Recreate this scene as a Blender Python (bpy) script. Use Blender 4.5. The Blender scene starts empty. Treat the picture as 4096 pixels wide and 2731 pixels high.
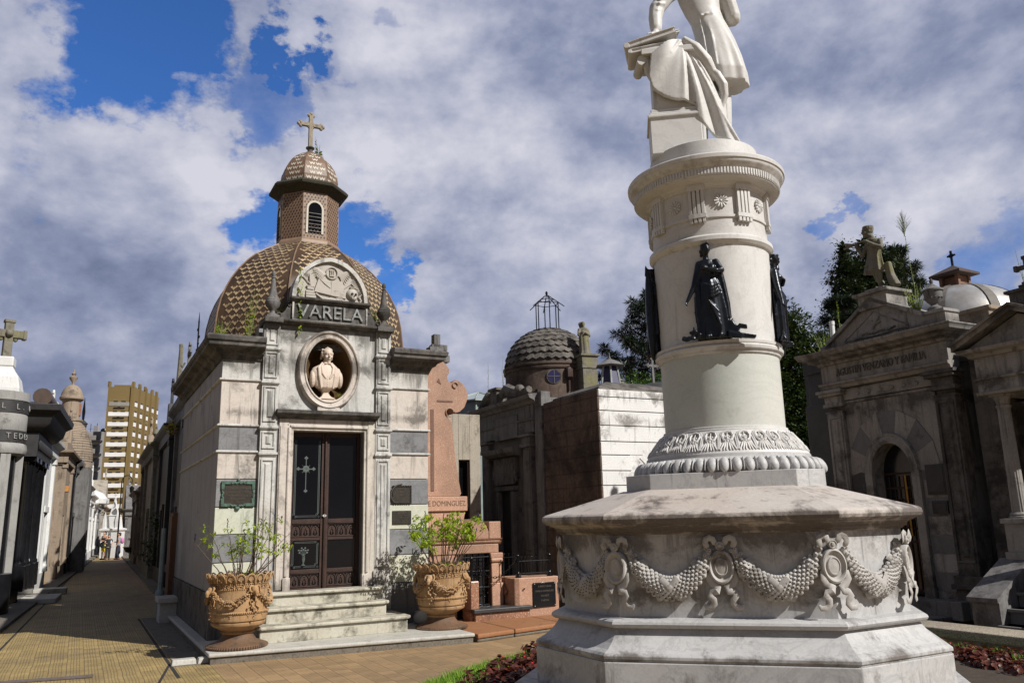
import bpy, math, random
from mathutils import Vector, Matrix, noise
random.seed(7)
SC = bpy.context.scene
COL = SC.collection
PI = math.pi
def rad(a): return math.radians(a)

# ------------------------------------------------------------ mesh builder
class MB:
    def __init__(s, flip=False):
        s.v = []; s.f = []; s.m = []; s.sm = []; s.cm = 0; s.M = None
    def mat(s, i): s.cm = i; return s
    def V(s, p):
        if s.M is not None: p = s.M @ Vector(p)
        s.v.append((p[0], p[1], p[2])); return len(s.v) - 1
    def F(s, idx, smooth=False):
        s.f.append(tuple(idx)); s.m.append(s.cm); s.sm.append(smooth)
    def poly(s, pts, smooth=False): s.F([s.V(p) for p in pts], smooth)
    def b(s, x0, x1, n0, n1, z0, z1, tx=0.0):
        """box in facade coordinates: n is the distance in front of the wall (n = -y)"""
        y0, y1 = -n1, -n0
        i = [s.V(p) for p in ((x0,y0,z0),(x1,y0,z0),(x1,y1,z0),(x0,y1,z0),(x0+tx,y0+tx,z1),(x1-tx,y0+tx,z1),(x1-tx,y1-tx,z1),(x0+tx,y1-tx,z1))]
        for q in ((3,2,1,0),(4,5,6,7),(0,1,5,4),(1,2,6,5),(2,3,7,6),(3,0,4,7)): s.F([i[k] for k in q])
        return s
    def box(s, c, d, rz=0):
        x, y, z = c; a, b_, h = d[0]/2, d[1]/2, d[2]/2
        ca, sa = math.cos(rz), math.sin(rz)
        i = []
        for dz in (-h, h):
            for dx, dy in ((-a,-b_),(a,-b_),(a,b_),(-a,b_)):
                i.append(s.V((x+dx*ca-dy*sa, y+dx*sa+dy*ca, z+dz)))
        for q in ((3,2,1,0),(4,5,6,7),(0,1,5,4),(1,2,6,5),(2,3,7,6),(3,0,4,7)): s.F([i[k] for k in q])
        return s
    def prism(s, pts, z0, z1):
        """pts ccw in xy"""
        n = len(pts); a = [s.V((p[0],p[1],z0)) for p in pts]; c = [s.V((p[0],p[1],z1)) for p in pts]
        s.F(a[::-1]); s.F(c)
        for k in range(n): s.F((a[k], a[(k+1)%n], c[(k+1)%n], c[k]))
        return s
    def slab(s, pts, n0, n1, smooth=False):
        """pts (x,z) ccw seen from the front, extruded from n0 (back) to n1 (front)"""
        n = len(pts); a = [s.V((p[0],-n1,p[1])) for p in pts]; c = [s.V((p[0],-n0,p[1])) for p in pts]
        s.F(a); s.F(c[::-1])
        for k in range(n): s.F((a[k], c[k], c[(k+1)%n], a[(k+1)%n]), smooth)
        return s
    def mould(s, x0, x1, prof):
        """prof (n,z) list going from bottom to top, closed on the wall side by its ends"""
        n = len(prof); a = [s.V((x0,-p[0],p[1])) for p in prof]; c = [s.V((x1,-p[0],p[1])) for p in prof]
        s.F(a[::-1]); s.F(c)
        for k in range(n): s.F((a[k], c[k], c[(k+1)%n], a[(k+1)%n]))
        return s
    def path(s, pts, prof, smooth=False):
        """open moulding along pts (xy), outward = right of travel; prof (offset,z) upward, closed on the wall side"""
        n = len(pts); P = [Vector(p) for p in pts]; nr = []
        for k in range(n-1):
            d = (P[k+1]-P[k]).normalized(); nr.append(Vector((d.y,-d.x)))
        rows = []
        for k in range(n):
            if k == 0: w = nr[0]
            elif k == n-1: w = nr[-1]
            else: w = (nr[k-1]+nr[k]); w = w/(1+nr[k-1].dot(nr[k]))
            rows.append([s.V((P[k].x+w.x*o, P[k].y+w.y*o, z)) for o, z in prof])
        m = len(prof)
        for a, c in zip(rows, rows[1:]):
            for k in range(m): s.F((a[k], c[k], c[(k+1)%m], a[(k+1)%m]), smooth)
        s.F(rows[0][::-1]); s.F(rows[-1])
        return s
    def sweep(s, plan, prof, cap=True, smooth=False):
        """plan: ccw convex xy polygon; prof: (offset,z) upward. offset polygon mitred"""
        n = len(plan); rows = []
        dirs = []
        for k in range(n):
            p, q = Vector(plan[k]), Vector(plan[(k+1)%n]); d = (q-p).normalized(); dirs.append(Vector((d.y, -d.x)))
        for off, z in prof:
            r = []
            for k in range(n):
                n1, n2 = dirs[k-1], dirs[k]; bis = (n1+n2); bis = bis/ (1+n1.dot(n2))
                p = Vector(plan[k]) + bis*off
                r.append(s.V((p.x, p.y, z)))
            rows.append(r)
        for a, c in zip(rows, rows[1:]):
            for k in range(n): s.F((a[k], a[(k+1)%n], c[(k+1)%n], c[k]), smooth)
        if cap: s.F(rows[0][::-1]); s.F(rows[-1])
        return s
    def lathe(s, prof, c=(0,0,0), seg=32, smooth=True, cap=True, a0=0, a1=2*PI):
        full = abs(a1-a0-2*PI) < 1e-4; cnt = seg if full else seg+1; rows = []
        for r, z in prof:
            rows.append([s.V((c[0]+r*math.cos(a0+(a1-a0)*k/seg), c[1]+r*math.sin(a0+(a1-a0)*k/seg), c[2]+z)) for k in range(cnt)])
        for a, d in zip(rows, rows[1:]):
            for k in range(seg):
                j = (k+1) % cnt
                s.F((a[k], a[j], d[j], d[k]), smooth)
        if cap and full: s.F(rows[0][::-1]); s.F(rows[-1])
        return s
    def ball(s, c, r, u=8, v=6, rot=None):
        rx, ry, rz = (r, r, r) if not hasattr(r, '__len__') else r
        rows = []
        R = rot
        for i in range(1, v):
            t = PI*i/v; row = []
            for k in range(u):
                p = Vector((rx*math.sin(t)*math.cos(2*PI*k/u), ry*math.sin(t)*math.sin(2*PI*k/u), -rz*math.cos(t)))
                if R is not None: p = R @ p
                row.append(s.V((c[0]+p.x, c[1]+p.y, c[2]+p.z)))
            rows.append(row)
        bt = Vector((0,0,-rz)); tp = Vector((0,0,rz))
        if R is not None: bt = R @ bt; tp = R @ tp
        B = s.V(Vector(c)+bt); T = s.V(Vector(c)+tp)
        for a, d in zip(rows, rows[1:]):
            for k in range(u): s.F((a[k], a[(k+1)%u], d[(k+1)%u], d[k]), True)
        for k in range(u):
            s.F((B, rows[0][(k+1)%u], rows[0][k]), True); s.F((T, rows[-1][k], rows[-1][(k+1)%u]), True)
        return s
    def tube(s, pts, r, seg=6, cap=True, flat=1.0, updir=None, smooth=True):
        """r: number or list of radii; flat<1 squashes the section along updir"""
        pts = [Vector(p) for p in pts]; n = len(pts)
        rs = r if hasattr(r, '__len__') else [r]*n
        rows = []; up = None
        for i, p in enumerate(pts):
            d = (pts[min(i+1,n-1)] - pts[max(i-1,0)])
            if d.length < 1e-9: d = Vector((0,0,1))
            d.normalize()
            if updir is not None:
                up = Vector(updir); up = (up - d*up.dot(d))
                if up.length < 1e-6: up = d.orthogonal()
                up.normalize()
            elif up is None: up = d.orthogonal().normalized()
            else:
                up = (up - d*up.dot(d))
                up = up.normalized() if up.length > 1e-6 else d.orthogonal().normalized()
            sd = d.cross(up)
            rows.append([s.V(p + (sd*math.cos(2*PI*k/seg) + up*math.sin(2*PI*k/seg)*flat)*rs[i]) for k in range(seg)])
        for a, c in zip(rows, rows[1:]):
            for k in range(seg): s.F((a[k], a[(k+1)%seg], c[(k+1)%seg], c[k]), smooth)
        if cap: s.F(rows[0][::-1]); s.F(rows[-1])
        return s
    def mesh(s, name, mats):
        me = bpy.data.meshes.new(name)
        me.from_pydata(s.v, [], s.f)
        for m in mats: me.materials.append(m)
        me.polygons.foreach_set('material_index', s.m)
        me.polygons.foreach_set('use_smooth', s.sm)
        me.update(); me.validate()
        if any(s.sm): me.set_sharp_from_angle(angle=rad(38))
        return me
    def obj(s, name, mats, parent=None, bev=0, loc=None, rot=None):
        if not isinstance(mats, (list, tuple)): mats = [mats]
        me = s.mesh(name, mats)
        o = bpy.data.objects.new(name, me); COL.objects.link(o)
        if parent is not None: o.parent = parent
        if loc: o.location = loc
        if rot: o.rotation_euler = rot
        if bev:
            m = o.modifiers.new('bevel', 'BEVEL'); m.width = bev; m.segments = 2; m.limit_method = 'ANGLE'; m.angle_limit = rad(35); m.harden_normals = False
        return o

def tag(o, label=None, cat=None, group=None, kind=None):
    if label: o['label'] = label
    if cat: o['category'] = cat
    if group: o['group'] = group
    if kind: o['kind'] = kind
    return o
def thing(name, label, cat, loc=(0,0,0), rz=0, group=None, scale=1):
    o = bpy.data.objects.new(name, None); COL.objects.link(o)
    o.location = loc; o.rotation_euler = (0,0,rad(rz)); o.scale = (scale,)*3; o.empty_display_size = .2
    return tag(o, label, cat, group)
def copy_tree(o, parent=None):
    c = o.copy(); COL.objects.link(c)
    if parent is not None: c.parent = parent
    for ch in [x for x in COL.objects if x.parent is o]: copy_tree(ch, c)
    return c
def frame(ox, oy, ang):
    a = rad(ang)
    def L(u, n, z=0.0): return (ox+u*math.cos(a)+n*math.sin(a), oy+u*math.sin(a)-n*math.cos(a), z)
    return L
def text_mesh(txt, size, depth, sx=1.0):
    cu = bpy.data.curves.new('txt', 'FONT'); cu.body = txt; cu.size = size; cu.extrude = depth; cu.align_x = 'CENTER'; cu.align_y = 'CENTER'
    cu.resolution_u = 3
    o = bpy.data.objects.new('txt', cu); COL.objects.link(o)
    dg = bpy.context.evaluated_depsgraph_get()
    me = bpy.data.meshes.new_from_object(o.evaluated_get(dg))
    bpy.data.objects.remove(o); bpy.data.curves.remove(cu)
    me.transform(Matrix.Diagonal((sx,1,1,1)))
    me.transform(Matrix.Rotation(PI/2, 4, 'X'))
    return me
def text(name, txt, size, depth, mat, parent, x, n, z, sx=1.0, rz=0, bev=0, label=None):
    me = text_mesh(txt, size, depth, sx); me.materials.clear(); me.materials.append(mat)
    o = bpy.data.objects.new(name, me); COL.objects.link(o); o.parent = parent; o.location = (x, -n, z)
    if rz: o.rotation_euler = (0,0,rz)
    if label: o['label'] = label
    return o
def sculpt(mb, name, mats, parent=None, voxel=.01, smooth=2, loc=None, rot=None):
    """fuse overlapping closed shapes into ONE continuous skin"""
    me = mb.mesh(name, mats if isinstance(mats,(list,tuple)) else [mats])
    o = bpy.data.objects.new(name, me); COL.objects.link(o)
    m = o.modifiers.new('r', 'REMESH'); m.mode = 'VOXEL'; m.voxel_size = voxel; m.use_smooth_shade = True
    if smooth:
        q = o.modifiers.new('s', 'SMOOTH'); q.factor = .5; q.iterations = smooth
    dg = bpy.context.evaluated_depsgraph_get()
    m2 = bpy.data.meshes.new_from_object(o.evaluated_get(dg)); m2.name = name
    o.modifiers.clear(); o.data = m2; bpy.data.meshes.remove(me)
    if not m2.materials: m2.materials.append(mats if not isinstance(mats,(list,tuple)) else mats[0])
    if parent is not None: o.parent = parent
    if loc: o.location = loc
    if rot: o.rotation_euler = rot
    return o
def limb(mb, pts, rs, seg=10):
    mb.tube(pts, rs, seg)
    for p, r in zip(pts, rs): mb.ball(p, r*1.0, 8, 6)
def drape(mb, rows, nf, amp, seg=48, ph=0.0, cx=0, cy=0):
    """rows (z, x, y, rx, ry, amp factor): folded cloth body"""
    R = []
    for z, x, y, rx, ry, k in rows:
        row = []
        for i in range(seg):
            a = 2*PI*i/seg
            w = 1 + amp*k*(math.sin(nf*a+ph+z*1.3) + .5*math.sin(nf*1.7*a+1.3+ph))
            row.append(mb.V((x+rx*w*math.cos(a), y+ry*w*math.sin(a), z)))
        R.append(row)
    for a, c in zip(R, R[1:]):
        for k in range(seg): mb.F((a[k], a[(k+1)%seg], c[(k+1)%seg], c[k]), True)
    mb.F(R[0][::-1]); mb.F(R[-1])

# ------------------------------------------------------------ materials
def newmat(name):
    m = bpy.data.materials.new(name); m.use_nodes = True
    nt = m.node_tree; b = nt.nodes['Principled BSDF']; return m, nt, b
def N(nt, t, **kw):
    n = nt.nodes.new(t)
    for k, v in kw.items():
        if k in n.inputs: n.inputs[k].default_value = v
        else: setattr(n, k, v)
    return n
def ramp(nt, fac, stops):
    r = nt.nodes.new('ShaderNodeValToRGB'); e = r.color_ramp.elements
    while len(e) < len(stops): e.new(.5)
    for i, (p, c) in enumerate(stops):
        e[i].position = p; e[i].color = (c, c, c, 1) if not hasattr(c, '__len__') else (*c, 1)
    nt.links.new(fac, r.inputs[0]); return r.outputs[0]
def mixc(nt, fac, a, b, mode='MIX'):
    m = nt.nodes.new('ShaderNodeMix'); m.data_type = 'RGBA'; m.blend_type = mode
    for inp, v in ((m.inputs[0], fac), (m.inputs[6], a), (m.inputs[7], b)):
        if hasattr(v, 'is_output'): nt.links.new(v, inp)
        elif hasattr(v, '__len__'): inp.default_value = (*v, 1)
        else: inp.default_value = v
    return m.outputs[2]
def mth(nt, op, a, b=0.0, c=None):
    m = nt.nodes.new('ShaderNodeMath'); m.operation = op
    for i, v in enumerate((a, b) if c is None else (a, b, c)):
        if hasattr(v, 'is_output'): nt.links.new(v, m.inputs[i])
        else: m.inputs[i].default_value = v
    return m.outputs[0]
def noise_(nt, vec, scale, detail=5, rough=.6, dist=0.0):
    n = N(nt, 'ShaderNodeTexNoise', Scale=scale, Detail=detail, Roughness=rough, Distortion=dist)
    nt.links.new(vec, n.inputs['Vector']); return n.outputs[0]
def coords(nt, scale=(1,1,1), rnd=True):
    tc = N(nt, 'ShaderNodeTexCoord'); mp = N(nt, 'ShaderNodeMapping'); mp.inputs['Scale'].default_value = scale
    nt.links.new(tc.outputs['Object'], mp.inputs[0])
    if rnd:
        oi = N(nt, 'ShaderNodeObjectInfo'); cb = N(nt, 'ShaderNodeCombineXYZ')
        r = mth(nt, 'MULTIPLY', oi.outputs['Random'], 37.0)
        nt.links.new(r, cb.inputs[0]); nt.links.new(r, cb.inputs[1])
        nt.links.new(cb.outputs[0], mp.inputs['Location'])
    return mp.outputs[0]
MATS = {}
def stone(name, c1, c2, stain=(.05,.045,.04), sa=.5, streak=.4, rough=.75, bump=.25, scale=2.2, tint=None, ta=.5, vein=0.0, fine=40, spec=.3, grime=()):
    """weathered stone. sa: how much of the surface the dark patches cover, streak: vertical runs"""
    KA = .80; c1 = tuple(x*KA for x in c1); c2 = tuple(x*KA for x in c2); tint = tuple(x*KA for x in tint) if tint else None
    m, nt, b = newmat(name); v = coords(nt)
    n1 = noise_(nt, v, scale, 6, .62, .4)
    col = mixc(nt, ramp(nt, n1, [(.3,0),(.72,1)]), c1, c2)
    if tint is not None:
        n0 = noise_(nt, v, scale*.45, 4, .55)
        col = mixc(nt, mth(nt,'MULTIPLY',ramp(nt, n0, [(.5,0),(.68,1)]), ta), col, tint)
    if vein:
        nv = noise_(nt, v, scale*1.6, 8, .7, 1.6)
        f = ramp(nt, nv, [(.46,0),(.5,1),(.54,0)])
        col = mixc(nt, mth(nt,'MULTIPLY',f,vein), col, tuple(x*.45 for x in c1))
    n2 = noise_(nt, v, scale*1.1, 9, .72, .3)
    n3 = noise_(nt, coords(nt, (7,7,.55)), 1.3, 6, .7)
    if grime:
        tcg = N(nt,'ShaderNodeTexCoord'); spg = N(nt,'ShaderNodeSeparateXYZ'); nt.links.new(tcg.outputs['Object'], spg.inputs[0]); hot = None
        for zc, wd, am in grime:
            dz = mth(nt,'ABSOLUTE', mth(nt,'SUBTRACT', spg.outputs[2], zc)); mr = N(nt,'ShaderNodeMapRange'); mr.interpolation_type = 'SMOOTHSTEP'; nt.links.new(dz, mr.inputs[0]); mr.inputs[1].default_value = wd; mr.inputs[2].default_value = 0; mr.inputs[3].default_value = 0; mr.inputs[4].default_value = am
            hot = mr.outputs[0] if hot is None else mth(nt,'MAXIMUM', hot, mr.outputs[0])
        n2 = mth(nt,'ADD', n2, hot); n3 = mth(nt,'ADD', n3, mth(nt,'MULTIPLY',hot,.8))
    mk = ramp(nt, n2, [(.66-.34*sa,0),(.76-.28*sa,1)])
    ms = ramp(nt, n3, [(.64-.26*streak,0),(.80-.28*streak,1)])
    nf = noise_(nt, v, fine, 4, .7)
    grain = ramp(nt, nf, [(.3,1-.9*bump),(.7,1.04)])
    mask = mth(nt,'MULTIPLY', mth(nt,'MAXIMUM', mth(nt,'MULTIPLY',mk,.85), mth(nt,'MULTIPLY',ms,.75)), ramp(nt, nf, [(.25,.75),(.55,1)]))
    col = mixc(nt, mask, col, stain)
    col = mixc(nt, 1.0, col, grain, 'MULTIPLY')
    nt.links.new(col, b.inputs['Base Color'])
    b.inputs['Roughness'].default_value = rough; b.inputs['Specular IOR Level'].default_value = spec
    bp = N(nt, 'ShaderNodeBump', Strength=bump, Distance=.012); hh = mth(nt,'ADD', mth(nt,'MULTIPLY',nf,.5), mth(nt,'MULTIPLY',n2,1.0))
    nt.links.new(hh, bp.inputs['Height']); nt.links.new(bp.outputs[0], b.inputs['Normal'])
    MATS[name] = m; return m
def granite(name, c1, c2, c3, rough=.45, scale=90, stain=.15):
    m, nt, b = newmat(name); v = coords(nt)
    vo = N(nt, 'ShaderNodeTexVoronoi', Scale=scale); nt.links.new(v, vo.inputs['Vector'])
    bw = N(nt, 'ShaderNodeSeparateColor'); nt.links.new(vo.outputs['Color'], bw.inputs[0])
    col = mixc(nt, ramp(nt, bw.outputs[0], [(.55,0),(.6,1)]), c1, c2)
    col = mixc(nt, ramp(nt, bw.outputs[1], [(.9,0),(.92,1)]), col, c3)
    n2 = noise_(nt, coords(nt,(3,3,.8)), 1.1, 7, .7)
    col = mixc(nt, ramp(nt, n2, [(.68-.3*stain,0),(.95-.3*stain,.8)]), col, (.06,.04,.03))
    n3 = noise_(nt, v, .9, 4, .6); col = mixc(nt, 1.0, col, ramp(nt, n3, [(.3,.62),(.7,1.1)]), 'MULTIPLY')
    nt.links.new(col, b.inputs['Base Color']); b.inputs['Roughness'].default_value = rough
    MATS[name] = m; return m
def plain(name, c, rough=.6, metal=0.0, var=.3, scale=8, c2=None, bump=.1, spec=.5):
    m, nt, b = newmat(name); v = coords(nt)
    n1 = noise_(nt, v, scale, 5, .65)
    c2 = c2 or tuple(x*(1-var) for x in c)
    col = mixc(nt, ramp(nt, n1, [(.35,0),(.68,1)]), c, c2)
    nt.links.new(col, b.inputs['Base Color']); b.inputs['Roughness'].default_value = rough; b.inputs['Metallic'].default_value = metal
    b.inputs['Specular IOR Level'].default_value = spec
    if bump:
        bp = N(nt, 'ShaderNodeBump', Strength=bump, Distance=.01); nt.links.new(noise_(nt, v, scale*5, 3), bp.inputs['Height']); nt.links.new(bp.outputs[0], b.inputs['Normal'])
    MATS[name] = m; return m
def leafmat(name, c1, c2, tr=.35):
    m, nt, b = newmat(name)
    g = N(nt, 'ShaderNodeNewGeometry'); r = g.outputs['Random Per Island']
    col = mixc(nt, r, c1, c2); nt.links.new(col, b.inputs['Base Color']); b.inputs['Roughness'].default_value = .5
    t = N(nt, 'ShaderNodeBsdfTranslucent'); nt.links.new(col, t.inputs[0]); mx = N(nt, 'ShaderNodeMixShader'); mx.inputs[0].default_value = tr
    nt.links.new(b.outputs[0], mx.inputs[1]); nt.links.new(t.outputs[0], mx.inputs[2]); nt.links.new(mx.outputs[0], nt.nodes['Material Output'].inputs[0])
    MATS[name] = m; return m

# setting-wide materials
VG = ((4.80,.34,.15),(4.18,.28,.14),(3.38,.12,.12),(.78,.2,.10),(.2,.3,.10))
M_marble   = stone('marble_weathered', (.66,.65,.62), (.52,.51,.48), (.05,.045,.038), .40, .50, .55, .15, 1.6, tint=(.60,.51,.42), ta=.4, vein=.25, grime=VG)
M_marbleV  = stone('marble_shaded_side', (.40,.38,.35), (.27,.255,.235), (.035,.031,.027), .42, .5, .7, .2, 1.6, tint=(.27,.23,.205), ta=.5, vein=.2, grime=((4.12,.10,.10),(3.3,.2,.10),(4.35,.15,.12),(.6,.3,.1)))  # dirty marble, base colour darkened further for the tombs in shade
M_marbleP  = stone('marble_pink', (.64,.585,.53), (.60,.52,.45), (.07,.06,.05), .36, .42, .55, .12, 1.5, tint=(.58,.56,.46), ta=.5, vein=.2, grime=VG)
M_marbleG  = stone('marble_grey', (.27,.27,.275), (.195,.197,.205), (.05,.048,.045), .30, .35, .5, .1, 2.2, vein=.5)
M_marbleY  = stone('marble_cream', (.64,.62,.48), (.58,.60,.50), (.10,.10,.07), .2, .25, .55, .1, 1.4, tint=(.55,.64,.54), ta=.6, vein=.2)
M_marbleD  = stone('marble_soot', (.19,.175,.16), (.105,.096,.088), (.02,.018,.016), .62, .55, .8, .3, 2.4)
M_white    = stone('marble_monument', (.58,.575,.57), (.45,.445,.44), (.09,.075,.065), .20, .22, .5, .1, 1.4, tint=(.52,.475,.44), ta=.45, vein=.35, grime=((1.54,.32,.17),(1.06,.14,.10),(.62,.06,.12),(.3,.4,.08)))
M_whiteCol = stone('marble_drum', (.70,.69,.67), (.61,.60,.58), (.27,.25,.22), .10, .14, .5, .07, .9, tint=(.58,.55,.52), ta=.45, vein=.2, grime=((5.05,.06,.16),(4.27,.05,.12),(3.22,.05,.12)))
M_whiteD   = stone('marble_lichen', (.52,.46,.42), (.60,.56,.51), (.055,.042,.036), .40, .22, .65, .2, 1.9, tint=(.52,.435,.375), ta=.6, grime=((1.66,.09,.16),(1.58,.07,.20)))
M_relief   = stone('marble_relief', (.44,.40,.35), (.54,.50,.44), (.08,.065,.05), .22, .1, .6, .15, 3.0)
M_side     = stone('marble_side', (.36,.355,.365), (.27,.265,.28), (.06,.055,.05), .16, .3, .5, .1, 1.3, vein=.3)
M_step     = stone('marble_step', (.60,.57,.48), (.50,.46,.36), (.06,.055,.04), .50, .3, .6, .2, 3.0)
M_bust     = stone('marble_bust', (.68,.56,.46), (.58,.48,.40), (.16,.12,.09), .12, .1, .55, .06, 5)
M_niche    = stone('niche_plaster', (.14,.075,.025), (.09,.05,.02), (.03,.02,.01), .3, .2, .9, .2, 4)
M_stucco   = stone('stucco_beige', (.48,.42,.34), (.40,.36,.30), (.08,.07,.055), .36, .36, .85, .3, 1.5, tint=(.50,.36,.24), ta=.5)
M_stuccoP  = stone('stucco_pinkish', (.40,.31,.23), (.34,.27,.20), (.05,.045,.035), .38, .4, .85, .35, 1.6)
M_stuccoW  = stone('stucco_white', (.92,.91,.89), (.80,.79,.77), (.16,.145,.13), .26, .2, .8, .25, 1.8, grime=((3.95,.25,.13),(3.45,.25,.11)))
M_brown    = stone('stucco_brown', (.19,.135,.105), (.13,.095,.078), (.022,.018,.015), .58, .45, .9, .5, .8, fine=14)
M_dome     = stone('dome_stone', (.17,.15,.13), (.24,.22,.20), (.03,.026,.022), .6, .3, .9, .5, 3)
M_grey     = stone('stone_grey', (.25,.24,.235), (.165,.16,.155), (.045,.04,.038), .42, .5, .8, .3, 2)
M_lime     = stone('stone_statue', (.26,.24,.20), (.18,.165,.13), (.075,.07,.04), .40, .25, .85, .3, 6, tint=(.25,.235,.08), ta=.6)
M_concrete = stone('kerb_concrete', (.25,.22,.18), (.19,.165,.13), (.06,.05,.04), .35, .2, .9, .5, 5)
M_kerb     = stone('kerb_white', (.62,.60,.54), (.5,.48,.43), (.13,.12,.10), .2, .1, .7, .3, 4)
M_kerbO    = stone('kerb_orange', (.38,.19,.09), (.33,.14,.06), (.08,.05,.03), .25, .1, .75, .3, 3)
M_black    = plain('polished_black_stone', (.012,.012,.014), .18, 0, .4, 5, spec=.6, bump=0)
M_darkS    = stone('dark_granite', (.06,.058,.058), (.035,.034,.036), (.015,.015,.015), .3, .2, .5, .2, 4)
M_pink     = granite('pink_granite', (.40,.225,.145), (.34,.185,.12), (.52,.36,.26), .6, 110, .25)
M_pinkD    = granite('pink_granite_polished', (.30,.15,.09), (.23,.105,.065), (.45,.34,.26), .35, 75, .4)
M_bench    = granite('bench_granite', (.33,.28,.21), (.20,.17,.13), (.45,.40,.33), .8, 110, .3)
M_terra    = stone('terracotta', (.51,.315,.155), (.41,.24,.11), (.12,.075,.045), .36, .36, .8, .25, 3.5, tint=(.58,.42,.26), ta=.45)
M_terraD   = stone('terracotta_dark', (.15,.095,.06), (.20,.11,.06), (.05,.04,.035), .4, .1, .7, .3, 6)
M_bronze   = plain('black_bronze', (.010,.012,.017), .3, .55, .3, 14, c2=(.02,.024,.03), bump=.05)
M_patina   = plain('green_bronze', (.045,.055,.04), .6, .3, .2, 18, c2=(.07,.16,.115), bump=.4)
M_plaq     = plain('brown_bronze', (.055,.045,.035), .45, .6, .2, 20, c2=(.03,.027,.024), bump=.3)
M_iron     = plain('black_iron', (.008,.008,.009), .22, .3, .2, 20, bump=.05)
M_rust     = plain('rusty_iron', (.050,.022,.015), .6, .3, .2, 9, c2=(.024,.014,.011), bump=.3)
M_glass    = plain('dark_glass', (.004,.004,.005), .12, 0, .2, 3, bump=0, spec=.25)
M_etch     = plain('etched_glass', (.07,.085,.08), .6, 0, .2, 20, bump=0)
M_stem     = plain('stem', (.09,.055,.04), .8, 0, .3, 30, bump=.2)
M_stemG    = plain('weed_stem', (.16,.19,.06), .7, 0, .3, 30, bump=0)
M_bark     = plain('bark', (.07,.05,.035), .9, 0, .4, 10, bump=.6)
M_soil     = plain('soil', (.05,.035,.022), .95, 0, .4, 12, bump=.8)
M_leafY    = leafmat('leaf_yellow_green', (.42,.50,.02), (.20,.34,.02), .5)
M_leafG    = leafmat('leaf_weed', (.20,.24,.04), (.11,.16,.03))
M_leafD    = leafmat('leaf_cypress', (.010,.022,.007), (.030,.050,.010), .12)
M_leafA    = leafmat('leaf_araucaria', (.010,.020,.010), (.028,.048,.022), .15)
M_leafB    = leafmat('leaf_bush', (.05,.11,.012), (.09,.17,.018), .3)
M_leafT    = leafmat('leaf_tree', (.015,.035,.010), (.055,.085,.014), .2)
M_grass    = leafmat('grass_blades', (.10,.24,.012), (.24,.38,.03), .4)
M_red      = leafmat('begonia_leaves', (.055,.012,.010), (.13,.030,.012), .25)
M_redf     = plain('begonia_flower', (.55,.02,.03), .5, 0, .2, 20, bump=0)
M_flowerP  = plain('sage_flower', (.035,.025,.09), .6, 0, .2, 20, bump=0)
M_flowerW  = plain('small_white_flower', (.6,.65,.8), .6, 0, .2, 20, bump=0)

# ------------------------------------------------------------ camera
F_, H_ = 1850.0, 1.7
th, rho = rad(12.42), rad(1.49)
R0 = Vector((1,0,0)); FW = Vector((0,math.cos(th),math.sin(th))); U0 = Vector((0,-math.sin(th),math.cos(th)))
RR = R0*math.cos(rho) - U0*math.sin(rho); UU = R0*math.sin(rho) + U0*math.cos(rho)
cam = bpy.data.cameras.new('camera'); co = bpy.data.objects.new('camera', cam); COL.objects.link(co)
m4 = Matrix(((RR.x,UU.x,-FW.x,0),(RR.y,UU.y,-FW.y,0),(RR.z,UU.z,-FW.z,0),(0,0,0,1)))
co.matrix_world = Matrix.Translation((0,0,H_)) @ m4
cam.sensor_width = 36; cam.lens = 36*F_/2352; cam.clip_end = 3000; cam.clip_start = .05
SC.camera = co

# ------------------------------------------------------------ light and sky
SUN_AZ, SUN_EL = -33.0, 40.0
sd = Vector((math.cos(rad(SUN_AZ))*math.cos(rad(SUN_EL)), math.sin(rad(SUN_AZ))*math.cos(rad(SUN_EL)), math.sin(rad(SUN_EL))))
sl = bpy.data.lights.new('sun', 'SUN'); sl.energy = 5.0; sl.angle = rad(.53); sl.color = (1.0,.965,.91)
so = bpy.data.objects.new('sun', sl); COL.objects.link(so); so.rotation_euler = sd.to_track_quat('Z','Y').to_euler(); so.location = (10,-10,20)
W = bpy.data.worlds.new('World'); SC.world = W; W.use_nodes = True
nt = W.node_tree; bg = nt.nodes['Background']; bg.inputs[1].default_value = .1
sky = N(nt, 'ShaderNodeTexSky'); sky.sky_type = 'NISHITA'; sky.sun_disc = False; sky.sun_elevation = rad(SUN_EL); sky.sun_rotation = rad(90-SUN_AZ)
sky.dust_density = .3; sky.ozone_density = 2.5; sky.air_density = 1.0
tc = N(nt, 'ShaderNodeTexCoord'); D = tc.outputs['Generated']
sep = N(nt, 'ShaderNodeSeparateXYZ'); nt.links.new(D, sep.inputs[0])
mpw = N(nt,'ShaderNodeMapping'); nt.links.new(D, mpw.inputs[0]); mpw.inputs['Scale'].default_value = (1,1,1.45)
P_ = mpw.outputs[0]
nA = noise_(nt, P_, 2.6, 10, .58, .08)       # cover
nB = noise_(nt, P_, 4.7, 12, .57, .12)      # puffs
nC = noise_(nt, P_, 1.9, 5, .55)            # broad light and dark
nD = noise_(nt, P_, 17.0, 8, .6, 0.0)
sh = N(nt,'ShaderNodeVectorMath'); sh.operation = 'ADD'; nt.links.new(P_, sh.inputs[0]); sh.inputs[1].default_value = (.030,-.012,.040)
nB2 = noise_(nt, sh.outputs[0], 4.7, 12, .57, .12)
rel = mth(nt,'MULTIPLY', mth(nt,'SUBTRACT', nB, nB2), .34)       # lit and shaded sides of the puffs
def dirpix(x, y): return (FW + RR*((x-1176)/F_) - UU*((y-784)/F_)).normalized()
gap = None
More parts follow.
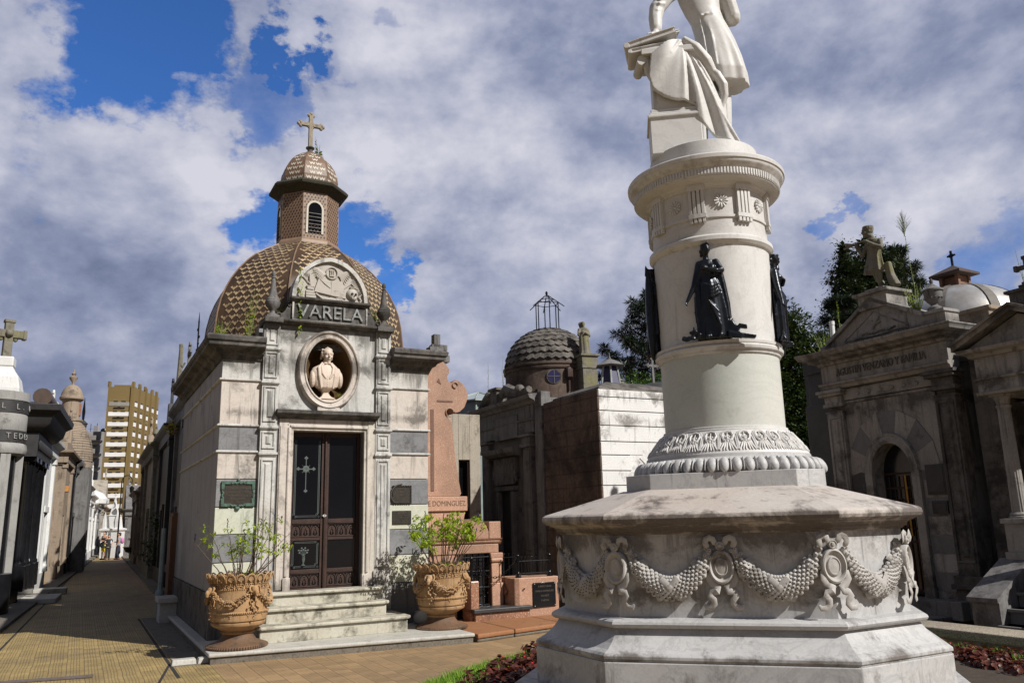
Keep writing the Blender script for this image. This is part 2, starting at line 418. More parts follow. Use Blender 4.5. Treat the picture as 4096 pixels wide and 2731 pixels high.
for (x, y, r, k) in ((265,140,.085,1.0),(370,85,.055,.9),(225,215,.045,.9),(120,40,.05,.25),(700,90,.030,.9),(720,130,.02,.5),(770,140,.03,.3),(585,525,.05,.85),(760,555,.05,.9),(830,505,.035,.7),(690,620,.05,.6),(640,235,.03,.45),(1925,500,.016,.45),(912,672,.02,.7),(880,30,.04,.4),(40,90,.05,.2),(850,420,.04,.3),(130,350,.05,.15),(2330,560,.04,.25),(2290,640,.03,.3)):
    d = dirpix(x, y)
    vm = N(nt, 'ShaderNodeVectorMath'); vm.operation = 'DISTANCE'; nt.links.new(D, vm.inputs[0]); vm.inputs[1].default_value = d
    dd = mth(nt,'ADD', vm.outputs['Value'], mth(nt,'ADD', mth(nt,'MULTIPLY', mth(nt,'SUBTRACT', nB, .5), .30), mth(nt,'MULTIPLY', mth(nt,'SUBTRACT', nD, .5), .16)))
    mr = N(nt, 'ShaderNodeMapRange'); mr.interpolation_type = 'SMOOTHSTEP'; nt.links.new(dd, mr.inputs[0])
    mr.inputs[1].default_value = r*1.35; mr.inputs[2].default_value = r*.25; mr.inputs[3].default_value = 0; mr.inputs[4].default_value = k
    gap = mr.outputs[0] if gap is None else mth(nt,'MAXIMUM', gap, mr.outputs[0])
dens = mth(nt,'ADD', mth(nt,'MULTIPLY', nA, .38), mth(nt,'ADD', mth(nt,'MULTIPLY', nB, .42), mth(nt,'MULTIPLY', nD, .2)))
cov = ramp(nt, mth(nt,'SUBTRACT', mth(nt,'ADD', dens, .26), mth(nt,'MULTIPLY', gap, .52)), [(.36,0),(.66,1)])
lum = mth(nt,'ADD', mth(nt,'ADD', mth(nt,'MULTIPLY', nB, .34), rel), mth(nt,'ADD', mth(nt,'MULTIPLY', nC, .52), mth(nt,'MULTIPLY', nD, .18)))
CC = ramp(nt, lum, [(.40,(1.25,1.55,2.5)),(.485,(2.1,2.4,3.5)),(.55,(3.1,3.35,4.4)),(.68,(5.4,5.4,6.1))])
skyc = mixc(nt, 1.0, sky.outputs[0], (.36,.66,1.12), 'MULTIPLY')
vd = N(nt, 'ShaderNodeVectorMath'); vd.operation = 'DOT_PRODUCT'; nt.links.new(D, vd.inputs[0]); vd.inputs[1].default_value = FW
heavy = ramp(nt, vd.outputs['Value'], [(.0,.50),(.60,.58),(.74,1)])     # cloud outside the view dimmed to cut fill light and deepen shadows
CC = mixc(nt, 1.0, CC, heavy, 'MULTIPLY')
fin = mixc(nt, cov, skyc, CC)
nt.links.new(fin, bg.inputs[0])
SC.view_settings.view_transform = 'Standard'; SC.view_settings.look = 'None'; SC.view_settings.exposure = .30; SC.view_settings.gamma = 1
SC.view_settings.use_curve_mapping = False
SC.cycles.max_bounces = 6; SC.cycles.diffuse_bounces = 3; SC.cycles.transparent_max_bounces = 6
# ============================================================ ground
def paving_mat():
    m, nt, b = newmat('paving_tiles')
    tc = N(nt,'ShaderNodeTexCoord'); mp = N(nt,'ShaderNodeMapping'); mp.vector_type = 'TEXTURE'; mp.inputs['Rotation'].default_value = (0,0,rad(28)); nt.links.new(tc.outputs['Object'], mp.inputs[0])
    v = mp.outputs[0]; sp = N(nt,'ShaderNodeSeparateXYZ'); nt.links.new(v, sp.inputs[0]); u, w = sp.outputs[0], sp.outputs[1]
    wob = mth(nt,'MULTIPLY', mth(nt,'SUBTRACT', noise_(nt, v, 1.5, 2), .5), .03)
    u = mth(nt,'ADD',u,wob); w = mth(nt,'ADD',w,wob)
    def fr(x, p): return mth(nt,'FRACT', mth(nt,'DIVIDE', mth(nt,'ADD',x,200.0), p))
    def band(x, lo, hi): return mth(nt,'MULTIPLY', mth(nt,'GREATER_THAN',x,lo), mth(nt,'LESS_THAN',x,hi))
    fu, fw = fr(u,.2), fr(w,.2)
    jl = mth(nt,'LESS_THAN', fu, .05); jc = mth(nt,'MULTIPLY', mth(nt,'LESS_THAN', fw, .03), .55)
    dash = mth(nt,'MULTIPLY', mth(nt,'MULTIPLY', band(fr(u,.0333),.3,.72), band(fr(w,.05),.25,.75)), mth(nt,'MULTIPLY', band(fu,.16,.88), 1.0))
    n1 = noise_(nt, v, .8, 6, .65); n2 = noise_(nt, v, 6, 6, .7)
    c = mixc(nt, ramp(nt, n1, [(.35,0),(.7,1)]), (.335,.24,.09), (.225,.16,.065))
    # the plaza to the right is laid in redder, smoother tile
    pl = ramp(nt, mth(nt,'DIVIDE', mth(nt,'ADD',u,0.0), 4.0), [(.545,0),(.56,1)])
    px_ = N(nt,'ShaderNodeMath'); px_.operation='GREATER_THAN'; nt.links.new(u, px_.inputs[0]); px_.inputs[1].default_value = 1.62
    c = mixc(nt, px_.outputs[0], c, mixc(nt, ramp(nt, n1,[(.3,0),(.7,1)]), (.33,.215,.105), (.24,.155,.075)))
    c = mixc(nt, ramp(nt, n2, [(.52,0),(.75,.65)]), c, (.11,.08,.045))
    big = noise_(nt, v, .35, 5, .6); c = mixc(nt, ramp(nt, big, [(.5,0),(.72,.5)]), c, (.15,.11,.07))
    dk = mth(nt,'MAXIMUM', mth(nt,'MULTIPLY',dash, mth(nt,'SUBTRACT',.72, mth(nt,'MULTIPLY',px_.outputs[0],.45))), mth(nt,'MAXIMUM', mth(nt,'MULTIPLY',jl,.6), mth(nt,'MULTIPLY',jc,.7)))
    tile = mth(nt,'FLOOR', mth(nt,'DIVIDE',mth(nt,'ADD',u,200.0),.2)); tile2 = mth(nt,'FLOOR', mth(nt,'DIVIDE',mth(nt,'ADD',w,200.0),.2))
    cb = N(nt,'ShaderNodeCombineXYZ'); nt.links.new(tile,cb.inputs[0]); nt.links.new(tile2,cb.inputs[1]); wn = N(nt,'ShaderNodeTexWhiteNoise'); nt.links.new(cb.outputs[0], wn.inputs[0])
    c = mixc(nt, 1.0, c, ramp(nt, wn.outputs[0], [(0,.82),(1,1.1)]), 'MULTIPLY')
    c = mixc(nt, dk, c, (.035,.025,.015)); nt.links.new(c, b.inputs['Base Color']); b.inputs['Roughness'].default_value = .75
    bp = N(nt,'ShaderNodeBump', Strength=.5, Distance=.006); nt.links.new(mth(nt,'SUBTRACT', mth(nt,'MULTIPLY',n2,.4), dk), bp.inputs['Height']); nt.links.new(bp.outputs[0], b.inputs['Normal'])
    return m
M_pave = paving_mat()
g = MB(); g.poly([(-420,-420,0),(420,-420,0),(420,420,0),(-420,420,0)]); tag(g.obj('ground', M_pave), kind='structure')
def strip(name, pts, z0, z1, mat, kind='structure'):
    m = MB(); m.prism(pts, z0, z1); return tag(m.obj(name, mat), kind=kind)
def ribbon(p, q, w):
    p, q = Vector(p), Vector(q); d = (q-p).normalized(); s = Vector((d.y,-d.x))*w/2
    return [tuple(p+s), tuple(q+s), tuple(q-s), tuple(p-s)][::-1]
M_drain = plain('drain_dark', (.02,.018,.015), .9, 0, .3, 6, bump=0)
dr = ribbon((-5.75,8.55),(-16.8,31.4),.035); strip('drain_channel', dr, .0, .004, M_drain)
Vf = frame(-4.40,12.04,28)
# service gap and kerb beside the mausoleum
def vpoly(name, pts, z0, z1, mat): return strip(name, [Vf(u,n)[:2] for u, n in pts], z0, z1, mat)
vpoly('drain_channel', [(-.62,2.05),(-.58,2.05),(-.58,-5.2),(-.62,-5.2)], 0, .004, M_drain)
strip('drain_channel', ribbon(Vf(-.6,.95)[:2], (-3.6,8.2), .03), 0, .0045, M_drain)
vpoly('gutter', [(-.55,1.2),(-.16,1.2),(-.16,-5.2),(-.55,-5.2)], 0, .008, M_concrete)
for a, b_, c, d in ((-.60,-.30,.98,1.16),(-.29,-.12,1.02,1.18)):
    m = MB(); m.b(a, b_, c, d, 0, .07, .012)
    tag(m.obj('kerb_stone', M_kerb, bev=.01, loc=(-4.40,12.04,0), rot=(0,0,rad(28))), 'worn pale kerb stone at the mausoleum corner, '+('nearer the alley' if a<-.5 else 'tucked against the white slab'), 'kerb stone')
g = MB(); g.b(-.5,.5,-.035,.035,.004,.03)
g.b(-.51,-.5,-.04,.04,.004,.034); g.b(.5,.51,-.04,.04,.004,.034)
tag(g.obj('drain_cover', plain('drain_metal', (.16,.13,.12), .6, .3, .3, 12), loc=(-5.55,9.98,0), rot=(0,0,rad(17)), bev=.004), 'narrow dull metal drain bar set across the alley tiles', 'drain cover')
vpoly('kerb', [(-.16,1.32),(3.32,1.72),(3.32,-.02),(3.3,-5.1),(-.16,-5.1)], 0, .085, M_concrete)
m = MB(); q = [(-.19,1.35),(3.34,1.75),(3.34,-.02),(3.31,-5.1),(-.19,-5.1)]
m.prism([(u,-n) for u, n in q][::1], .085, .135)
tag(m.obj('kerb_slab', M_kerb, bev=.018, loc=(-4.40,12.04,0), rot=(0,0,rad(28))), kind='structure')

# ============================================================ the domed marble mausoleum
V = thing('mausoleum', 'domed marble mausoleum with lettering VARELA over its glazed double door', 'mausoleum', (-4.40,12.04,0), 28)
w = MB()   # core walls
w.b(0,3.3,-5.0,-.5,.13,4.5)
w.b(0,.82,-.5,0,.13,4.3); w.b(2.38,3.3,-.5,0,.13,4.3)
w.b(.82,2.38,-.5,-.1,.13,.72); w.b(.82,2.38,-.55,.03,3.14,3.40)
w.b(.82,1.07,-.5,.02,.72,3.14); w.b(2.2,2.38,-.5,.02,.72,3.14)
w.b(.57,2.63,-.9,-.42,4.3,4.86)
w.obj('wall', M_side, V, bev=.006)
f = MB()   # marble facing in courses
cs = [(.76,1.187,3),(1.187,1.585,1),(1.585,1.977,3),(1.977,2.385,1),(2.385,2.79,2),(2.79,3.185,1),(3.185,3.88,2),(3.88,4.2,0)]
for x0, x1, xa, xb in ((-.022,.562,-.045,.60),(2.64,3.322,2.6,3.345)):
    f = MB()
    for z0, z1, k in cs:
        f.mat(k); f.b(x0, x1, -.02, .025, z0+.006, z1-.006)
    f.mat(4); f.b(xa,xb,-.02,.05,.13,.755)
    f.obj('facing', [M_marble, M_marbleG, M_marbleP, M_marbleY, M_grey], V, bev=.006)
f = MB()   # side facing
for k in range(9):
    a = -.03-k*.56; c = a-.55
    f.mat(0); f.b(-.022,.01,c,a,.77,3.17); f.mat(1); f.b(-.022,.01,c,a,3.23,4.2); f.mat(2); f.b(-.045,.01,c,a,.13,.755)
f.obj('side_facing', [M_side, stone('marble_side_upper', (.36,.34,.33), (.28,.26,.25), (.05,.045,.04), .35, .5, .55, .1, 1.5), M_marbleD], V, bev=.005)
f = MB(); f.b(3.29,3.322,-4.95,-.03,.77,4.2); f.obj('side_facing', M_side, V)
t = MB()
def lip(z, d=.05, h=.035): return [(0,z-h),(d*.6,z-h*.8),(d,z-h*.3),(d,z+h*.5),(d*.7,z+h),(0,z+h)]
for z in (2.79,3.185,3.88):
    t.path([(0,5),(0,0),(.56,0)], lip(z, .055, .022)); t.path([(2.64,0),(3.3,0),(3.3,5)], lip(z, .055, .022))
t.obj('string_course', M_marble, V)
t = MB()
cp = [(0,4.18),(.05,4.19),(.07,4.25),(.13,4.28),(.15,4.33),(.23,4.36),(.26,4.37),(.26,4.42),(.29,4.44),(.30,4.50),(.27,4.53),(0,4.54)]
t.path([(0,5),(0,0),(.57,0)], cp); t.path([(2.63,0),(3.3,0),(3.3,5)], cp)
t.b(0,3.3,-5,-.05,4.45,4.56)
t.obj('cornice', M_marbleD, V, bev=.004)
def panel(m, x0, x1, z0, z1, n, w=.025, d=.02):
    m.b(x0,x1,n-.01,n+d,z0,z0+w); m.b(x0,x1,n-.01,n+d,z1-w,z1)
    m.b(x0,x0+w,n-.01,n+d-.002,z0+w,z1-w); m.b(x1-w,x1,n-.01,n+d-.002,z0+w,z1-w)
    a, b_, c, e = x0+w*2.2, x1-w*2.2, z0+w*2.4, z1-w*2.4
    i = [m.V(p) for p in ((a,-n,c),(b_,-n,c),(b_,-n,e),(a,-n,e),(a+w*.7,-n-d,c+w*.7),(b_-w*.7,-n-d,c+w*.7),(b_-w*.7,-n-d,e-w*.7),(a+w*.7,-n-d,e-w*.7))]
    for q in ((0,1,5,4),(1,2,6,5),(2,3,7,6),(3,0,4,7),(4,5,6,7)): m.F([i[k] for k in q])
for x0, x1 in ((.565,.812),(2.388,2.638)):
    m = MB(); m.b(x0,x1,-.05,.085,.78,4.80)
    m.mat(0)
    for z0, z1 in ((1.02,2.68),(2.84,3.10),(3.25,3.80),(3.93,4.34),(4.45,4.76)): panel(m, x0+.025, x1-.025, z0, z1, .085)
    m.b(x0-.02,x1+.02,-.04,.11,.13,.97,.0)
    for z in (2.765,3.165,3.86,4.39): m.b(x0-.018,x1+.018,-.03,.125,z-.018,z+.018); m.b(x0-.008,x1+.008,-.03,.11,z-.035,z-.018)
    m.obj('pilaster', M_marble, V, bev=.005)
# bay wall with the oval opening
EC, EZ, RX, RZ = 1.6, 4.11, .375, .51
def ell(k, n, rx, rz): a = 2*PI*k/n; return EC+rx*math.cos(a), EZ+rz*math.sin(a)
m = MB(); n_ = 64; ins = []; outs = []; bk = []
for k in range(n_):
    x, z = ell(k, n_, RX, RZ); a = 2*PI*k/n_
    ins.append(m.V((x,-.04,z)))
    c_, s_ = math.cos(a), math.sin(a); tt = min((.79/abs(c_)) if abs(c_) > 1e-6 else 9, ((4.80-EZ if s_ > 0 else EZ-3.4)/abs(s_)) if abs(s_) > 1e-6 else 9)
    outs.append(m.V((EC+c_*tt,-.04,EZ+s_*tt)))
for k in range(n_): m.F((ins[k], outs[k], outs[(k+1)%n_], ins[(k+1)%n_])[::-1])
for cx, cz in ((.81,3.4),(2.39,3.4),(2.39,4.8),(.81,4.8)):
    k = min(range(n_), key=lambda q: (m.v[outs[q]][0]-cx)**2+(m.v[outs[q]][2]-cz)**2); m.v[outs[k]] = (cx,-.04,cz)
m.obj('bay_wall', M_marble, V)
m = MB(); rows = []
for j in range(7):
    q = j/6*PI/2; row = []
    for k in range(n_):
        x, z = ell(k, n_, RX*math.cos(q)+1e-3, RZ*math.cos(q)+1e-3); row.append(m.V((x, -.04+.40*math.sin(q), z)))
    rows.append(row)
for a, c in zip(rows, rows[1:]):
    for k in range(n_): m.F((a[k],a[(k+1)%n_],c[(k+1)%n_],c[k]), True)
m.F(rows[-1])
m.obj('niche', M_niche, V)
m = MB(); pr = [(0,.0),(0,.075),(.022,.085),(.03,.065),(.075,.07),(.09,.095),(.105,.10),(.12,.085),(.135,.05),(.137,.0)]; rows = []
for k in range(n_):
    a = 2*PI*k/n_; rows.append([m.V((EC+(RX-.003+o)*math.cos(a), -.038-h, EZ+(RZ-.003+o)*math.sin(a))) for o, h in pr])
for k in range(n_):
    a, c = rows[k], rows[(k+1)%n_]
    for j in range(len(pr)-1): m.F((a[j],c[j],c[j+1],a[j+1])[::-1])
m.b(1.42,1.78,.03,.12,3.43,3.50)
m.obj('oval_frame', M_marbleP, V, bev=.004)
# lintel, door case
m = MB(); m.mould(.79,2.42,[(0,3.30),(.05,3.31),(.08,3.34),(.14,3.36),(.20,3.38),(.205,3.42),(.21,3.435),(0,3.445)])
m.obj('lintel_cornice', M_marbleD, V, bev=.004)
m = MB()
m.b(.855,1.0,.0,.06,.75,3.31); m.b(2.27,2.41,.0,.06,.75,3.31); m.b(1.0,2.27,.0,.055,3.24,3.31)
for x0, x1, s_ in ((.985,1.07,1),(2.2,2.285,-1)):
    m.b(x0,x1,-.12,.075,.74,3.15); xx = (x0+x1)/2-.02*s_
    m.tube([(xx,-.075,.95),(xx,-.075,3.17)],.028,10)
    m.b(x0-.015,x1+.01,.0,.105,.74,.93)
m.b(.985,2.285,-.12,.075,3.13,3.235); m.tube([(1.02,-.08,3.19),(2.25,-.08,3.19)],.028,10)
m.b(.87,1.0,.0,.075,.76,3.2) ; m.b(2.27,2.395,.0,.075,.76,3.2)
m.obj('door_case', M_marbleP, V, bev=.006)
# the double door
for s_, (x0, x1) in enumerate(((1.075,1.625),(1.635,2.195))):
    d = MB(); n0, n1 = -.16, -.115
    d.b(x0,x0+.055,n0,n1,.73,3.13); d.b(x1-.055,x1,n0,n1,.73,3.13)
    for z0, z1 in ((.73,.77),(.98,1.03),(1.46,1.51),(1.72,1.78),(3.05,3.13)): d.b(x0+.055,x1-.055,n0,n1-.003,z0,z1)
    for z in (.775,.975,1.515,1.715): d.tube([(x0+.055,-n1-.002,z),(x1-.055,-n1-.002,z)],.007,5)
    if s_ == 1: d.tube([(x0-.005,-n1-.012,.74),(x0-.005,-n1-.012,3.1)],.02,8)
    dr_ = d.obj('door', M_rust, V, bev=.004)
    gl = MB(); gl.b(x0+.05,x1-.05,-.145,-.14,1.78,3.06); gl.b(x0+.05,x1-.05,-.145,-.14,1.03,1.47); gl.obj('pane', M_glass, dr_)
    for z0, z1 in ((.77,.98),(1.51,1.72)):
        p = MB(); p.b(x0+.05,x1-.05,-.15,-.14,z0,z1)
        p.mat(1); zc = (z0+z1)/2
        for j in range(3):
            xc = x0+.05+(x1-x0-.1)*(j+.5)/3; r = .066
            p.tube([(xc-r,.137,zc-.08)]+[(xc+r*math.cos(a_),.137,zc-.0+r*1.1*math.sin(a_)) for a_ in [PI-PI*q/8 for q in range(9)]]+[(xc+r,.137,zc-.08)], .007, 4)
            p.tube([(xc+.03*math.cos(q),.137,zc-.055+.02*math.sin(q)) for q in [PI*.2-PI*1.4*e_/6 for e_ in range(7)]], .006, 4)
            p.tube([(xc-.012,.137,zc-.06),(xc-.02,.137,zc-.02),(xc,.137,zc+.02),(xc+.02,.137,zc-.02),(xc+.012,.137,zc-.06)], .006, 4)
            p.ball((xc,.137,zc+.045), (.012,.004,.012), 6, 4)
            if j < 2:
                xb = x0+.05+(x1-x0-.1)*(j+1)/3; p.b(xb-.003,xb+.003,-.14,-.134,zc+.04,zc+.085); p.b(xb-.012,xb+.012,-.14,-.133,zc+.06,zc+.068)
        p.obj('pierced_panel', [M_rust, M_iron], dr_)
    if s_ == 0:
        e = MB(); n = -.1385
        def bar(xa, xb, za, zb): e.b(xa, xb, n-.002, n+.0015, za, zb)
        for o in (.0,.018):
            bar(x0+.075+o, x0+.083+o, 1.86-o, 3.0); bar(x1-.083-o, x1-.075-o, 1.86-o, 3.0); bar(x0+.11, x1-.11, 1.812+o, 1.817+o)
            bar(x0+.075+o, x0+.081+o, 1.10, 1.40); bar(x1-.081-o, x1-.075-o, 1.10, 1.40); bar(x0+.11, x1-.11, 1.058+o, 1.063+o); bar(x0+.11,x1-.11,1.437-o,1.442-o)
        for xs, zs in ((x0+.095,1.835),(x1-.095,1.835),(x0+.095,1.08),(x1-.095,1.08),(x1-.095,1.42)):
            for dx, dz in ((-.018,.018),(.018,-.018)):
                for q in ((-.013,-.009,-.013,.013),(.009,.013,-.013,.013),(-.013,.013,-.013,-.009),(-.013,.013,.009,.013)): bar(xs+dx+q[0], xs+dx+q[1], zs+dz+q[2], zs+dz+q[3])
        cx, cz = x0+.255, 2.55
        bar(cx-.006,cx+.006,2.22,2.72); bar(cx-.10,cx+.10,cz-.008,cz+.008)
        for px_, pz in ((0,.17),(-.12,0),(.12,0),(0,-.34)):
            for qx, qz in ((0,.016),(-.016,0),(.016,0),(0,-.012)): e.ball((cx+px_+qx,-n,cz+pz+qz),(.014,.002,.014),6,4)
        for q in range(8):
            a_ = q*PI/4; e.ball((cx+.035*math.cos(a_),-n,cz+.035*math.sin(a_)),(.022,.002,.022),6,4)
            if q % 2: e.tube([(cx+.03*math.cos(a_),-n,cz+.03*math.sin(a_)),(cx+.085*math.cos(a_),-n,cz+.085*math.sin(a_))],.004,4)
        cx = x0+.25; e.lathe([(.035,1.085),(.035,1.095),(.014,1.105),(.014,1.12),(.03,1.18),(.026,1.22),(.034,1.235)], (cx,.139,0), 8)
        for q in range(9):
            a_ = PI*(.12+.76*q/8); rr = .07+.03*(q%2); e.ball((cx+rr*math.cos(a_)*.9,-n,1.25+rr*math.sin(a_)),(.016,.002,.012),6,4); e.tube([(cx,-n,1.23),(cx+rr*math.cos(a_)*.9,-n,1.25+rr*math.sin(a_))],.003,4)
        e.obj('etched_ornament', M_etch, dr_)
    else:
        k = MB(); k.slab([(1.628,1.80),(1.662,1.828),(1.628,1.856),(1.594,1.828)], -.11, -.085); k.obj('lock_plate', plain('pale_metal',(.6,.6,.58),.4,.3), dr_)
# top ledge, name block, lunette
m = MB(); m.mould(.55,2.65,[(0,4.79),(.09,4.80),(.12,4.82),(.17,4.84),(.18,4.87),(-.3,4.875),(-.3,4.79)])
for x0 in (.545,2.37): m.b(x0,x0+.285,-.05,.205,4.80,4.88)
m.obj('ledge', M_marbleD, V, bev=.006)
m = MB(); m.b(.98,2.22,-.3,.08,4.875,5.2)
m.mat(1); m.b(.98,1.01,.0,.098,4.88,5.19); m.b(2.19,2.22,.0,.098,4.88,5.19); m.b(.98,2.22,.0,.1,4.876,4.90)
m.mat(0); m.mould(.95,2.25,[(-.3,5.19),(.09,5.19),(.11,5.215),(.15,5.225),(.16,5.26),(-.3,5.265)])
m.obj('name_block', [M_marbleD, M_marble], V, bev=.005)
text('lettering', 'VARELA', .30, .016, stone('lettering_stone', (.42,.43,.41), (.30,.32,.33), (.07,.06,.045), .55, .4, .8, .3, 14), V, 1.6, .096, 5.04, 1.02)
def lun(k, n, rx, rz): a = PI*k/n; return EC+rx*math.cos(a), 5.262+rz*(math.sin(a)**.92)+.07*max(0,1-abs(math.cos(a))*1.25)*rz
m = MB(); pts = [lun(k,40,.60,.66) for k in range(41)]
m.mat(0); m.slab(pts, -.18, .03)
o_ = [lun(k,40,.625,.69) for k in range(41)]; i_ = [lun(k,40,.565,.625) for k in range(41)]
m.mat(1)
for k in range(40):
    for n0, (A_, B_) in ((.085,(o_,i_)),):
        m.poly([(A_[k][0],-n0,A_[k][1]),(A_[k+1][0],-n0,A_[k+1][1]),(B_[k+1][0],-n0,B_[k+1][1]),(B_[k][0],-n0,B_[k][1])][::-1])
    m.poly([(o_[k][0],-.085,o_[k][1]),(o_[k][0],.18,o_[k][1]),(o_[k+1][0],.18,o_[k+1][1]),(o_[k+1][0],-.085,o_[k+1][1])][::-1], True)
    m.poly([(i_[k][0],-.085,i_[k][1]),(i_[k+1][0],-.085,i_[k+1][1]),(i_[k+1][0],-.03,i_[k+1][1]),(i_[k][0],-.03,i_[k][1])][::-1], True)
m.obj('lunette', [M_relief, M_marble], V)
m = MB(); N0 = -.032
m.tube([(1.62+.095*math.cos(a_),N0-.012,5.745+.1*math.sin(a_)) for a_ in [2*PI*q/24 for q in range(25)]], .012, 6)
for q in (-.03,.0,.03): m.b(1.62+q-.005,1.62+q+.005,.03,.05,5.70,5.79)
m.b(1.58,1.66,.03,.052,5.69,5.705); m.b(1.58,1.66,.03,.052,5.785,5.80); m.ball((1.62,N0,5.72),(.02,.015,.02)); m.ball((1.62,N0,5.77),(.02,.015,.02))
for s_ in (-1,1):
    for q in range(9):
        a_ = rad(8+q*13); L_ = .27-.012*q; x0, z0 = 1.62+s_*.1, 5.72
        m.tube([(x0,N0-.008,z0),(x0+s_*L_*.55*math.cos(a_*.55),N0-.016,z0+.07+.02*q*.4-.02*q),(x0+s_*L_*math.cos(a_*.5),N0-.006,z0+.10-.035*q)], [.012,.02,.006], 5, flat=.6, updir=(0,1,0))
m.slab([(1.33,5.40),(1.62,5.36),(1.60,5.58),(1.40,5.63)], .025, .062); m.slab([(1.62,5.36),(1.86,5.33),(1.80,5.62),(1.61,5.60)], .025, .055)
m.tube([(1.36,N0-.02,5.68),(1.50,N0-.035,5.55),(1.60,N0-.03,5.48)],.011,5)
for q in range(3): m.b(1.20,1.36-.01*q,.02,.07-.008*q,5.29+.045*q,5.325+.045*q)
m.b(1.22,1.32,.02,.06,5.43,5.48); m.b(1.205,1.335,.02,.065,5.475,5.49)
m.tube([(1.27,N0-.015,5.50),(1.26,N0-.02,5.62),(1.26,N0-.015,5.70)],[.016,.02,.012],6)
m.tube([(1.14,N0-.01,5.64),(1.20,N0-.015,5.59),(1.26,N0-.02,5.52)],.009,5)
m.ball((1.97,N0-.01,5.42),(.10,.06,.095),12,8); m.ball((1.99,N0-.03,5.35),(.055,.04,.05),8,6)
m.tube([(1.50,N0-.012,5.30),(1.60,N0-.02,5.285),(1.80,N0-.012,5.30)],.016,5)
m.slab([(1.64,5.27),(1.86,5.275),(1.78,5.34),(1.70,5.33)], .02, .055); m.tube([(1.36,N0-.02,5.37),(1.50,N0-.03,5.27)],.017,5)
for q in range(26):
    a_ = random.random()*.9; m.ball((1.93+.22*a_,N0-.02,5.55-.12*a_+random.uniform(-.03,.03)),(.015,.02,.012),5,4)
for q in range(7): m.tube([(1.83,N0-.008,5.5),(1.95,N0-.018,5.60+.012*q),(2.10-.01*q,N0-.008,5.47+.03*q)],.006,4)
for q in range(16):
    a_ = rad(100+q*9); m.tube([(1.30,N0-.01,5.72),(1.30+.14*math.cos(a_),N0-.02,5.72+.10*math.sin(a_))],[.009,.003],4)
for s_ in (-1,1): m.tube([(EC+s_*(.50+.02*math.sin(q*1.7)),N0-.015,5.29+.03*q) for q in range(5)],.018,6)
m.mat(1); m.ball((1.955,N0-.068,5.415),(.021,.018,.021)); m.ball((2.015,N0-.062,5.41),(.021,.018,.021)); m.ball((1.99,N0-.072,5.375),(.010,.012,.014))
m.obj('relief_carving', [M_relief, M_marbleD], V)
for s_ in (-1,1):
    m = MB(); xc = EC+s_*.62; pts = [(0,4.88),(.23,4.88),(.25,4.93),(.22,4.98),(.15,4.985),(.10,5.03),(.06,5.12),(.0,5.17)]
    pts = [(xc+s_*p[0],p[1]) for p in pts]; pts = pts if s_ > 0 else pts[::-1]
    m.slab(pts, -.1, .06)
    m.tube([(xc+s_*(.19+(.05-.006*q)*math.cos(q*.75)),-.07,4.945+(.05-.006*q)*math.sin(q*.75)) for q in range(9)],.011,6)
    m.tube([(xc+s_*(.03+(.03-.004*q)*math.cos(-q*.75)),-.07,5.13+(.03-.004*q)*math.sin(-q*.75)) for q in range(8)],.009,6)
    m.obj('volute', M_marbleD, V, bev=.004)
for s_, (x, z) in enumerate(((.675,4.875),(2.505,4.875))):
    m = MB(); m.box((x,-.08,z+.02),(.2,.2,.045)); m.lathe([(.085,.04),(.08,.06),(.045,.09),(.04,.12),(.06,.15),(.105,.20),(.118,.25),(.12,.27),(.105,.285),(.108,.30),(.085,.33),(.06,.40),(.045,.50),(.035,.60),(.025,.655),(.038,.67),(.025,.685),(.035,.72),(.03,.76),(.008,.79)], (x,-.08,z), 20)
    m.obj('finial', M_grey if s_ == 0 else M_marbleD, V, bev=.003)
# steps
for (u0, u1, n1, z0, z1) in ((.70,2.50,.36,.60-.06,.745),(.60,2.46,.66,.34,.56),(.46,2.68,.98,.13,.36)):
    m = MB(); m.b(u0+.05,u1-.05,-.05,n1-.045,z0,z1-.045)
    P_ = [(u0,.0),(u0,-(n1-.06)),(u0+.06,-n1),(u1-.06,-n1),(u1,-(n1-.06)),(u1,.0)]
    m.prism(P_, z1-.045, z1)
    m.obj('step', M_step, V, bev=.014)
tm = text('inscription', 'E.S. Mausoleo', .05, .002, M_marbleD, V, 2.26, .318, .64, .9)
m = MB(); m.b(3.05,3.28,-.0,.5,.13,.32,.03); m.ball((3.13,-.32,.22),(.16,.25,.12),10,7); m.obj('cheek_stone', M_kerb, V, bev=.01)
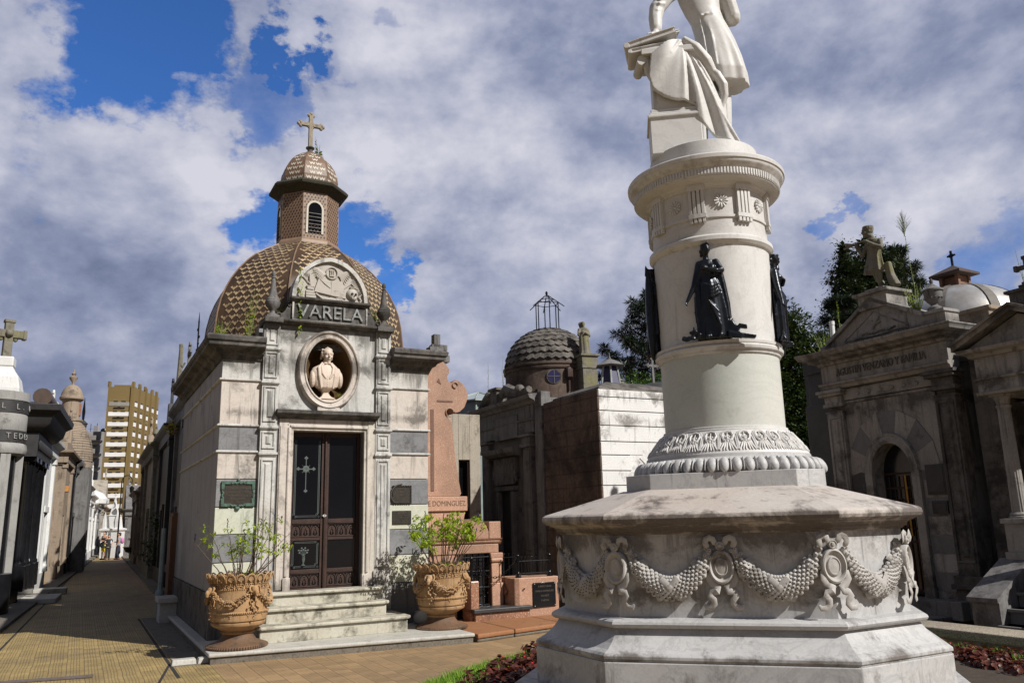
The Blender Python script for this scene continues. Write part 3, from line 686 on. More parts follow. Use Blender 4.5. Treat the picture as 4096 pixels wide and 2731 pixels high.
# plaques
def frame_plaque(x0, x1, z0, z1, fancy, mats, lines, parent, label, n=.03):
    m = MB(); m.mat(0); m.b(x0,x1,n-.01,n+.012,z0,z1)
    if fancy:
        m.mat(1); w_ = .05
        m.b(x0-.01,x0+w_,n,n+.028,z0+.12,z1-.12) if False else None
        for sx, sz in ((0,0),(1,0),(0,1),(1,1)):
            xa = x0-.01 if not sx else x1-.12; za = z0-.005 if not sz else z1-.115
            m.b(xa,xa+.13,n,n+.03,za if not sz else za+.075,za+.045 if not sz else za+.12); m.b(xa if not sx else xa+.085,xa+.045 if not sx else xa+.13,n,n+.029,za,za+.12)
        for q in range(14):
            t_ = q/13; a_ = math.sin(t_*PI)
            m.ball((x0+.10+(x1-x0-.2)*t_,-n-.012,z1-.02+.012*math.sin(q*2.1)),(.028,.018,.016),7,5); m.ball((x0+.10+(x1-x0-.2)*t_,-n-.012,z0+.015-.03*a_**6+.01*math.sin(q*1.7)),(.028,.018,.018),7,5)
        for q in range(8):
            z = z0+.1+(z1-z0-.2)*q/7
            for x in (x0+.012,x1-.012): m.ball((x+.008*math.sin(q*2),-n-.012,z),(.017,.016,.022),7,5)
        m.ball(((x0+x1)/2,-n-.015,z1+.02),(.025,.02,.03),7,5); m.ball(((x0+x1)/2,-n-.015,z0-.035),(.035,.02,.03),7,5)
    o = m.obj('plaque', mats, parent, bev=.003); o['label'] = label
    for txt, sz, zz in lines:
        tt_ = text('plaque_lettering', txt, sz, .003, mats[-1], o, (x0+x1)/2, n+.014, zz, .8)
    return o
M_let = plain('plaque_letters', (.13,.11,.085), .5, .4, .2, 20, bump=0)
frame_plaque(.06,.52,1.99,2.35,True,[M_plaq,M_patina,M_let],[('A. Y CONCEPCION VARELA',.045,2.25),('EL TRIBUNO DEL DISTRITO',.036,2.19),('HOMENAJE DEL CLUB',.036,2.145),('DE LOS ANGELES',.036,2.10),('1893',.03,2.055)],V,'green bronze plaque with scrolled frame left of the door')
frame_plaque(2.70,3.01,2.0,2.27,False,[M_plaq,M_let],[('AL DOCTOR',.028,2.22),('VARELA',.03,2.17),('SUS AMIGOS',.024,2.12)],V,'dark bronze plaque with leafy branch right of the door')
m = MB()
for k in range(30):
    t_ = k/29; a_ = rad(95+130*t_); x, z = 2.86+.19*math.cos(a_), 2.13+.17*math.sin(a_)
    m.ball((x,-.05,z),(.022,.012,.014),6,4)
for k in range(24):
    t_ = k/23; x = 2.70+.31*t_; m.ball((x,-.045,2.0+.008*math.sin(k*2.2)),(.014,.01,.012),5,4); m.ball((3.01+.006*math.sin(k*2.4),-.045,2.0+.27*t_),(.012,.01,.014),5,4); m.ball((x,-.045,2.27+.006*math.sin(k*2)),(.014,.01,.012),5,4)
m.obj('plaque_branch', M_plaq, V)
frame_plaque(2.70,3.02,1.665,1.88,False,[M_plaq,M_let],[('REMEMBRANZA',.028,1.84),('DE SUS DEUDOS',.022,1.80),('AGRADECIDOS',.022,1.765),('1901',.022,1.73)],V,'plain rectangular bronze plaque below the leafy one')
# dome
DX, DY = 1.665, 1.95
M_tile = stone('dome_tile_brown', (.105,.062,.036), (.06,.038,.026), (.022,.018,.014), .42, .35, .5, .15, 1.6, tint=(.10,.085,.055), ta=.5)
M_tileC = plain('dome_tile_cream', (.48,.36,.20), .5, 0, .3, 6, c2=(.28,.20,.12), bump=.1)
_nt = M_tileC.node_tree; _b = _nt.nodes['Principled BSDF']; _l = _b.inputs['Base Color'].links[0].from_socket; _g = N(_nt,'ShaderNodeNewGeometry')
_nt.links.new(mixc(_nt, 1.0, _l, ramp(_nt, _g.outputs['Random Per Island'], [(0,.45),(.12,.8),(1,1.1)]), 'MULTIPLY'), _b.inputs['Base Color'])
M_tileL = plain('lantern_tile_tan', (.235,.15,.095), .5, 0, .3, 8, c2=(.16,.105,.07), bump=.1)
M_tileW = plain('white_glazed_tile', (.50,.46,.38), .6, 0, .2, 10, bump=0)
def octa(R, ph=PI/8): return [(DX+R*math.cos(ph+k*PI/4), DY+R*math.sin(ph+k*PI/4)) for k in range(8)]
DP = [(4.50,1.0),(4.75,1.01),(5.0,1.0),(5.25,.985),(5.5,.955),(5.7,.915),(5.9,.86),(6.1,.785),(6.3,.69),(6.45,.60),(6.58,.50),(6.68,.41),(6.76,.33)]
RI = 1.655/math.cos(PI/8)
m = MB(); rows = []
for z, r in DP: rows.append([m.V((x,y,z)) for x, y in octa(RI*r)])
for a, c in zip(rows, rows[1:]):
    for k in range(8): m.F((a[k],a[(k+1)%8],c[(k+1)%8],c[k]))
m.F(rows[-1])
def inlay(m, prof, RI_, shape, sp, rowh, lift, mi, s0=0.0, s1=9e9, edge=.06):
    """small tiles of another colour set in the eight dome faces; shape in units of sp x rowh"""
    arc = [0]
    for (z0, r0), (z1, r1) in zip(prof, prof[1:]): arc.append(arc[-1]+math.hypot(z1-z0,(r1-r0)*RI_*math.cos(PI/8)))
    m.mat(mi)
    def at(k, s_, x):
        s_ = max(0,min(arc[-1],s_)); i = 0
        while i < len(arc)-2 and arc[i+1] < s_: i += 1
        f_ = (s_-arc[i])/(arc[i+1]-arc[i]); z = prof[i][0]+(prof[i+1][0]-prof[i][0])*f_; r = (prof[i][1]+(prof[i+1][1]-prof[i][1])*f_)*RI_
        ai = r*math.cos(PI/8)+lift; an = PI/4*(k+1); return Vector((DX+ai*math.cos(an)-x*math.sin(an), DY+ai*math.sin(an)+x*math.cos(an), z+lift*.6)), r*math.sin(PI/8)
    j = 0; s_ = rowh*.6+s0
    while s_ < min(arc[-1]-rowh*.5, s1):
        for k in range(8):
            hw = at(k, s_, 0)[1]; c_ = int((hw*2)/sp)+2
            for q in range(-c_, c_+1):
                xc = (q+(.5 if j % 2 else 0))*sp
                if abs(xc)+sp*.5 > hw-edge*0.3: continue
                jx, jz = random.uniform(-.02,.02)*sp, random.uniform(-.02,.02)*rowh
                for poly in shape:
                    m.poly([at(k, s_+py*rowh+jz, -(xc+px_*sp)+jx)[0] for px_, py in poly][::-1])
        s_ += rowh; j += 1
BIRD = [[(0,-.42),(.26,-.02),(0,.22),(-.26,-.02)],[(.10,.04),(.30,-.02),(.50,.18),(.30,.44)],[(-.10,.04),(-.30,.44),(-.50,.18),(-.30,-.02)]]
inlay(m, DP, RI, BIRD, .150, .112, .004, 1)
m.mat(2)
for k in range(8):     # narrow tan hip tiles
    for a, c in zip(DP, DP[1:]):
        A_ = octa(RI*a[1]+.004)[k]; B_ = octa(RI*c[1]+.004)[k]; m.tube([(A_[0],A_[1],a[0]),(B_[0],B_[1],c[0])],.013,5)
m.obj('dome', [M_tile, M_tileC, M_tileL], V)
m = MB(); RL = .535/math.cos(PI/8)
LP = [(6.70,1.12),(6.80,1.06),(6.84,1.0),(7.80,.985)]
m.mat(0)
rows = []
for z, r in LP: rows.append([m.V((x,y,z)) for x, y in octa(RL*r)])
for a, c in zip(rows, rows[1:]):
    for k in range(8): m.F((a[k],a[(k+1)%8],c[(k+1)%8],c[k]))
RH = [[(0,-.5),(.30,0),(0,.5),(-.30,0)]]
inlay(m, [(6.84,1.0),(7.80,.985)], RL, RH, .062, .055, .003, 1, edge=0)
lan = m.obj('lantern', [M_tileL, M_tile], V)
for k in (1,3,5,7):
    an = PI/4*(k+1); T = Matrix.Translation((DX,DY,0)) @ Matrix.Rotation(an+PI/2,4,'Z') @ Matrix.Translation((0,-.535*.99,0))
    m = MB(); m.M = T
    hw, zb, zs = .125, 6.93, 7.40
    arch = [(hw*math.cos(PI*q/10), zs+hw*1.1*math.sin(PI*q/10)) for q in range(11)]
    inn = [(hw,zb)]+arch+[(-hw,zb)]; ww = .035
    out = [(hw+ww,zb)]+[((hw+ww)*math.cos(PI*q/10), zs+(hw+ww)*1.1*math.sin(PI*q/10)) for q in range(11)]+[(-hw-ww,zb)]
    m.mat(0)
    for q in range(len(inn)-1):
        a_, b_, c_, d_ = inn[q], out[q], out[q+1], inn[q+1]
        m.poly([(a_[0],-.02,a_[1]),(b_[0],-.02,b_[1]),(c_[0],-.02,c_[1]),(d_[0],-.02,d_[1])]); m.poly([(b_[0],-.02,b_[1]),(b_[0],.01,b_[1]),(c_[0],.01,c_[1]),(c_[0],-.02,c_[1])])
    m.mat(1); m.poly([(x,-.006,z) for x, z in inn])
    m.mat(2)
    for q in range(6): m.box((0,-.012,6.97+.07*q),(hw*1.9,.03,.012))
    m.obj('window', [M_tileW, M_glass, M_grey], lan)
m = MB()
m.sweep(octa(RL*.985), [(0,7.74),(.05,7.78),(.07,7.80),(.16,7.86),(.17,7.90),(.13,7.95),(.0,8.0)])
m.obj('eaves', plain('mossy_eaves', (.035,.028,.018), .9, 0, .4, 8, c2=(.02,.02,.01), bump=.6), V)
m = MB(); CP = [(7.98,1.0),(8.12,1.02),(8.26,.98),(8.40,.88),(8.52,.74),(8.62,.56),(8.70,.36),(8.75,.18)]; RC = .50/math.cos(PI/8)
rows = []
for z, r in CP: rows.append([m.V((x,y,z)) for x, y in octa(RC*r)])
for a, c in zip(rows, rows[1:]):
    for k in range(8): m.F((a[k],a[(k+1)%8],c[(k+1)%8],c[k]))
CH = [[(-.42,.1),(-.21,-.35),(0,.0),(0,.38),(-.21,.08),(-.42,.45)],[(.42,.1),(.42,.45),(.21,.08),(0,.38),(0,.0),(.21,-.35)]]
inlay(m, CP, RC, CH, .125, .105, .004, 1, edge=0)
m.obj('cupola', [plain('cupola_tile', (.17,.10,.06), .5, 0, .4, 6, c2=(.11,.07,.045), bump=.2), M_tileW], V)
m = MB(); m.lathe([(.10,8.72),(.09,8.76),(.05,8.78),(.05,8.82),(.085,8.86),(.085,8.875),(.05,8.885)], (DX,DY,0), 14)
m.obj('cross_base', M_dome, V)
def trefoil_cross(m, x, y, z0, h, w_, t_, arm=.72):
    m.box((x,y,z0+h/2),(t_*1.1,t_,h)); zc = z0+h*arm; m.box((x,y,zc),(w_,t_*.96,t_*1.05))
    for dx, dz in ((w_/2,0),(-w_/2,0),(0,h-h*arm)):
        cx, cz = x+dx, zc+dz
        for ex, ez in ((1,0),(-1,0),(0,1),(0,-1)):
            if (ex*dx < 0) or (ez*dz < 0): continue
            m.ball((cx+ex*t_*.55,y,cz+ez*t_*.55),(t_*.55,t_*.48,t_*.55),8,6)
    for q in range(4):
        a_ = PI/4+q*PI/2; m.ball((x+t_*.8*math.cos(a_),y,zc+t_*.8*math.sin(a_)),(t_*.5,t_*.4,t_*.5),6,4)
m = MB(); trefoil_cross(m, DX, DY, 8.88, .68, .40, .07, .70); m.obj('cross', stone('cross_stone', (.42,.36,.27), (.30,.26,.20), (.08,.07,.05), .35, .1, .85, .4, 9), V, bev=.006)
# ============================================================ bust in the niche
def head(m, c, r, face=(0,-1), hair=0, detail=True):
    """head of height ~2.5r centred at c, looking along face (xy)"""
    f = Vector((face[0],face[1],0)).normalized(); s_ = Vector((f.y*-1,f.x,0))
    R = Matrix((( -f.y*-1*1, -f.x, 0),(0,0,0),(0,0,1))) if False else Matrix(((s_.x,f.x,0),(s_.y,f.y,0),(0,0,1)))
    def P(a, b_, z): return Vector(c)+s_*a*r+f*b_*r+Vector((0,0,z*r))
    m.ball(P(0,-.12,.22), (.80*r,.98*r,.92*r), 16, 12, R)
    m.ball(P(0,.18,-.25), (.62*r,.68*r,.95*r), 16, 12, R)
    m.ball(P(0,.42,-.92), (.36*r,.30*r,.28*r), 10, 8, R)
    if detail:
        m.ball(P(0,.80,.28), (.52*r,.20*r,.24*r), 12, 8, R)        # forehead
        m.tube([P(-.5,.74,.12),P(-.22,.88,.15),P(0,.84,.08),P(.22,.88,.15),P(.5,.74,.12)], .10*r, 6)
        m.tube([P(0,.88,.10),P(0,1.06,-.16),P(0,1.12,-.30),P(0,.92,-.38)], [.09*r,.12*r,.15*r,.10*r], 8)
        m.ball(P(-.11,.98,-.32), .10*r, 6, 5); m.ball(P(.11,.98,-.32), .10*r, 6, 5)
        m.tube([P(-.26,.80,-.58),P(0,.93,-.55),P(.26,.80,-.58)], [.04*r,.09*r,.04*r], 6); m.tube([P(-.22,.80,-.68),P(0,.90,-.69),P(.22,.80,-.68)], [.04*r,.09*r,.04*r], 6)
        for q in (-1,1):
            m.ball(P(q*.30,.76,-.02), (.15*r,.10*r,.08*r), 8, 6, R); m.ball(P(q*.42,.60,-.34), (.24*r,.26*r,.26*r), 8, 6, R)
            m.ball(P(q*.80,-.05,-.08), (.09*r,.18*r,.28*r), 8, 6, R)
    return P, R
B_ = thing('bust', 'pale marble bust of a man in coat and bow tie inside the oval niche', 'bust', Vf(1.58,.07,3.61), 28)
m = MB(); m.b(-.165,.165,-.24,.0,-.02,.02); m.b(-.15,.15,-.225,-.015,.02,.035)
m.sweep([(-.03,.09),(.03,.09),(.03,.15),(-.03,.15)][::1], [(.10,.035),(.09,.05),(.05,.075),(.025,.11),(.02,.15),(.04,.18),(.065,.20),(.065,.215)])
m.obj('socle', M_bust, B_, bev=.004)
m = MB(); y0 = .11
body = [(.19,.0,y0,.155,.075,0),(.22,.0,y0,.20,.10,0),(.30,0,y0,.225,.11,0),(.40,.0,y0+.005,.25,.115,0),(.48,0,y0+.01,.265,.105,0),(.54,.0,y0+.012,.235,.09,0),(.585,.0,y0+.012,.15,.075,0),(.61,0,y0+.01,.075,.065,0)]
R_ = []
for z, x, y, rx, ry, k in body: R_.append([m.V((x+rx*math.cos(2*PI*i/32), y+ry*math.sin(2*PI*i/32)-.02, z+.02*(abs(math.cos(2*PI*i/32))**2)*(1 if z < .35 else 0))) for i in range(32)])
for a, c in zip(R_, R_[1:]):
    for k in range(32): m.F((a[k],a[(k+1)%32],c[(k+1)%32],c[k]), True)
m.F(R_[0][::-1]); m.F(R_[-1])
m.tube([(0,y0,.54),(.01,y0-.02,.68)],[.072,.066],12)
P_, R_ = head(m, (.012,y0-.03,.755), .108, (.10,-1))
for q in range(22):        # side-swept hair
    a_ = rad(20+q*15); m.ball(P_(.72*math.cos(a_), -.25+.55*math.sin(a_)*.9, .55+.25*math.sin(q*1.3)), .026, 6, 5)
for q in (-1,1):
    for k in range(5): m.ball(P_(q*.86, -.1-.12*k, .35-.2*k), .022, 6, 5)
for k in range(7): m.tube([P_(-.7,.25-.1*k,.65),P_(-.2,.5-.12*k,1.08),P_(.5,.4-.12*k,.85)], .016, 5)
for q in (-1,1):           # lapels, coat edges, bow tie
    m.tube([(q*.055,y0-.075,.62),(q*.10,y0-.105,.55),(q*.085,y0-.13,.44),(q*.03,y0-.135,.36)], [.014,.022,.022,.012], 6, flat=.5, updir=(0,1,0))
    m.tube([(q*.075,y0-.06,.63),(q*.145,y0-.10,.54),(q*.135,y0-.125,.40),(q*.10,y0-.12,.20)], [.016,.03,.028,.016], 6, flat=.5, updir=(0,1,0))
    m.ball((q*.035,y0-.085,.615), (.035,.018,.018), 8, 6); m.ball((q*.24,y0-.01,.36), (.055,.085,.14), 10, 8)
for z in (.23,.27,.31,.35): m.ball((.0,y0-.128,z), .009, 6, 4)
m.tube([(0,y0-.125,.20),(0,y0-.128,.37)], .006, 4)
_b = sculpt(m, 'figure', M_bust, B_, .0058, 0); _b.scale = (.93,.95,1.0)
def leafclump(m, c, r, n, size, up=.3, flatr=1.0):
    for _ in range(n):
        d = Vector((random.gauss(0,1),random.gauss(0,1),random.gauss(0,1)*flatr)).normalized()*r*random.random()**.5
        leaf(m, Vector(c)+d, size*random.uniform(.6,1.2))
def leaf(m, p, s_, d=None, w=.55, droop=.2):
    if d is None: d = Vector((random.uniform(-1,1),random.uniform(-1,1),random.uniform(-.5,.6)))
    d = d.normalized(); n = Vector((random.uniform(-.6,.6),random.uniform(-.6,.6),1)); sd = d.cross(n)
    sd = sd.normalized() if sd.length > 1e-4 else Vector((1,0,0)); t = p+d*s_; mid = p+d*s_*.45
    dn = Vector((0,0,-droop*s_))
    m.poly([p, mid+sd*w*s_*.5, t+dn, mid-sd*w*s_*.5])
for k, u in ((0,1.375),(1,1.80)):
    m = MB(); leafclump(m, (0,0,.06), .05, 60, .022)
    tag(m.obj('weed', M_leafY, loc=Vf(u, -.03, 3.66)), 'tiny moss plant growing in the niche on the bust\'s '+('left' if k == 0 else 'right')+' as one looks at it', 'weed', 'tiny plants in the oval niche')

# ============================================================ terracotta planters
def planter():
    T = thing('planter', '', 'planter')
    m = MB(); m.lathe([(.02,0),(.375,0),(.385,.02),(.375,.05),(.33,.065),(.24,.10),(.205,.15),(.20,.18)], seg=48)
    for k in range(70): a_ = 2*PI*k/70; m.ball((.382*math.cos(a_),.382*math.sin(a_),.026),(.017,.017,.02),5,4)
    m.obj('foot', M_terraD, T)
    m = MB()
    m.lathe([(.20,.18),(.215,.20),(.205,.22),(.26,.25),(.33,.285),(.345,.30),(.35,.33),(.335,.335),(.335,.35),(.355,.355),(.362,.375),(.362,.44),(.375,.445),(.378,.46),(.362,.475),(.366,.60),(.362,.72),(.368,.75),(.362,.76),(.368,.82),(.375,.825),(.372,.835),(.388,.86),(.405,.93),(.375,.93),(.36,.86),(.35,.84),(.02,.84)], seg=56, cap=False)
    for z, r, c_, s_ in ((.462,.382,90,.010),(.76,.372,90,.009),(.822,.380,90,.009),(.205,.215,50,.009)):
        for k in range(c_): a_ = 2*PI*k/c_; m.ball((r*math.cos(a_),r*math.sin(a_),z),s_,5,4)
    n = 20
    for k in range(n):      # shell rim
        a0 = 2*PI*k/n; T_ = Matrix.Rotation(a0,4,'Z') @ Matrix.Translation((.395,0,.845)); m.M = T_
        w = .058
        m.tube([(.0,-w,0)]+[(.012+.02*math.sin(t_),-w*math.cos(t_),.03+.075*math.sin(t_)) for t_ in [PI*q/8 for q in range(9)]]+[(.0,w,0)], .010, 5)
        for q in range(7):
            t_ = rad(25+q*21.7); m.tube([(.004,0,.012),(.016,-.038*math.cos(t_),.015+.062*math.sin(t_))],[.004,.009],4)
        m.ball((.006,0,.012),.012,5,4)
        m.M = Matrix.Rotation(a0,4,'Z') @ Matrix.Translation((.372,0,.79))      # scroll band
        m.tube([(0,-.05+.025*q*.2+.024*math.sin(q*.9),.018*math.cos(q*.9)*(1-.07*q)) for q in range(11)], .0065, 4)
        m.ball((.002,.035,-.012),.010,5,4); m.ball((.002,.04,.012),.008,5,4)
        m.M = Matrix.Rotation(a0,4,'Z') @ Matrix.Translation((.365,0,.425))
        if k % 2: 
            for dy, dz in ((0,0),(-.014,.008),(.014,.008),(0,-.018)): m.ball((0,dy,dz),.010,5,4)
    m.M = None
    m.obj('bowl', M_terra, T)
    m = MB(); m.lathe([(.01,.85),(.355,.85)], seg=24, cap=False); m.F([m.V((.355*math.cos(2*PI*k/24),.355*math.sin(2*PI*k/24),.852)) for k in range(24)]); m.obj('soil', M_soil, T)
    for k in range(4):
        a0 = rad(45+90*k); m = MB(); m.M = Matrix.Rotation(a0,4,'Z')
        m.ball((.40,0,.745),(.055,.05,.06),10,8); m.ball((.445,0,.715),(.04,.032,.045),8,6); m.ball((.455,0,.685),(.025,.022,.025),8,6)
        for s_ in (-1,1):
            m.tube([(.38,s_*.02,.79),(.39,s_*.055,.80),(.40,s_*.075,.77),(.42,s_*.07,.73),(.44,s_*.05,.72)],[.018,.018,.016,.012,.007],6); m.ball((.44,s_*.025,.74),.010,5,4)
            for q in range(7): m.ball((.385+.004*q,s_*.03*math.sin(q*1.1),.66-.035*q+.01*q*s_),(.012,.018,.016),5,4)
            m.tube([(.38,s_*.01,.66),(.375,s_*.05,.60),(.378,s_*.035,.55),(.375,s_*.085,.52),(.372,s_*.075,.48)],[.008,.012,.010,.012,.005],5)
        sculpt(m, 'ram_head', M_terra, T, .006, 1)
        m = MB(); 
        for q in range(21):
            t_ = q/20; a_ = rad(45+90*k+8+74*t_); sag = .135*math.sin(PI*t_); z = .715-sag*1.0; rr = .385+.012*math.sin(PI*t_)
            th_ = .022+.020*math.sin(PI*t_)
            for j in range(7):
                b_ = random.random()*2*PI; m.ball((rr*math.cos(a_)+.02*math.cos(a_)+.0, rr*math.sin(a_)+.02*math.sin(a_), z) + Vector((0,0,0)) if False else (( rr+th_*.8*abs(math.cos(b_)))*math.cos(a_+random.uniform(-.03,.03)), (rr+th_*.8*abs(math.cos(b_)))*math.sin(a_+random.uniform(-.03,.03)), z+th_*math.sin(b_)), (.015,.015,.012), 5, 4)
        m.obj('garland', M_terra, T)
    return T
PL = planter(); PL['label'] = 'terracotta planter left of the mausoleum steps, at the alley corner'
PL['group'] = 'ornate terracotta planters beside the steps'; PL.location = Vf(.22,.96,.135); PL.rotation_euler[2] = rad(2)
PR = copy_tree(PL); PR['label'] = 'terracotta planter right of the mausoleum steps, near the pink granite tomb'; PR.location = Vf(3.20,.86,.12); PR.rotation_euler[2] = rad(25)
def shrub(label, loc, stems, nl, size, fill=0, seed=1, flowers=6, cat='shrub', name='potted_shrub'):
    random.seed(seed); T = thing(name, label, cat, loc)
    ms, ml, mf = MB(), MB(), MB()
    for (dx, dy, h, lean) in stems:
        base = Vector((dx*.35,dy*.35,0)); tip = Vector((dx+lean[0],dy+lean[1],h)); mid = base.lerp(tip,.5)+Vector((random.uniform(-.05,.05),random.uniform(-.05,.05),h*.12))
        pts = []
        for q in range(9):
            t_ = q/8; p = base*(1-t_)**2+mid*2*t_*(1-t_)+tip*t_*t_; pts.append(p+Vector((random.uniform(-.008,.008),random.uniform(-.008,.008),0)))
        ms.tube(pts, [.009*(1-.75*q/8) for q in range(9)], 5)
        for q in (5,6,7,8):
            if random.random() < .9:
                d = Vector((random.uniform(-1,1),random.uniform(-1,1),random.uniform(.1,.9))).normalized()*random.uniform(.06,.16)
                e = pts[q]+d; ms.tube([pts[q],pts[q]+d*.5+Vector((0,0,.01)),e],[.004,.003,.002],4)
                if random.random() < nl[1]:
                    for _ in range(nl[0]): leaf(ml, e+Vector((random.gauss(0,.032),random.gauss(0,.032),random.gauss(0,.022))), size*random.uniform(.6,1.25), Vector((random.uniform(-1,1),random.uniform(-1,1),random.uniform(-.8,.3))), .62, .3)
        if random.random() < .5 and flowers:
            e = pts[-1]+Vector((random.uniform(-.05,.05),0,random.uniform(.08,.2))); ms.tube([pts[-1],e],[.003,.0015],4)
            for q in range(7): p = pts[-1].lerp(e,.3+.1*q); mf.ball(p+Vector((random.uniform(-.01,.01),0,0)), (.009,.007,.008),5,4)
    for _ in range(fill):
        a_ = random.random()*2*PI; leaf(ml, Vector((.22*math.cos(a_)*random.random()+.1,.22*math.sin(a_)*random.random(),random.uniform(0,.12))), size)
    ms.obj('stem', M_stem, T); ml.obj('foliage', M_leafY, T)
    if mf.f: mf.obj('flower', M_flowerP, T)
    random.seed(seed+99); return T
sr = random.Random(3)
def tdir(a, b_=0): return (a*.883+b_*.469, a*.469-b_*.883)      # facade frame to world
st = []
for a_, h, ln in ((-.62,.52,-.1),(-.5,.62,0),(-.38,.44,-.12),(-.25,.66,0),(-.1,.60,.05),(.0,.72,.02),(.08,.50,0),(.18,.68,.05),(.3,.80,.08),(.42,.76,.12),(.52,.62,.2),(.60,.50,.22),(.40,.36,.2),(-.2,.40,0),(.25,.42,.0),(-.05,.34,0)):
    x, y = tdir(a_*.8, sr.uniform(-.2,.25)); st.append((x, y, h, tdir(ln,0)))
shrub('sparse leggy shrub with yellow-green leaf tufts in the left terracotta planter', Vf(.22,.96,.985), st, (13,.8), .052, 30, 4)
st = []
for _ in range(26):
    a_ = sr.uniform(-.5,.6); x, y = tdir(a_, sr.uniform(-.3,.35)); st.append((x, y, sr.uniform(.35,.78)*(1.15-.5*abs(a_-.1)), (sr.uniform(-.08,.08),0)))
shrub('dense leafy yellow-green shrub in the right terracotta planter', Vf(3.20,.86,.97), st, (24,1.0), .050, 140, 8)
# weeds on the mausoleum roof
def weed(label, loc, n, h, spread, size, mat=M_leafG, seed=1, lean=(0,0), per=9, group=None, stem=M_stemG):
    random.seed(seed); T = thing('weed', label, 'weed', loc, group=group); ms, ml = MB(), MB()
    for _ in range(n):
        hh = h if n == 1 else h*random.uniform(.6,1); a_ = random.random()*2*PI; tip = Vector((spread*math.cos(a_)*random.random()+lean[0]*hh, spread*math.sin(a_)*random.random()+lean[1]*hh, hh))
        pts = [tip*t_+Vector((0,0,0)) + Vector((random.uniform(-.01,.01),0,0)) for t_ in (0,.25,.5,.75,1)]
        ms.tube(pts, [.006,.005,.004,.003,.0015], 4)
        for q in range(int(per*hh/h)):
            t_ = .1+.9*q/per; leaf(ml, tip*t_, size*(1.1-.5*t_), Vector((random.uniform(-1,1),random.uniform(-1,1),random.uniform(.0,.9))), .32)
    ms.obj('stem', stem, T); ml.obj('foliage', mat, T); random.seed(seed+5); return T
weed('leafy vine weed climbing the left side of the tiled dome', Vf(.42,-.55,4.52), 5, 1.15, .18, .10, M_leafY, 3, per=16)
weed('low grassy weed on the left cornice of the domed mausoleum', Vf(-.05,-.25,4.54), 16, .35, .25, .07, M_leafY, 5)
weed('tuft of dry weed behind the left finial', Vf(.88,-.30,4.9), 14, .42, .16, .06, M_leafG, 6)
weed('small yellow-green plant hanging by the right finial', Vf(2.42,-.16,4.95), 16, .35, .2, .06, M_leafY, 7)
weed('leafy sprig growing beside the cross on the cupola', Vf(1.86,-2.0,8.62), 6, .55, .12, .11, M_leafG, 8, per=10)
m = MB(); 
for k in range(60): leaf(m, Vector((random.uniform(-.02,.03),0,-.02*k*.9+random.uniform(-.01,.01))), .05, Vector((random.uniform(-1,1),-.3,-.6)))
tag(m.obj('weed', M_leafY, loc=Vf(1.10,.10,5.75)), 'thin green vine trailing down the rim of the carved lunette', 'weed')

# ============================================================ pink granite tomb
D_ = thing('granite_tomb', 'tall pink granite tomb with carved scroll cross and black iron gate', 'tomb', (-4.40,12.04,0), 28)
m = MB(); m.b(3.36,4.66,-2.2,-.35,0,.66); m.b(3.36,4.66,-2.2,-.38,.66,1.15)
m.b(3.36,3.85,-.4,-.02,.0,1.16); m.b(4.46,4.68,-.4,.04,0,.66); m.b(4.47,4.66,-.4,.02,.66,.98); m.tube([(4.46,-.0,1.03),(4.68,-.0,1.03)],.05,8); m.b(4.45,4.69,-.4,.035,1.06,1.15)
m.obj('base', M_pink, D_, bev=.015)
m = MB(); m.b(3.36,4.62,-2.2,.0,1.15,1.30); m.mould(3.36,4.66,[(-1.5,1.30),(.0,1.30),(.03,1.33),(.03,1.36),(.06,1.385),(-1.5,1.385)])
m.b(4.44,4.665,-1.2,.01,1.385,1.67)
pts = [(3.36,1.385),(4.44,1.385),(4.44,1.50),(4.40,1.60),(4.30,1.68),(4.15,1.72),(4.02,1.64),(3.9,1.60),(3.36,1.60)]
m.slab(pts, -1.2, .0); m.obj('sarcophagus', M_pink, D_, bev=.015)
m = MB(); m.slab([(3.3,1.6),(4.06,1.6),(4.10,1.78),(4.12,1.86),(3.3,1.86)], -.9, -.24); m.b(3.25,4.14,-.9,-.2,1.86,2.105); m.obj('plinth', M_pink, D_, bev=.01)
m = MB()
L_ = [(4.04,2.11),(4.07,2.16),(4.0,2.5),(3.95,2.9),(3.90,3.40),(3.86,3.44),(3.80,3.50),(3.80,3.58),(3.86,3.63),(3.92,3.61),(3.97,3.55),(4.06,3.58),(4.15,3.66),(4.20,3.78),(4.22,3.88),(4.19,4.0),(4.12,4.09),(4.03,4.14),(3.98,4.15),(3.94,4.12),(3.90,4.08),(3.84,4.12),(3.82,4.20),(3.86,4.27),(3.86,4.34),(3.80,4.42),(3.72,4.48),(3.66,4.52),(3.58,4.54),(3.48,4.50)]
mir = [(3.40*2-x, z) for x, z in L_][::-1]
pts = L_+mir
m.slab(pts, -.75, -.30)
for q in ((3.86,3.56,.075),(3.97,4.05,.05)): m.tube([(q[0]+q[2]*math.cos(t_),.285,q[1]+q[2]*math.sin(t_)) for t_ in [2*PI*j/14*.8 for j in range(15)]],.012,5)
m.obj('scroll_cross', M_pink, D_, bev=.02)
m = MB(); m.b(3.50,3.56,-.32,-.292,2.2,3.6); m.b(3.62,3.92,-.32,-.292,3.74,3.77); m.slab([(3.62,4.10),(3.70,4.05),(3.66,4.16)],-.32,-.292)
m.obj('groove_shadow', plain('granite_shadow_line', (.16,.085,.06), .8, 0, .3, 20), D_)  # raised dark strips paint in the shadow of carved grooves
text('inscription', 'A. FORTUNA DE DOMINGUEZ', .125, .003, plain('engraved_letters', (.17,.10,.07), .7, 0, .3, 20, bump=0), D_, 3.40, -.198, 1.985, .83)
m = MB(); gx0, gx1, gz0, gz1 = 3.86,4.45,.30,1.14
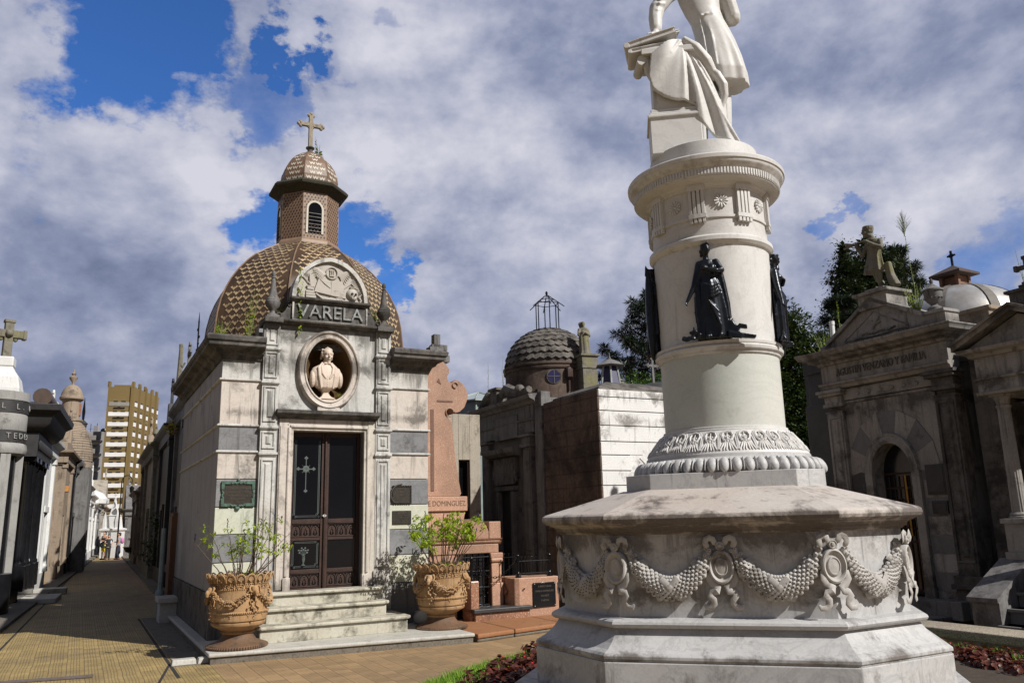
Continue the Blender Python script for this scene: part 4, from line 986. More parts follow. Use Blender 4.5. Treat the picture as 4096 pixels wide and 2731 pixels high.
m.b(gx0,gx1,-.12,-.10,gz0,gz1)
gate = m.obj('gate_backing', M_black, D_)
m = MB(); yy = .02
for x in (gx0+.01,gx0+.12,gx0+.24,gx0+.35,gx0+.46,gx1-.01): m.tube([(x,yy,gz0),(x,yy,gz1)],.012,6)
for z in (gz0+.02,gz0+.3,gz0+.56,gz1-.05): m.tube([(gx0,yy,z),(gx1,yy,z)],.012,6)
for x in (gx0+.18,gx0+.40):
    m.tube([(x+.085*math.cos(t_),yy-.01,gz1-.28+.085*math.sin(t_)) for t_ in [2*PI*j/16 for j in range(17)]],.009,5); m.ball((x,yy-.01,gz1-.28),.02,6,5)
    for j in range(8): a_ = PI/4*j; m.tube([(x,yy-.01,gz1-.28),(x+.12*math.cos(a_),yy-.01,gz1-.28+.12*math.sin(a_))],.006,4)
for j in range(10): m.ball((gx0+.05+.055*j,yy,gz0+.15+.05*(j%2)),.016,6,5)
m.obj('gate', M_iron, D_)
# forecourt steps and walls of that tomb
m = MB(); m.b(3.97,4.97,-.1,.42,0,.235); m.mat(1); m.b(3.93,5.0,-.1,.46,.235,.30)
m.obj('step', [M_pinkD, M_darkS], D_, bev=.012)
m = MB(); m.b(4.70,5.02,-1.4,.05,0,.48); m.mould(4.68,5.05,[(-1.4,.48),(.10,.48),(.12,.52),(.02,.60),(-1.4,.62)]); m.obj('side_block', M_pinkD, D_, bev=.02)
m = MB(); P_ = [(4.72,.3),(4.72,-.22),(4.75,-.30),(4.82,-.34),(5.57,-.36),(5.57,.1),(5.0,.3)]
m.prism(P_[::1], 0, .735); m.obj('wall_block', M_pink, D_, bev=.015)
m = MB(); m.b(3.93,4.08,.0,.34,0,.73); m.obj('pier', M_pinkD, D_, bev=.015)
m = MB(); m.b(5.07,5.50,.355,.375,.25,.645)
for x, z in ((5.09,.27),(5.48,.27),(5.09,.625),(5.48,.625)): m.mat(1); m.ball((x,-.378,z),.010,6,4)
pq = m.obj('plaque', [M_black, M_kerb], D_, bev=.006)
for k, tx in enumerate(('A PERPETUIDAD','FAMILIA DOMINGUEZ','SUS HIJOS','Y NIETOS')): text('plaque_lettering', tx, .04, .002, M_let, pq, 5.285, .377, .58-.075*k, .9)
m = MB(); m.tube([(4.90,-.36,.56),(4.90,-.372,.56)],.014,8); m.obj('vent_hole', M_black, D_)
def post(m, x, n, z0, h, r=.022):
    m.lathe([(r*2.4,0),(r*2.4,.02),(r*1.6,.04),(r*1.9,.06),(r*1.1,.08),(r,.12),(r,h-.07),(r*1.4,h-.065),(r*1.4,h-.05),(r*.8,h-.04)], (x,-n,z0), 10); m.ball((x,-n,z0+h-.01),r*1.5,8,6)
m = MB(); 
for x, n in ((4.86,.24),(5.46,.26)): post(m, x, n, .735, .36)
m.tube([(4.86,-.24,1.0),(5.46,-.26,1.0)],.012,6); m.tube([(4.86,-.24,.80),(5.46,-.26,.80)],.012,6)
for k in range(1,9):
    x = 4.86+.6*k/9; m.tube([(x,-.25,.78),(x,-.25,1.05)],.008,5); m.ball((x,-.25,1.065),.013,6,5)
for k in range(0,12):
    y = .0+.12*k; m.tube([(4.66,y-.1,.62),(4.66,y-.1,1.05)],.008,5); m.ball((4.66,y-.1,1.065),.013,6,5)
m.tube([(4.66,-.1,1.0),(4.66,1.3,1.0)],.011,5)
for k in range(0,10):
    x = 4.76+.1*k; m.tube([(x,1.25,.62),(x,1.25,1.05)],.008,5); m.ball((x,1.25,1.065),.013,6,5)
m.tube([(4.66,1.25,1.0),(5.75,1.25,1.0)],.011,5)
m.obj('railing', M_iron, D_)
m = MB(); post(m, 4.0, .22, .73, .36, .026); m.obj('post', M_iron, D_)
m = MB()
for k in range(17):
    t_ = k/16; x = 4.03+.80*t_; z = 1.02-.26*math.sin(PI*t_)*1.0+ .0; n = .22
    T_ = Matrix.Translation((x,-n,z)) @ Matrix.Rotation((t_-.5)*1.6*-1,4,'Y') @ Matrix.Rotation(PI/2*(k%2),4,'X'); m.M = T_
    m.tube([(.034*math.cos(a_),0,.016*math.sin(a_)) for a_ in [2*PI*j/10 for j in range(11)]],.006,4)
m.M = None; m.obj('chain', M_iron, D_)
# kerb of the pink tomb
for k, (a_, b_) in enumerate(((3.38,4.05),(4.06,5.0),(5.01,6.1))):
    m = MB(); off = 1.70-.02*0
    pts = [(a_,-(1.75-.22*(a_-3.3))),(b_,-(1.75-.22*(b_-3.3))),(b_,.2),(a_,.2)]
    m.prism(pts, 0, .05); m.mat(1); m.prism([(p[0],p[1]+(-.02 if p[1] < 0 else 0)) for p in pts], .05, .115)
    tag(m.obj('kerb', [M_concrete, M_kerbO], loc=(-4.40,12.04,0), rot=(0,0,rad(28)), bev=.02), kind='structure')

# ============================================================ buildings behind
Bb = thing('beige_mausoleum', 'plain beige stucco mausoleum with a narrow tall window behind the pink granite tomb', 'mausoleum', (-4.40,12.04,0), 28)
m = MB(); m.b(3.0,5.23,-6.5,-3.0,0,3.92); m.b(5.49,5.74,-6.5,-3.0,0,3.92); m.b(5.23,5.49,-6.5,-3.0,2.95,3.92); m.b(5.23,5.49,-6.5,-3.0,0,1.5); m.b(5.23,5.49,-6.5,-3.2,1.5,2.95)
m.obj('wall', M_stucco, Bb, bev=.01)
m = MB(); m.b(5.23,5.49,-3.19,-3.17,1.5,2.95); m.mat(1)
for k in range(5): m.tube([(5.25+.055*k+.02*(j%2),3.165,1.55+.14*j) for j in range(11)],.006,4)
m.mat(2); m.b(5.23,5.26,-3.19,-3.05,1.5,2.95); m.b(5.46,5.49,-3.19,-3.05,1.5,2.95); m.b(5.23,5.49,-3.19,-3.05,2.92,2.95)
m.obj('window', [M_glass, M_iron, M_rust], Bb)
def wobj(name, ang=28): return
G_ = thing('roof_lantern', 'pale glazed roof lantern behind the beige stucco mausoleum', 'roof lantern', (-1.05,24,0), 28)
M_zinc = plain('painted_zinc', (.32,.36,.34), .6, .2, .3, 5); M_pglass = plain('pale_glass', (.25,.30,.30), .2, 0, .3, 4, spec=.6, bump=0)
m = MB(); R_ = [(1.0*math.cos(PI/3*k),1.0*math.sin(PI/3*k)) for k in range(6)]
m.sweep(R_, [(-.05,0),(-.05,5.05)]); m.mat(1); m.sweep(R_, [(.12,5.05),(.12,5.09),(0,5.12)], cap=True)
for k in range(6):
    x, y = R_[k]; m.tube([(x*.97,y*.97,4.4),(x*.97,y*.97,5.08)],.03,6); m.tube([(x*1.1,y*1.1,5.1),(0,0,5.45)],.02,5)
m.mat(0); 
for k in range(6): a, b_ = R_[k], R_[(k+1)%6]; m.poly([(a[0]*1.08,a[1]*1.08,5.10),(b_[0]*1.08,b_[1]*1.08,5.10),(0,0,5.44)])
m.obj('lantern', [M_pglass, M_zinc], G_)
P = G_; m = MB(); m.tube([(-.22,-.95,4.88),(-.22,-1.0,4.88)],.13,14); m.mat(1); m.tube([(-.22,-1.0,4.88),(-.22,-1.02,4.88)],.10,14); m.obj('vent', [M_zinc, M_rust], G_)
# W frame: corner of the white building
WX, WY = 1.57, 15.0
Wb = thing('white_mausoleum', 'square stucco mausoleum with bright white rusticated front and blackened brown side', 'mausoleum', (WX,WY,0), 28)
m = MB(); m.b(.04,4.5,-2.05,-.03,0,4.03); m.obj('core', M_brown, Wb)
ar = []
m = MB()
zs = [0,.25,.55,.85,1.15,1.45,1.72,1.99,2.26,2.53,2.82,3.07,3.37,3.65,3.91,4.06]
CXa, CZa, RA = 1.55, 2.20, .78
for z0, z1 in zip(zs, zs[1:]):
    zc = (z0+z1)/2
    if z1 < 2.6: xe = CXa-RA*(1.0 if zc < 1.9 else .98)
    elif z1 < 2.9: xe = CXa-.83
    else: xe = 4.6
    xs = .03
    if z1 < 2.9:
        m.b(xs, xe-.0, -.05, .0, z0+.008, z1-.008); m.b(2*CXa-xe, 4.6, -.05, .0, z0+.008, z1-.008)
    else: m.b(xs, 4.6, -.05, .0, z0+.008, z1-.008)
for k in range(9):      # voussoirs
    a0, a1 = rad(180-20*k)-.02, rad(160-20*k)+.02
    r0, r1 = .52, .82 if k % 2 else .86
    m.slab([(CXa+r0*math.cos(a0),CZa+r0*math.sin(a0)),(CXa+r0*math.cos(a1),CZa+r0*math.sin(a1)),(CXa+r1*math.cos(a1),CZa+r1*math.sin(a1)),(CXa+r1*math.cos(a0),CZa+r1*math.sin(a0))], -.05, .004)
m.b(CXa-.8,CXa-.5,-.05,.0,0,2.2); m.b(CXa+.5,CXa+.8,-.05,.0,0,2.2)
m.slab([(CXa-.86,2.5),(CXa+.86,2.5),(CXa+.86,2.83),(CXa-.86,2.83)],-.055,-.01)
m.obj('white_facing', M_stuccoW, Wb, bev=.006)
m = MB()
for z0, z1 in zip(zs[:-1], zs[1:]): m.b(.0,.05,-2.03,-.0,z0+.012,z1-.012)
m.b(.012,.05,-2.02,-.01,0,4.0)
m.obj('side_facing', M_brown, Wb, bev=.01)
m = MB(); m.slab([(CXa-.5,1.4),(CXa+.5,1.4)]+[(CXa+.5*math.cos(PI*q/12),2.2+.5*math.sin(PI*q/12)) for q in range(13)], -.02, .02); m.obj('doorway', M_black, Wb)
m = MB(); m.sweep([(.1,.1),(2.2,.1),(2.2,1.9),(.1,1.9)], [(.0,4.03),(-.05,4.12),(-.35,4.25),(-.6,4.33),(-.9,4.36)]); m.obj('roof', M_dome, Wb)
m = MB(); x0, y0 = .99, .95
hx = [(x0+.20*math.cos(PI/3*k),y0+.20*math.sin(PI/3*k)) for k in range(6)]
m.sweep(hx, [(.02,4.30),(-.05,4.72)]); m.mat(1)
for k in range(6): m.tube([(x0+(hx[k][0]-x0)*1.1,y0+(hx[k][1]-y0)*1.1,4.28),(x0+(hx[k][0]-x0)*.78,y0+(hx[k][1]-y0)*.78,4.72)],.022,5)
m.mat(2); m.sweep(hx, [(.08,4.70),(.10,4.72),(-.05,4.82),(-.17,4.88)]); m.lathe([(.03,4.87),(.012,4.93),(.005,5.0)],(x0,y0,0),8)
m.obj('lantern', [plain('blue_glass', (.018,.015,.07), .4, 0, .3, 6, bump=0), M_zinc, M_grey], Wb)
for k, (x, y, z, h, mt) in enumerate(((1.62,1.55,4.2,.50,M_lime),(1.80,1.3,4.12,.30,M_kerb))):
    m = MB(); m.lathe([(.11,0),(.11,.05),(.05,.09),(.045,.14),(.11,.22),(.13,.32),(.13,.34),(.15,.36),(.10,.38),(.05,.42),(.03,.46),(.045,.50),(.01,.54)], (0,0,0), 16)
    o = m.obj('urn', mt, loc=Vector((WX+x*.883-y*.469,WY+x*.469+y*.883,z))); o.scale = (h/.54,)*3; tag(o, ('lidded stone urn on the roof right of the blue-glass lantern','small pale flame finial beside the lidded urn on the white roof')[k], 'urn')
m = MB(); trefoil_cross(m, 0, 0, 0, .55, .24, .05, .72); m.box((0,0,-.10),(.16,.16,.24)); tag(m.obj('stone_cross', M_grey, loc=(3.08,17.5,4.52), rot=(0,0,rad(28)), bev=.005), 'weathered stone cross against the green bush beside the white column', 'cross')
m = MB(); m.box((0,0,-2.2),(1.6,1.0,4.4)); m.ball((0,0,0),(.75,.5,.25),16,8); tag(m.obj('vault', M_darkS, loc=(3.25,17.6,4.30), rot=(0,0,rad(28))), 'low dark rounded vault roof under the weathered stone cross', 'vault')
# dark tomb facade facing the passage: local frame along the -62 direction
Dk = thing('grey_mausoleum', 'dark weathered mausoleum with pilasters, scrolled top and framed tablet over its door', 'mausoleum', (WX,WY,0), -62)
m = MB(); m.b(-5.2,-2.08,-4.0,-.08,0,4.2)
m.b(-2.36,-2.06,-.2,.03,0,4.32); m.obj('wall', M_grey, Dk, bev=.01)
for x0 in (-4.98,-2.95):
    m = MB(); m.b(x0,x0+.42,-.1,.05,0,.95); m.b(x0+.03,x0+.37,-.1,.03,.95,3.2); m.b(x0+.06,x0+.34,.0,.05,1.05,3.15) ; m.b(x0-.03,x0+.43,-.1,.09,3.2,3.28); m.b(x0-.0,x0+.40,-.1,.06,3.28,3.42); m.b(x0-.05,x0+.46,-.1,.12,3.42,3.48); m.obj('pilaster', M_grey, Dk, bev=.01)
m = MB(); m.b(-5.1,-2.4,-.1,.03,3.50,4.1); m.b(-4.2,-3.1,-.1,.06,3.45,3.95); m.mould(-5.25,-2.2,[(-.1,4.08),(.08,4.10),(.12,4.16),(.22,4.20),(.25,4.27),(-.1,4.30)])
m.mould(-5.15,-2.35,[(-.1,3.74),(.06,3.76),(.08,3.80),(-.1,3.82)])
m.obj('entablature', M_grey, Dk, bev=.008)
m = MB(); m.mould(-4.55,-3.05,[(-.1,3.05),(.12,3.08),(.20,3.14),(.22,3.24),(-.1,3.26)]); m.b(-4.35,-3.3,-.1,.03,2.6,3.05); m.b(-4.30,-3.35,-.1,.05,2.32,2.42)
m.b(-4.28,-3.35,.0,.07,2.45,2.90); m.slab([(-4.40,2.55),(-4.28,2.6),(-4.28,2.75),(-4.40,2.8),(-4.36,2.67)],.0,.06); m.slab([(-3.35,2.6),(-3.23,2.5),(-3.27,2.67),(-3.23,2.82),(-3.35,2.75)],.0,.06)
m.b(-4.22,-4.1,-.1,.05,.3,2.3); m.b(-3.52,-3.4,-.1,.05,.3,2.3)
m.obj('tablet', M_grey, Dk, bev=.008)
m = MB(); m.b(-4.1,-3.52,-.09,-.05,.3,2.3); m.obj('door', M_darkS, Dk)
m = MB(); m.tube([(-5.05,-.0,4.33),(-4.8,-.0,4.42),(-4.5,-.0,4.56),(-4.3,-.0,4.52)],[.08,.12,.14,.05],8); m.tube([(-3.9,-.0,4.50),(-3.6,.0,4.56),(-3.2,.0,4.44),(-2.9,.0,4.40),(-2.6,0,4.44)],[.10,.16,.13,.10,.08],8)
m.b(-4.28,-3.95,-.15,.12,4.27,4.62); m.b(-4.33,-3.90,-.2,.16,4.62,4.68); m.ball((-2.95,-.05,4.48),.12,10,8)
m.obj('scroll_crest', M_dome, Dk, bev=.006)
# stone dome with iron cage
Sd = thing('domed_mausoleum', 'round scale-tiled stone dome topped by a bare iron cage frame', 'mausoleum', (.83,18.0,0), 28)
m = MB(); m.lathe([(1.0,0),(1.0,4.62),(1.0,4.85),(1.03,4.86),(1.04,4.90),(1.01,4.93),(1.05,4.95),(1.05,4.99),(.99,5.01)], seg=48); m.obj('drum', M_brown, Sd)
m = MB(); dp = [(.98,5.0),(.975,5.12),(.95,5.25),(.91,5.38),(.84,5.51),(.75,5.63),(.62,5.74),(.46,5.83),(.28,5.89),(.1,5.91)]; m.lathe(dp, seg=48)
nr = 9
for j in range(nr):
    f_ = (j+.9)/nr; a_ = f_*PI/2*.93; r = .99*math.cos(a_); z = 5.02+.90*math.sin(a_); cnt = max(10,int(34*math.cos(a_)+4))
    for k in range(cnt):
        b_ = 2*PI*(k+.5*(j%2))/cnt; w_ = PI*r/cnt*1.02; nrm = Vector((math.cos(a_)*math.cos(b_),math.cos(a_)*math.sin(b_),math.sin(a_))); tg = Vector((-math.sin(b_),math.cos(b_),0)); dn = tg.cross(nrm)*-1
        dn = Vector((math.sin(a_)*math.cos(b_),math.sin(a_)*math.sin(b_),-math.cos(a_))); c_ = Vector((r*math.cos(b_),r*math.sin(b_),z)); h_ = .10
        pts = [c_+tg*(-w_)+nrm*.002-dn*.04, c_+tg*(-w_)+nrm*.022+dn*h_*.5, c_+nrm*.032+dn*h_, c_+tg*w_+nrm*.022+dn*h_*.5, c_+tg*w_+nrm*.002-dn*.04]
        m.poly(pts); m.poly([pts[1],pts[2],pts[2]-nrm*.04,pts[1]-nrm*.04]); m.poly([pts[2],pts[3],pts[3]-nrm*.04,pts[2]-nrm*.04])
m.obj('dome', M_dome, Sd)
for a_ in (-50,-115):
    m = MB(); c, s_ = math.cos(rad(a_)), math.sin(rad(a_)); m.tube([(.97*c,.97*s_,4.66),(1.012*c,1.012*s_,4.66)],.16,20); m.mat(1); m.tube([(1.0*c,1.0*s_,4.66),(1.016*c,1.016*s_,4.66)],.135,20)
    m.mat(2); T_ = Vector((-s_,c,0)); p = Vector((1.018*c,1.018*s_,4.66)); m.tube([p-T_*.135,p+T_*.135],.008,4); m.tube([p-Vector((0,0,.135)),p+Vector((0,0,.135))],.008,4)
    m.obj('round_window', [M_dome, MATS['blue_glass'], M_grey], Sd)
m = MB()
for k in range(6):
    a_ = PI/3*k+.2; x, y = .27*math.cos(a_), .27*math.sin(a_); m.tube([(x,y,5.85),(x,y,6.56)],.013,5); m.tube([(0,0,6.76),(x*1.55,y*1.55,6.43)],.011,5)
    x2, y2 = .27*math.cos(a_+PI/3), .27*math.sin(a_+PI/3); m.tube([(x,y,6.53),(x2,y2,6.53)],.009,5); m.tube([(x*.6,y*.6,6.62),(x2*.6,y2*.6,6.62)],.009,5)
m.ball((0,0,6.79),(.03,.03,.05),8,6); m.obj('iron_cage', M_iron, Sd)
m = MB(); m.tube([(-.12,-1.02,4.36),(-.12,-1.02,4.62)],.03,8); m.lathe([(.05,4.60),(.09,4.64),(.09,4.80),(.06,4.86),(.0,4.90)],(-.12,-1.03,0),8); o_ = m.obj('lamp', M_rust); o_.parent = Sd
m = MB(); m.box((0,0,2.2),(1.5,1.5,4.4)); m.obj('base', M_brown, Sd)
Sd.location = (.92,20.0,-.187); Sd.scale = (1.11,)*3
weed('tall thin dry weed on the grey mausoleum roof, left of the stone dome', (-.6,19,4.4), 1, 1.0, .03, .05, M_leafG, 21, per=40, group=None)
weed('shorter dry weed just left of the stone dome', (-.24,19,4.6), 3, .95, .10, .04, M_leafG, 22, per=20)
# statue of a robed figure
S1 = thing('robed_statue', 'small lichen-covered robed stone statue behind the right side of the stone dome', 'statue', (1.72,19.0,0), 20)
m = MB(); m.box((.06,0,5.30),(.42,.42,.30)); m.box((.06,0,5.47),(.50,.50,.05)); m.box((.06,0,2.6),(.38,.38,5.1)); m.obj('pedestal', M_lime, S1, bev=.008)
m = MB(); drape(m, [(5.49,.04,0,.15,.14,1),(5.6,.04,0,.135,.12,1),(5.8,.03,0,.125,.11,1),(6.0,.02,0,.12,.10,.6),(6.12,.02,0,.12,.085,.3),(6.19,.02,0,.07,.06,0)], 7, .07)
head(m, (.0,-.03,6.26), .065, (-.4,-1), detail=False); limb(m, [(-.09,0,6.12),(-.14,-.06,5.98),(-.06,-.13,6.05)],[.045,.04,.03]); limb(m, [(.12,0,6.12),(.14,-.05,5.98),(.02,-.13,6.02)],[.045,.04,.03])
m.tube([(-.06,.03,6.30),(.0,.06,6.25),(.05,.08,6.1),(.08,.09,5.8)],[.05,.07,.06,.05],8)
sculpt(m, 'figure', M_lime, S1, .012, 1)
M_darkG = stone('marble_slate', (.21,.205,.205), (.15,.147,.15), (.03,.03,.03), .3, .3, .6, .1, 2.2, vein=.4)
# ============================================================ mausoleum on the right, local frame along the -62 direction
VX, VY = 5.82, 12.37
Vz = thing('pedimented_mausoleum', 'grey marble mausoleum lettered AGUSTIN VENZANO Y FAMILIA with arched iron door', 'mausoleum', (VX,VY,0), -62)
Rf = frame(VX, VY, -62)
m = MB()
m.b(-1.13,-.62,-3.2,-.0,0,3.2); m.b(.42,1.06,-3.2,-.0,0,3.2); m.b(-1.13,1.06,-3.2,-.0,3.2,4.3); m.b(-.62,.42,-3.2,-.5,0,3.2)
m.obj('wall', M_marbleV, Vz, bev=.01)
AX, AZ, AR = -.09, 2.25, .34
def ring_wall(m, x0, x1, z0, z1, n0, n1, cx, cz, r, floor):
    """front wall with an arched opening"""
    K = 16; A_ = [(cx+r*math.cos(PI*k/K), cz+r*math.sin(PI*k/K)*1.3) for k in range(K+1)]
    m.b(x0, cx-r, n0, n1, z0, cz); m.b(cx+r, x1, n0, n1, z0, cz)
    for k in range(K):
        a, b_ = A_[k], A_[k+1]
        m.poly([(a[0],-n1,a[1]),(a[0],-n1,z1),(b_[0],-n1,z1),(b_[0],-n1,b_[1])]); m.poly([(a[0],-n1,a[1]),(b_[0],-n1,b_[1]),(b_[0],-n0,b_[1]),(a[0],-n0,a[1])])
    m.b(x0, cx-r, n0, n1, cz, z1); m.b(cx+r, x1, n0, n1, cz, z1)
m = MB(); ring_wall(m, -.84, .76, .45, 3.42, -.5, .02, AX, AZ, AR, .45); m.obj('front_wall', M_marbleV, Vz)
m = MB()   # alternating grey and pale blocks around the arch
for k in range(7):
    a0, a1 = rad(180-k*25.7), rad(180-(k+1)*25.7); r0, r1 = .47, .80
    m.mat(k % 2)
    m.slab([(AX+r0*math.cos(a0),AZ+1.25*r0*math.sin(a0)),(AX+r0*math.cos(a1),AZ+1.25*r0*math.sin(a1)),(AX+r1*math.cos(a1),AZ+1.2*r1*math.sin(a1)),(AX+r1*math.cos(a0),AZ+1.2*r1*math.sin(a0))][::-1], .0, .034)
for j in range(7):
    for x0, x1 in ((-.83,-.57),(.40,.75)): m.mat((j+1) % 2); m.b(x0,x1,.0,.03,.55+.26*j,.80+.26*j)
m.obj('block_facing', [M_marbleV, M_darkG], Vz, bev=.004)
m = MB(); pr = [(-.0,.0),(.0,.06),(.04,.075),(.09,.06),(.12,.075),(.13,.0)]
K = 16; rows = []
for k in range(K+1):
    a_ = PI*k/K; rows.append([m.V((AX+(AR+o)*math.cos(a_),-.02-h,AZ+1.28*(AR+o)*math.sin(a_))) for o, h in pr])
for a, c in zip(rows, rows[1:]):
    for j in range(len(pr)-1): m.F((a[j],a[j+1],c[j+1],c[j]))
for s_ in (-1,1):
    x0 = AX+s_*AR if s_ > 0 else AX-AR-.13; m.b(x0,x0+.13,.0,.09,.60,AZ); m.b(x0-.015,x0+.145,.0,.11,.45,.60)
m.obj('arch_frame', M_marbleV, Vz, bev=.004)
m = MB(); m.b(AX-AR,AX+AR,-.22,-.2,.45,2.9)
dd = m.obj('door', M_black, Vz)
m = MB()
for k in range(9): x = AX-AR+.68*k/8; m.tube([(x,.19,.5),(x,.19,2.2)],.010,5)
for z in (.5,1.2,2.0,2.22): m.b(AX-AR,AX+AR,-.2,-.185,z,z+.03)
for k in range(4):
    for z in (1.5,1.75): m.tube([(AX-.25+.165*k+.07*math.cos(t_),.18,z+.1*math.sin(t_)) for t_ in [2*PI*q/12 for q in range(13)]],.008,4)
m.obj('grille', M_rust, dd)
m = MB(); m.b(AX+.02,AX+.05,-.185,-.175,1.3,2.2); m.obj('brass_strip', plain('brass', (.35,.20,.03), .4, .5, .3), dd)
for x0, x1, px_ in ((-1.18,-.83,0),(.76,1.12,1)):
    m = MB(); m.b(x0+.02,x1-.02,-.1,.09,.75,3.27); panel(m, x0+.05, x1-.05, .95, 3.20, .09, .03, .02)
    m.b(x0-.03,x1+.03,-.1,.14,.66,.78); m.b(x0-.06,x1+.06,-.1,.17,.60,.67); m.b(x0-.02,x1+.02,-.1,.12,.45,.60)
    m.b(x0,x1,-.1,.10,3.27,3.29); m.b(x0-.02,x1+.02,-.1,.12,3.36,3.42); m.b(x0+.01,x1-.01,-.1,.10,3.42,3.54); m.b(x0-.05,x1+.05,-.1,.17,3.54,3.59); m.b(x0-.08,x1+.08,-.1,.20,3.59,3.64)
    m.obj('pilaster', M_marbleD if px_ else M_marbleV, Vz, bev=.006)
m = MB(); m.mould(-.83,.76,[(-.0,3.38),(.05,3.40),(.05,3.43),(0,3.45)]); m.b(-.83,.76,-.1,.05,3.45,3.63)
for k in range(6): m.ball((-.55+.21*k,-.055,3.53),(.045,.02,.035),8,5)
m.mould(-1.2,1.13,[(-.1,3.64),(.12,3.65),(.14,3.70),(.18,3.72),(.18,3.75),(-.1,3.76)])
m.b(-1.17,1.10,-3.0,.11,3.76,4.06)
m.path([(-1.14,3.0),(-1.14,-.1),(1.07,-.1),(1.07,3.0)], [(0,4.04),(.05,4.05),(.07,4.09),(.16,4.11),(.18,4.15),(.27,4.17),(.29,4.22),(.31,4.24),(.31,4.26),(0,4.27)])
m.b(-1.15,1.08,-3.0,.08,4.2,4.27)
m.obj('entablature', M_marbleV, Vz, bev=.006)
M_letS = stone('letter_stone', (.19,.18,.165), (.13,.125,.115), (.05,.045,.04), .3, .2, .8, .2, 6)
text('lettering', 'AGUSTIN VENZANO Y FAMILIA', .17, .012, M_letS, Vz, -.05, .118, 3.90, .68)
m = MB(); m.slab([(-1.17,4.27),(1.12,4.27),(1.12,4.50),(.78,4.50),(-.07,4.93),(-.92,4.42),(-1.17,4.40)], -.25, .07)
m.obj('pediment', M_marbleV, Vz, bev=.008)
m = MB()
for a, b_ in (((-.98,4.40),(-.07,4.95)),((-.07,4.95),(.80,4.50)),): m.slab([(a[0],a[1]-.02),(b_[0],b_[1]-.02),(b_[0],b_[1]+.05),(a[0],a[1]+.05)] if a[0] < b_[0] else [], -.25, .13)
m.slab([(.78,4.49),(1.14,4.49),(1.14,4.535),(.78,4.535)],-.25,.12)
for a, b_ in (((-.66,4.39),(-.07,4.75)),((-.07,4.75),(.52,4.42))): m.slab([(a[0],a[1]-.008),(b_[0],b_[1]-.008),(b_[0],b_[1]+.016),(a[0],a[1]+.016)], .06, .085)
m.b(-.66,.52,.06,.083,4.375,4.40)
for q in range(14): m.ball((-.30+.045*q,-.08,4.44+.012*math.sin(q)),(.03,.02,.02),6,4)
m.tube([(-.10,-.085,4.48),(-.02,-.09,4.60),(.03,-.085,4.66)],[.02,.035,.02],6); m.tube([(-.12,-.085,4.62),(-.05,-.09,4.55),(.05,-.085,4.58)],.018,6)
m.obj('pediment_trim', M_marbleV, Vz, bev=.004)
for x, w_, lab in ((-.09,.34,0),): 
    m = MB(); m.box((x+.08,.12,4.92),(.52,.50,.24)); m.box((x+.08,.12,5.05),(.64,.62,.05)); m.box((x+.08,.12,5.10),(.34,.34,.07)); m.obj('statue_pedestal', M_marbleV, Vz, bev=.006)
m = MB(); pr_ = [(.10,0),(.10,.05),(.05,.08),(.05,.10),(.10,.15),(.125,.22),(.13,.29),(.15,.30),(.15,.32),(.10,.35),(.05,.39),(.02,.42),(.03,.45),(.012,.50)]
m.lathe(pr_, seg=20)
for k in range(14): a_ = 2*PI*k/14; m.tube([(.055*math.cos(a_),.055*math.sin(a_),.11),(.122*math.cos(a_),.122*math.sin(a_),.20)],[.008,.014],4)
tag(m.obj('urn', M_grey, loc=Rf(.93,-.0,4.535)), 'lidded grey stone urn on the right end of the lettered pediment', 'urn')
m = MB()
for x0, x1, z0, z1 in ((.46,.76,1.89,2.32),(.50,.74,1.62,1.80),): m.b(x0,x1,.03,.06,z0,z1)
m.slab([(-1.16,1.9),(-.70,1.9),(-.70,2.22),(-.8,2.28),(-.93,2.30),(-1.06,2.28),(-1.16,2.22)], .11, .13)
pl_ = []
for q, (g_) in enumerate(([(.46,.76,1.89,2.32)],[(.50,.74,1.62,1.80)])):
    m2 = MB(); a = g_[0]; m2.b(a[0],a[1],.03,.06,a[2],a[3]); m2.b(a[0]+.02,a[1]-.02,.06,.066,a[2]+.03,a[3]-.03); m2.obj('plaque', M_darkS, Vz, bev=.004)
m2 = MB(); m2.slab([(-.83,1.85),(-.50,1.85),(-.50,2.18),(-.58,2.25),(-.67,2.28),(-.76,2.25),(-.83,2.18)], .03, .06); m2.ball((-.6,-.065,2.02),(.06,.02,.09),8,6); m2.obj('plaque', M_darkS, Vz, bev=.004)
m = MB(); m.b(-1.3,1.2,-.0,.15,.20,.45); m.b(-.75,.92,.15,.32,.20,.45); m.obj('plinth', M_grey, Vz, bev=.01)
m = MB(); m.b(-.5,.75,.32,.75,0,.25); m.b(-.7,.5,.75,1.0,0,.13); m.obj('step', M_grey, Vz, bev=.012)
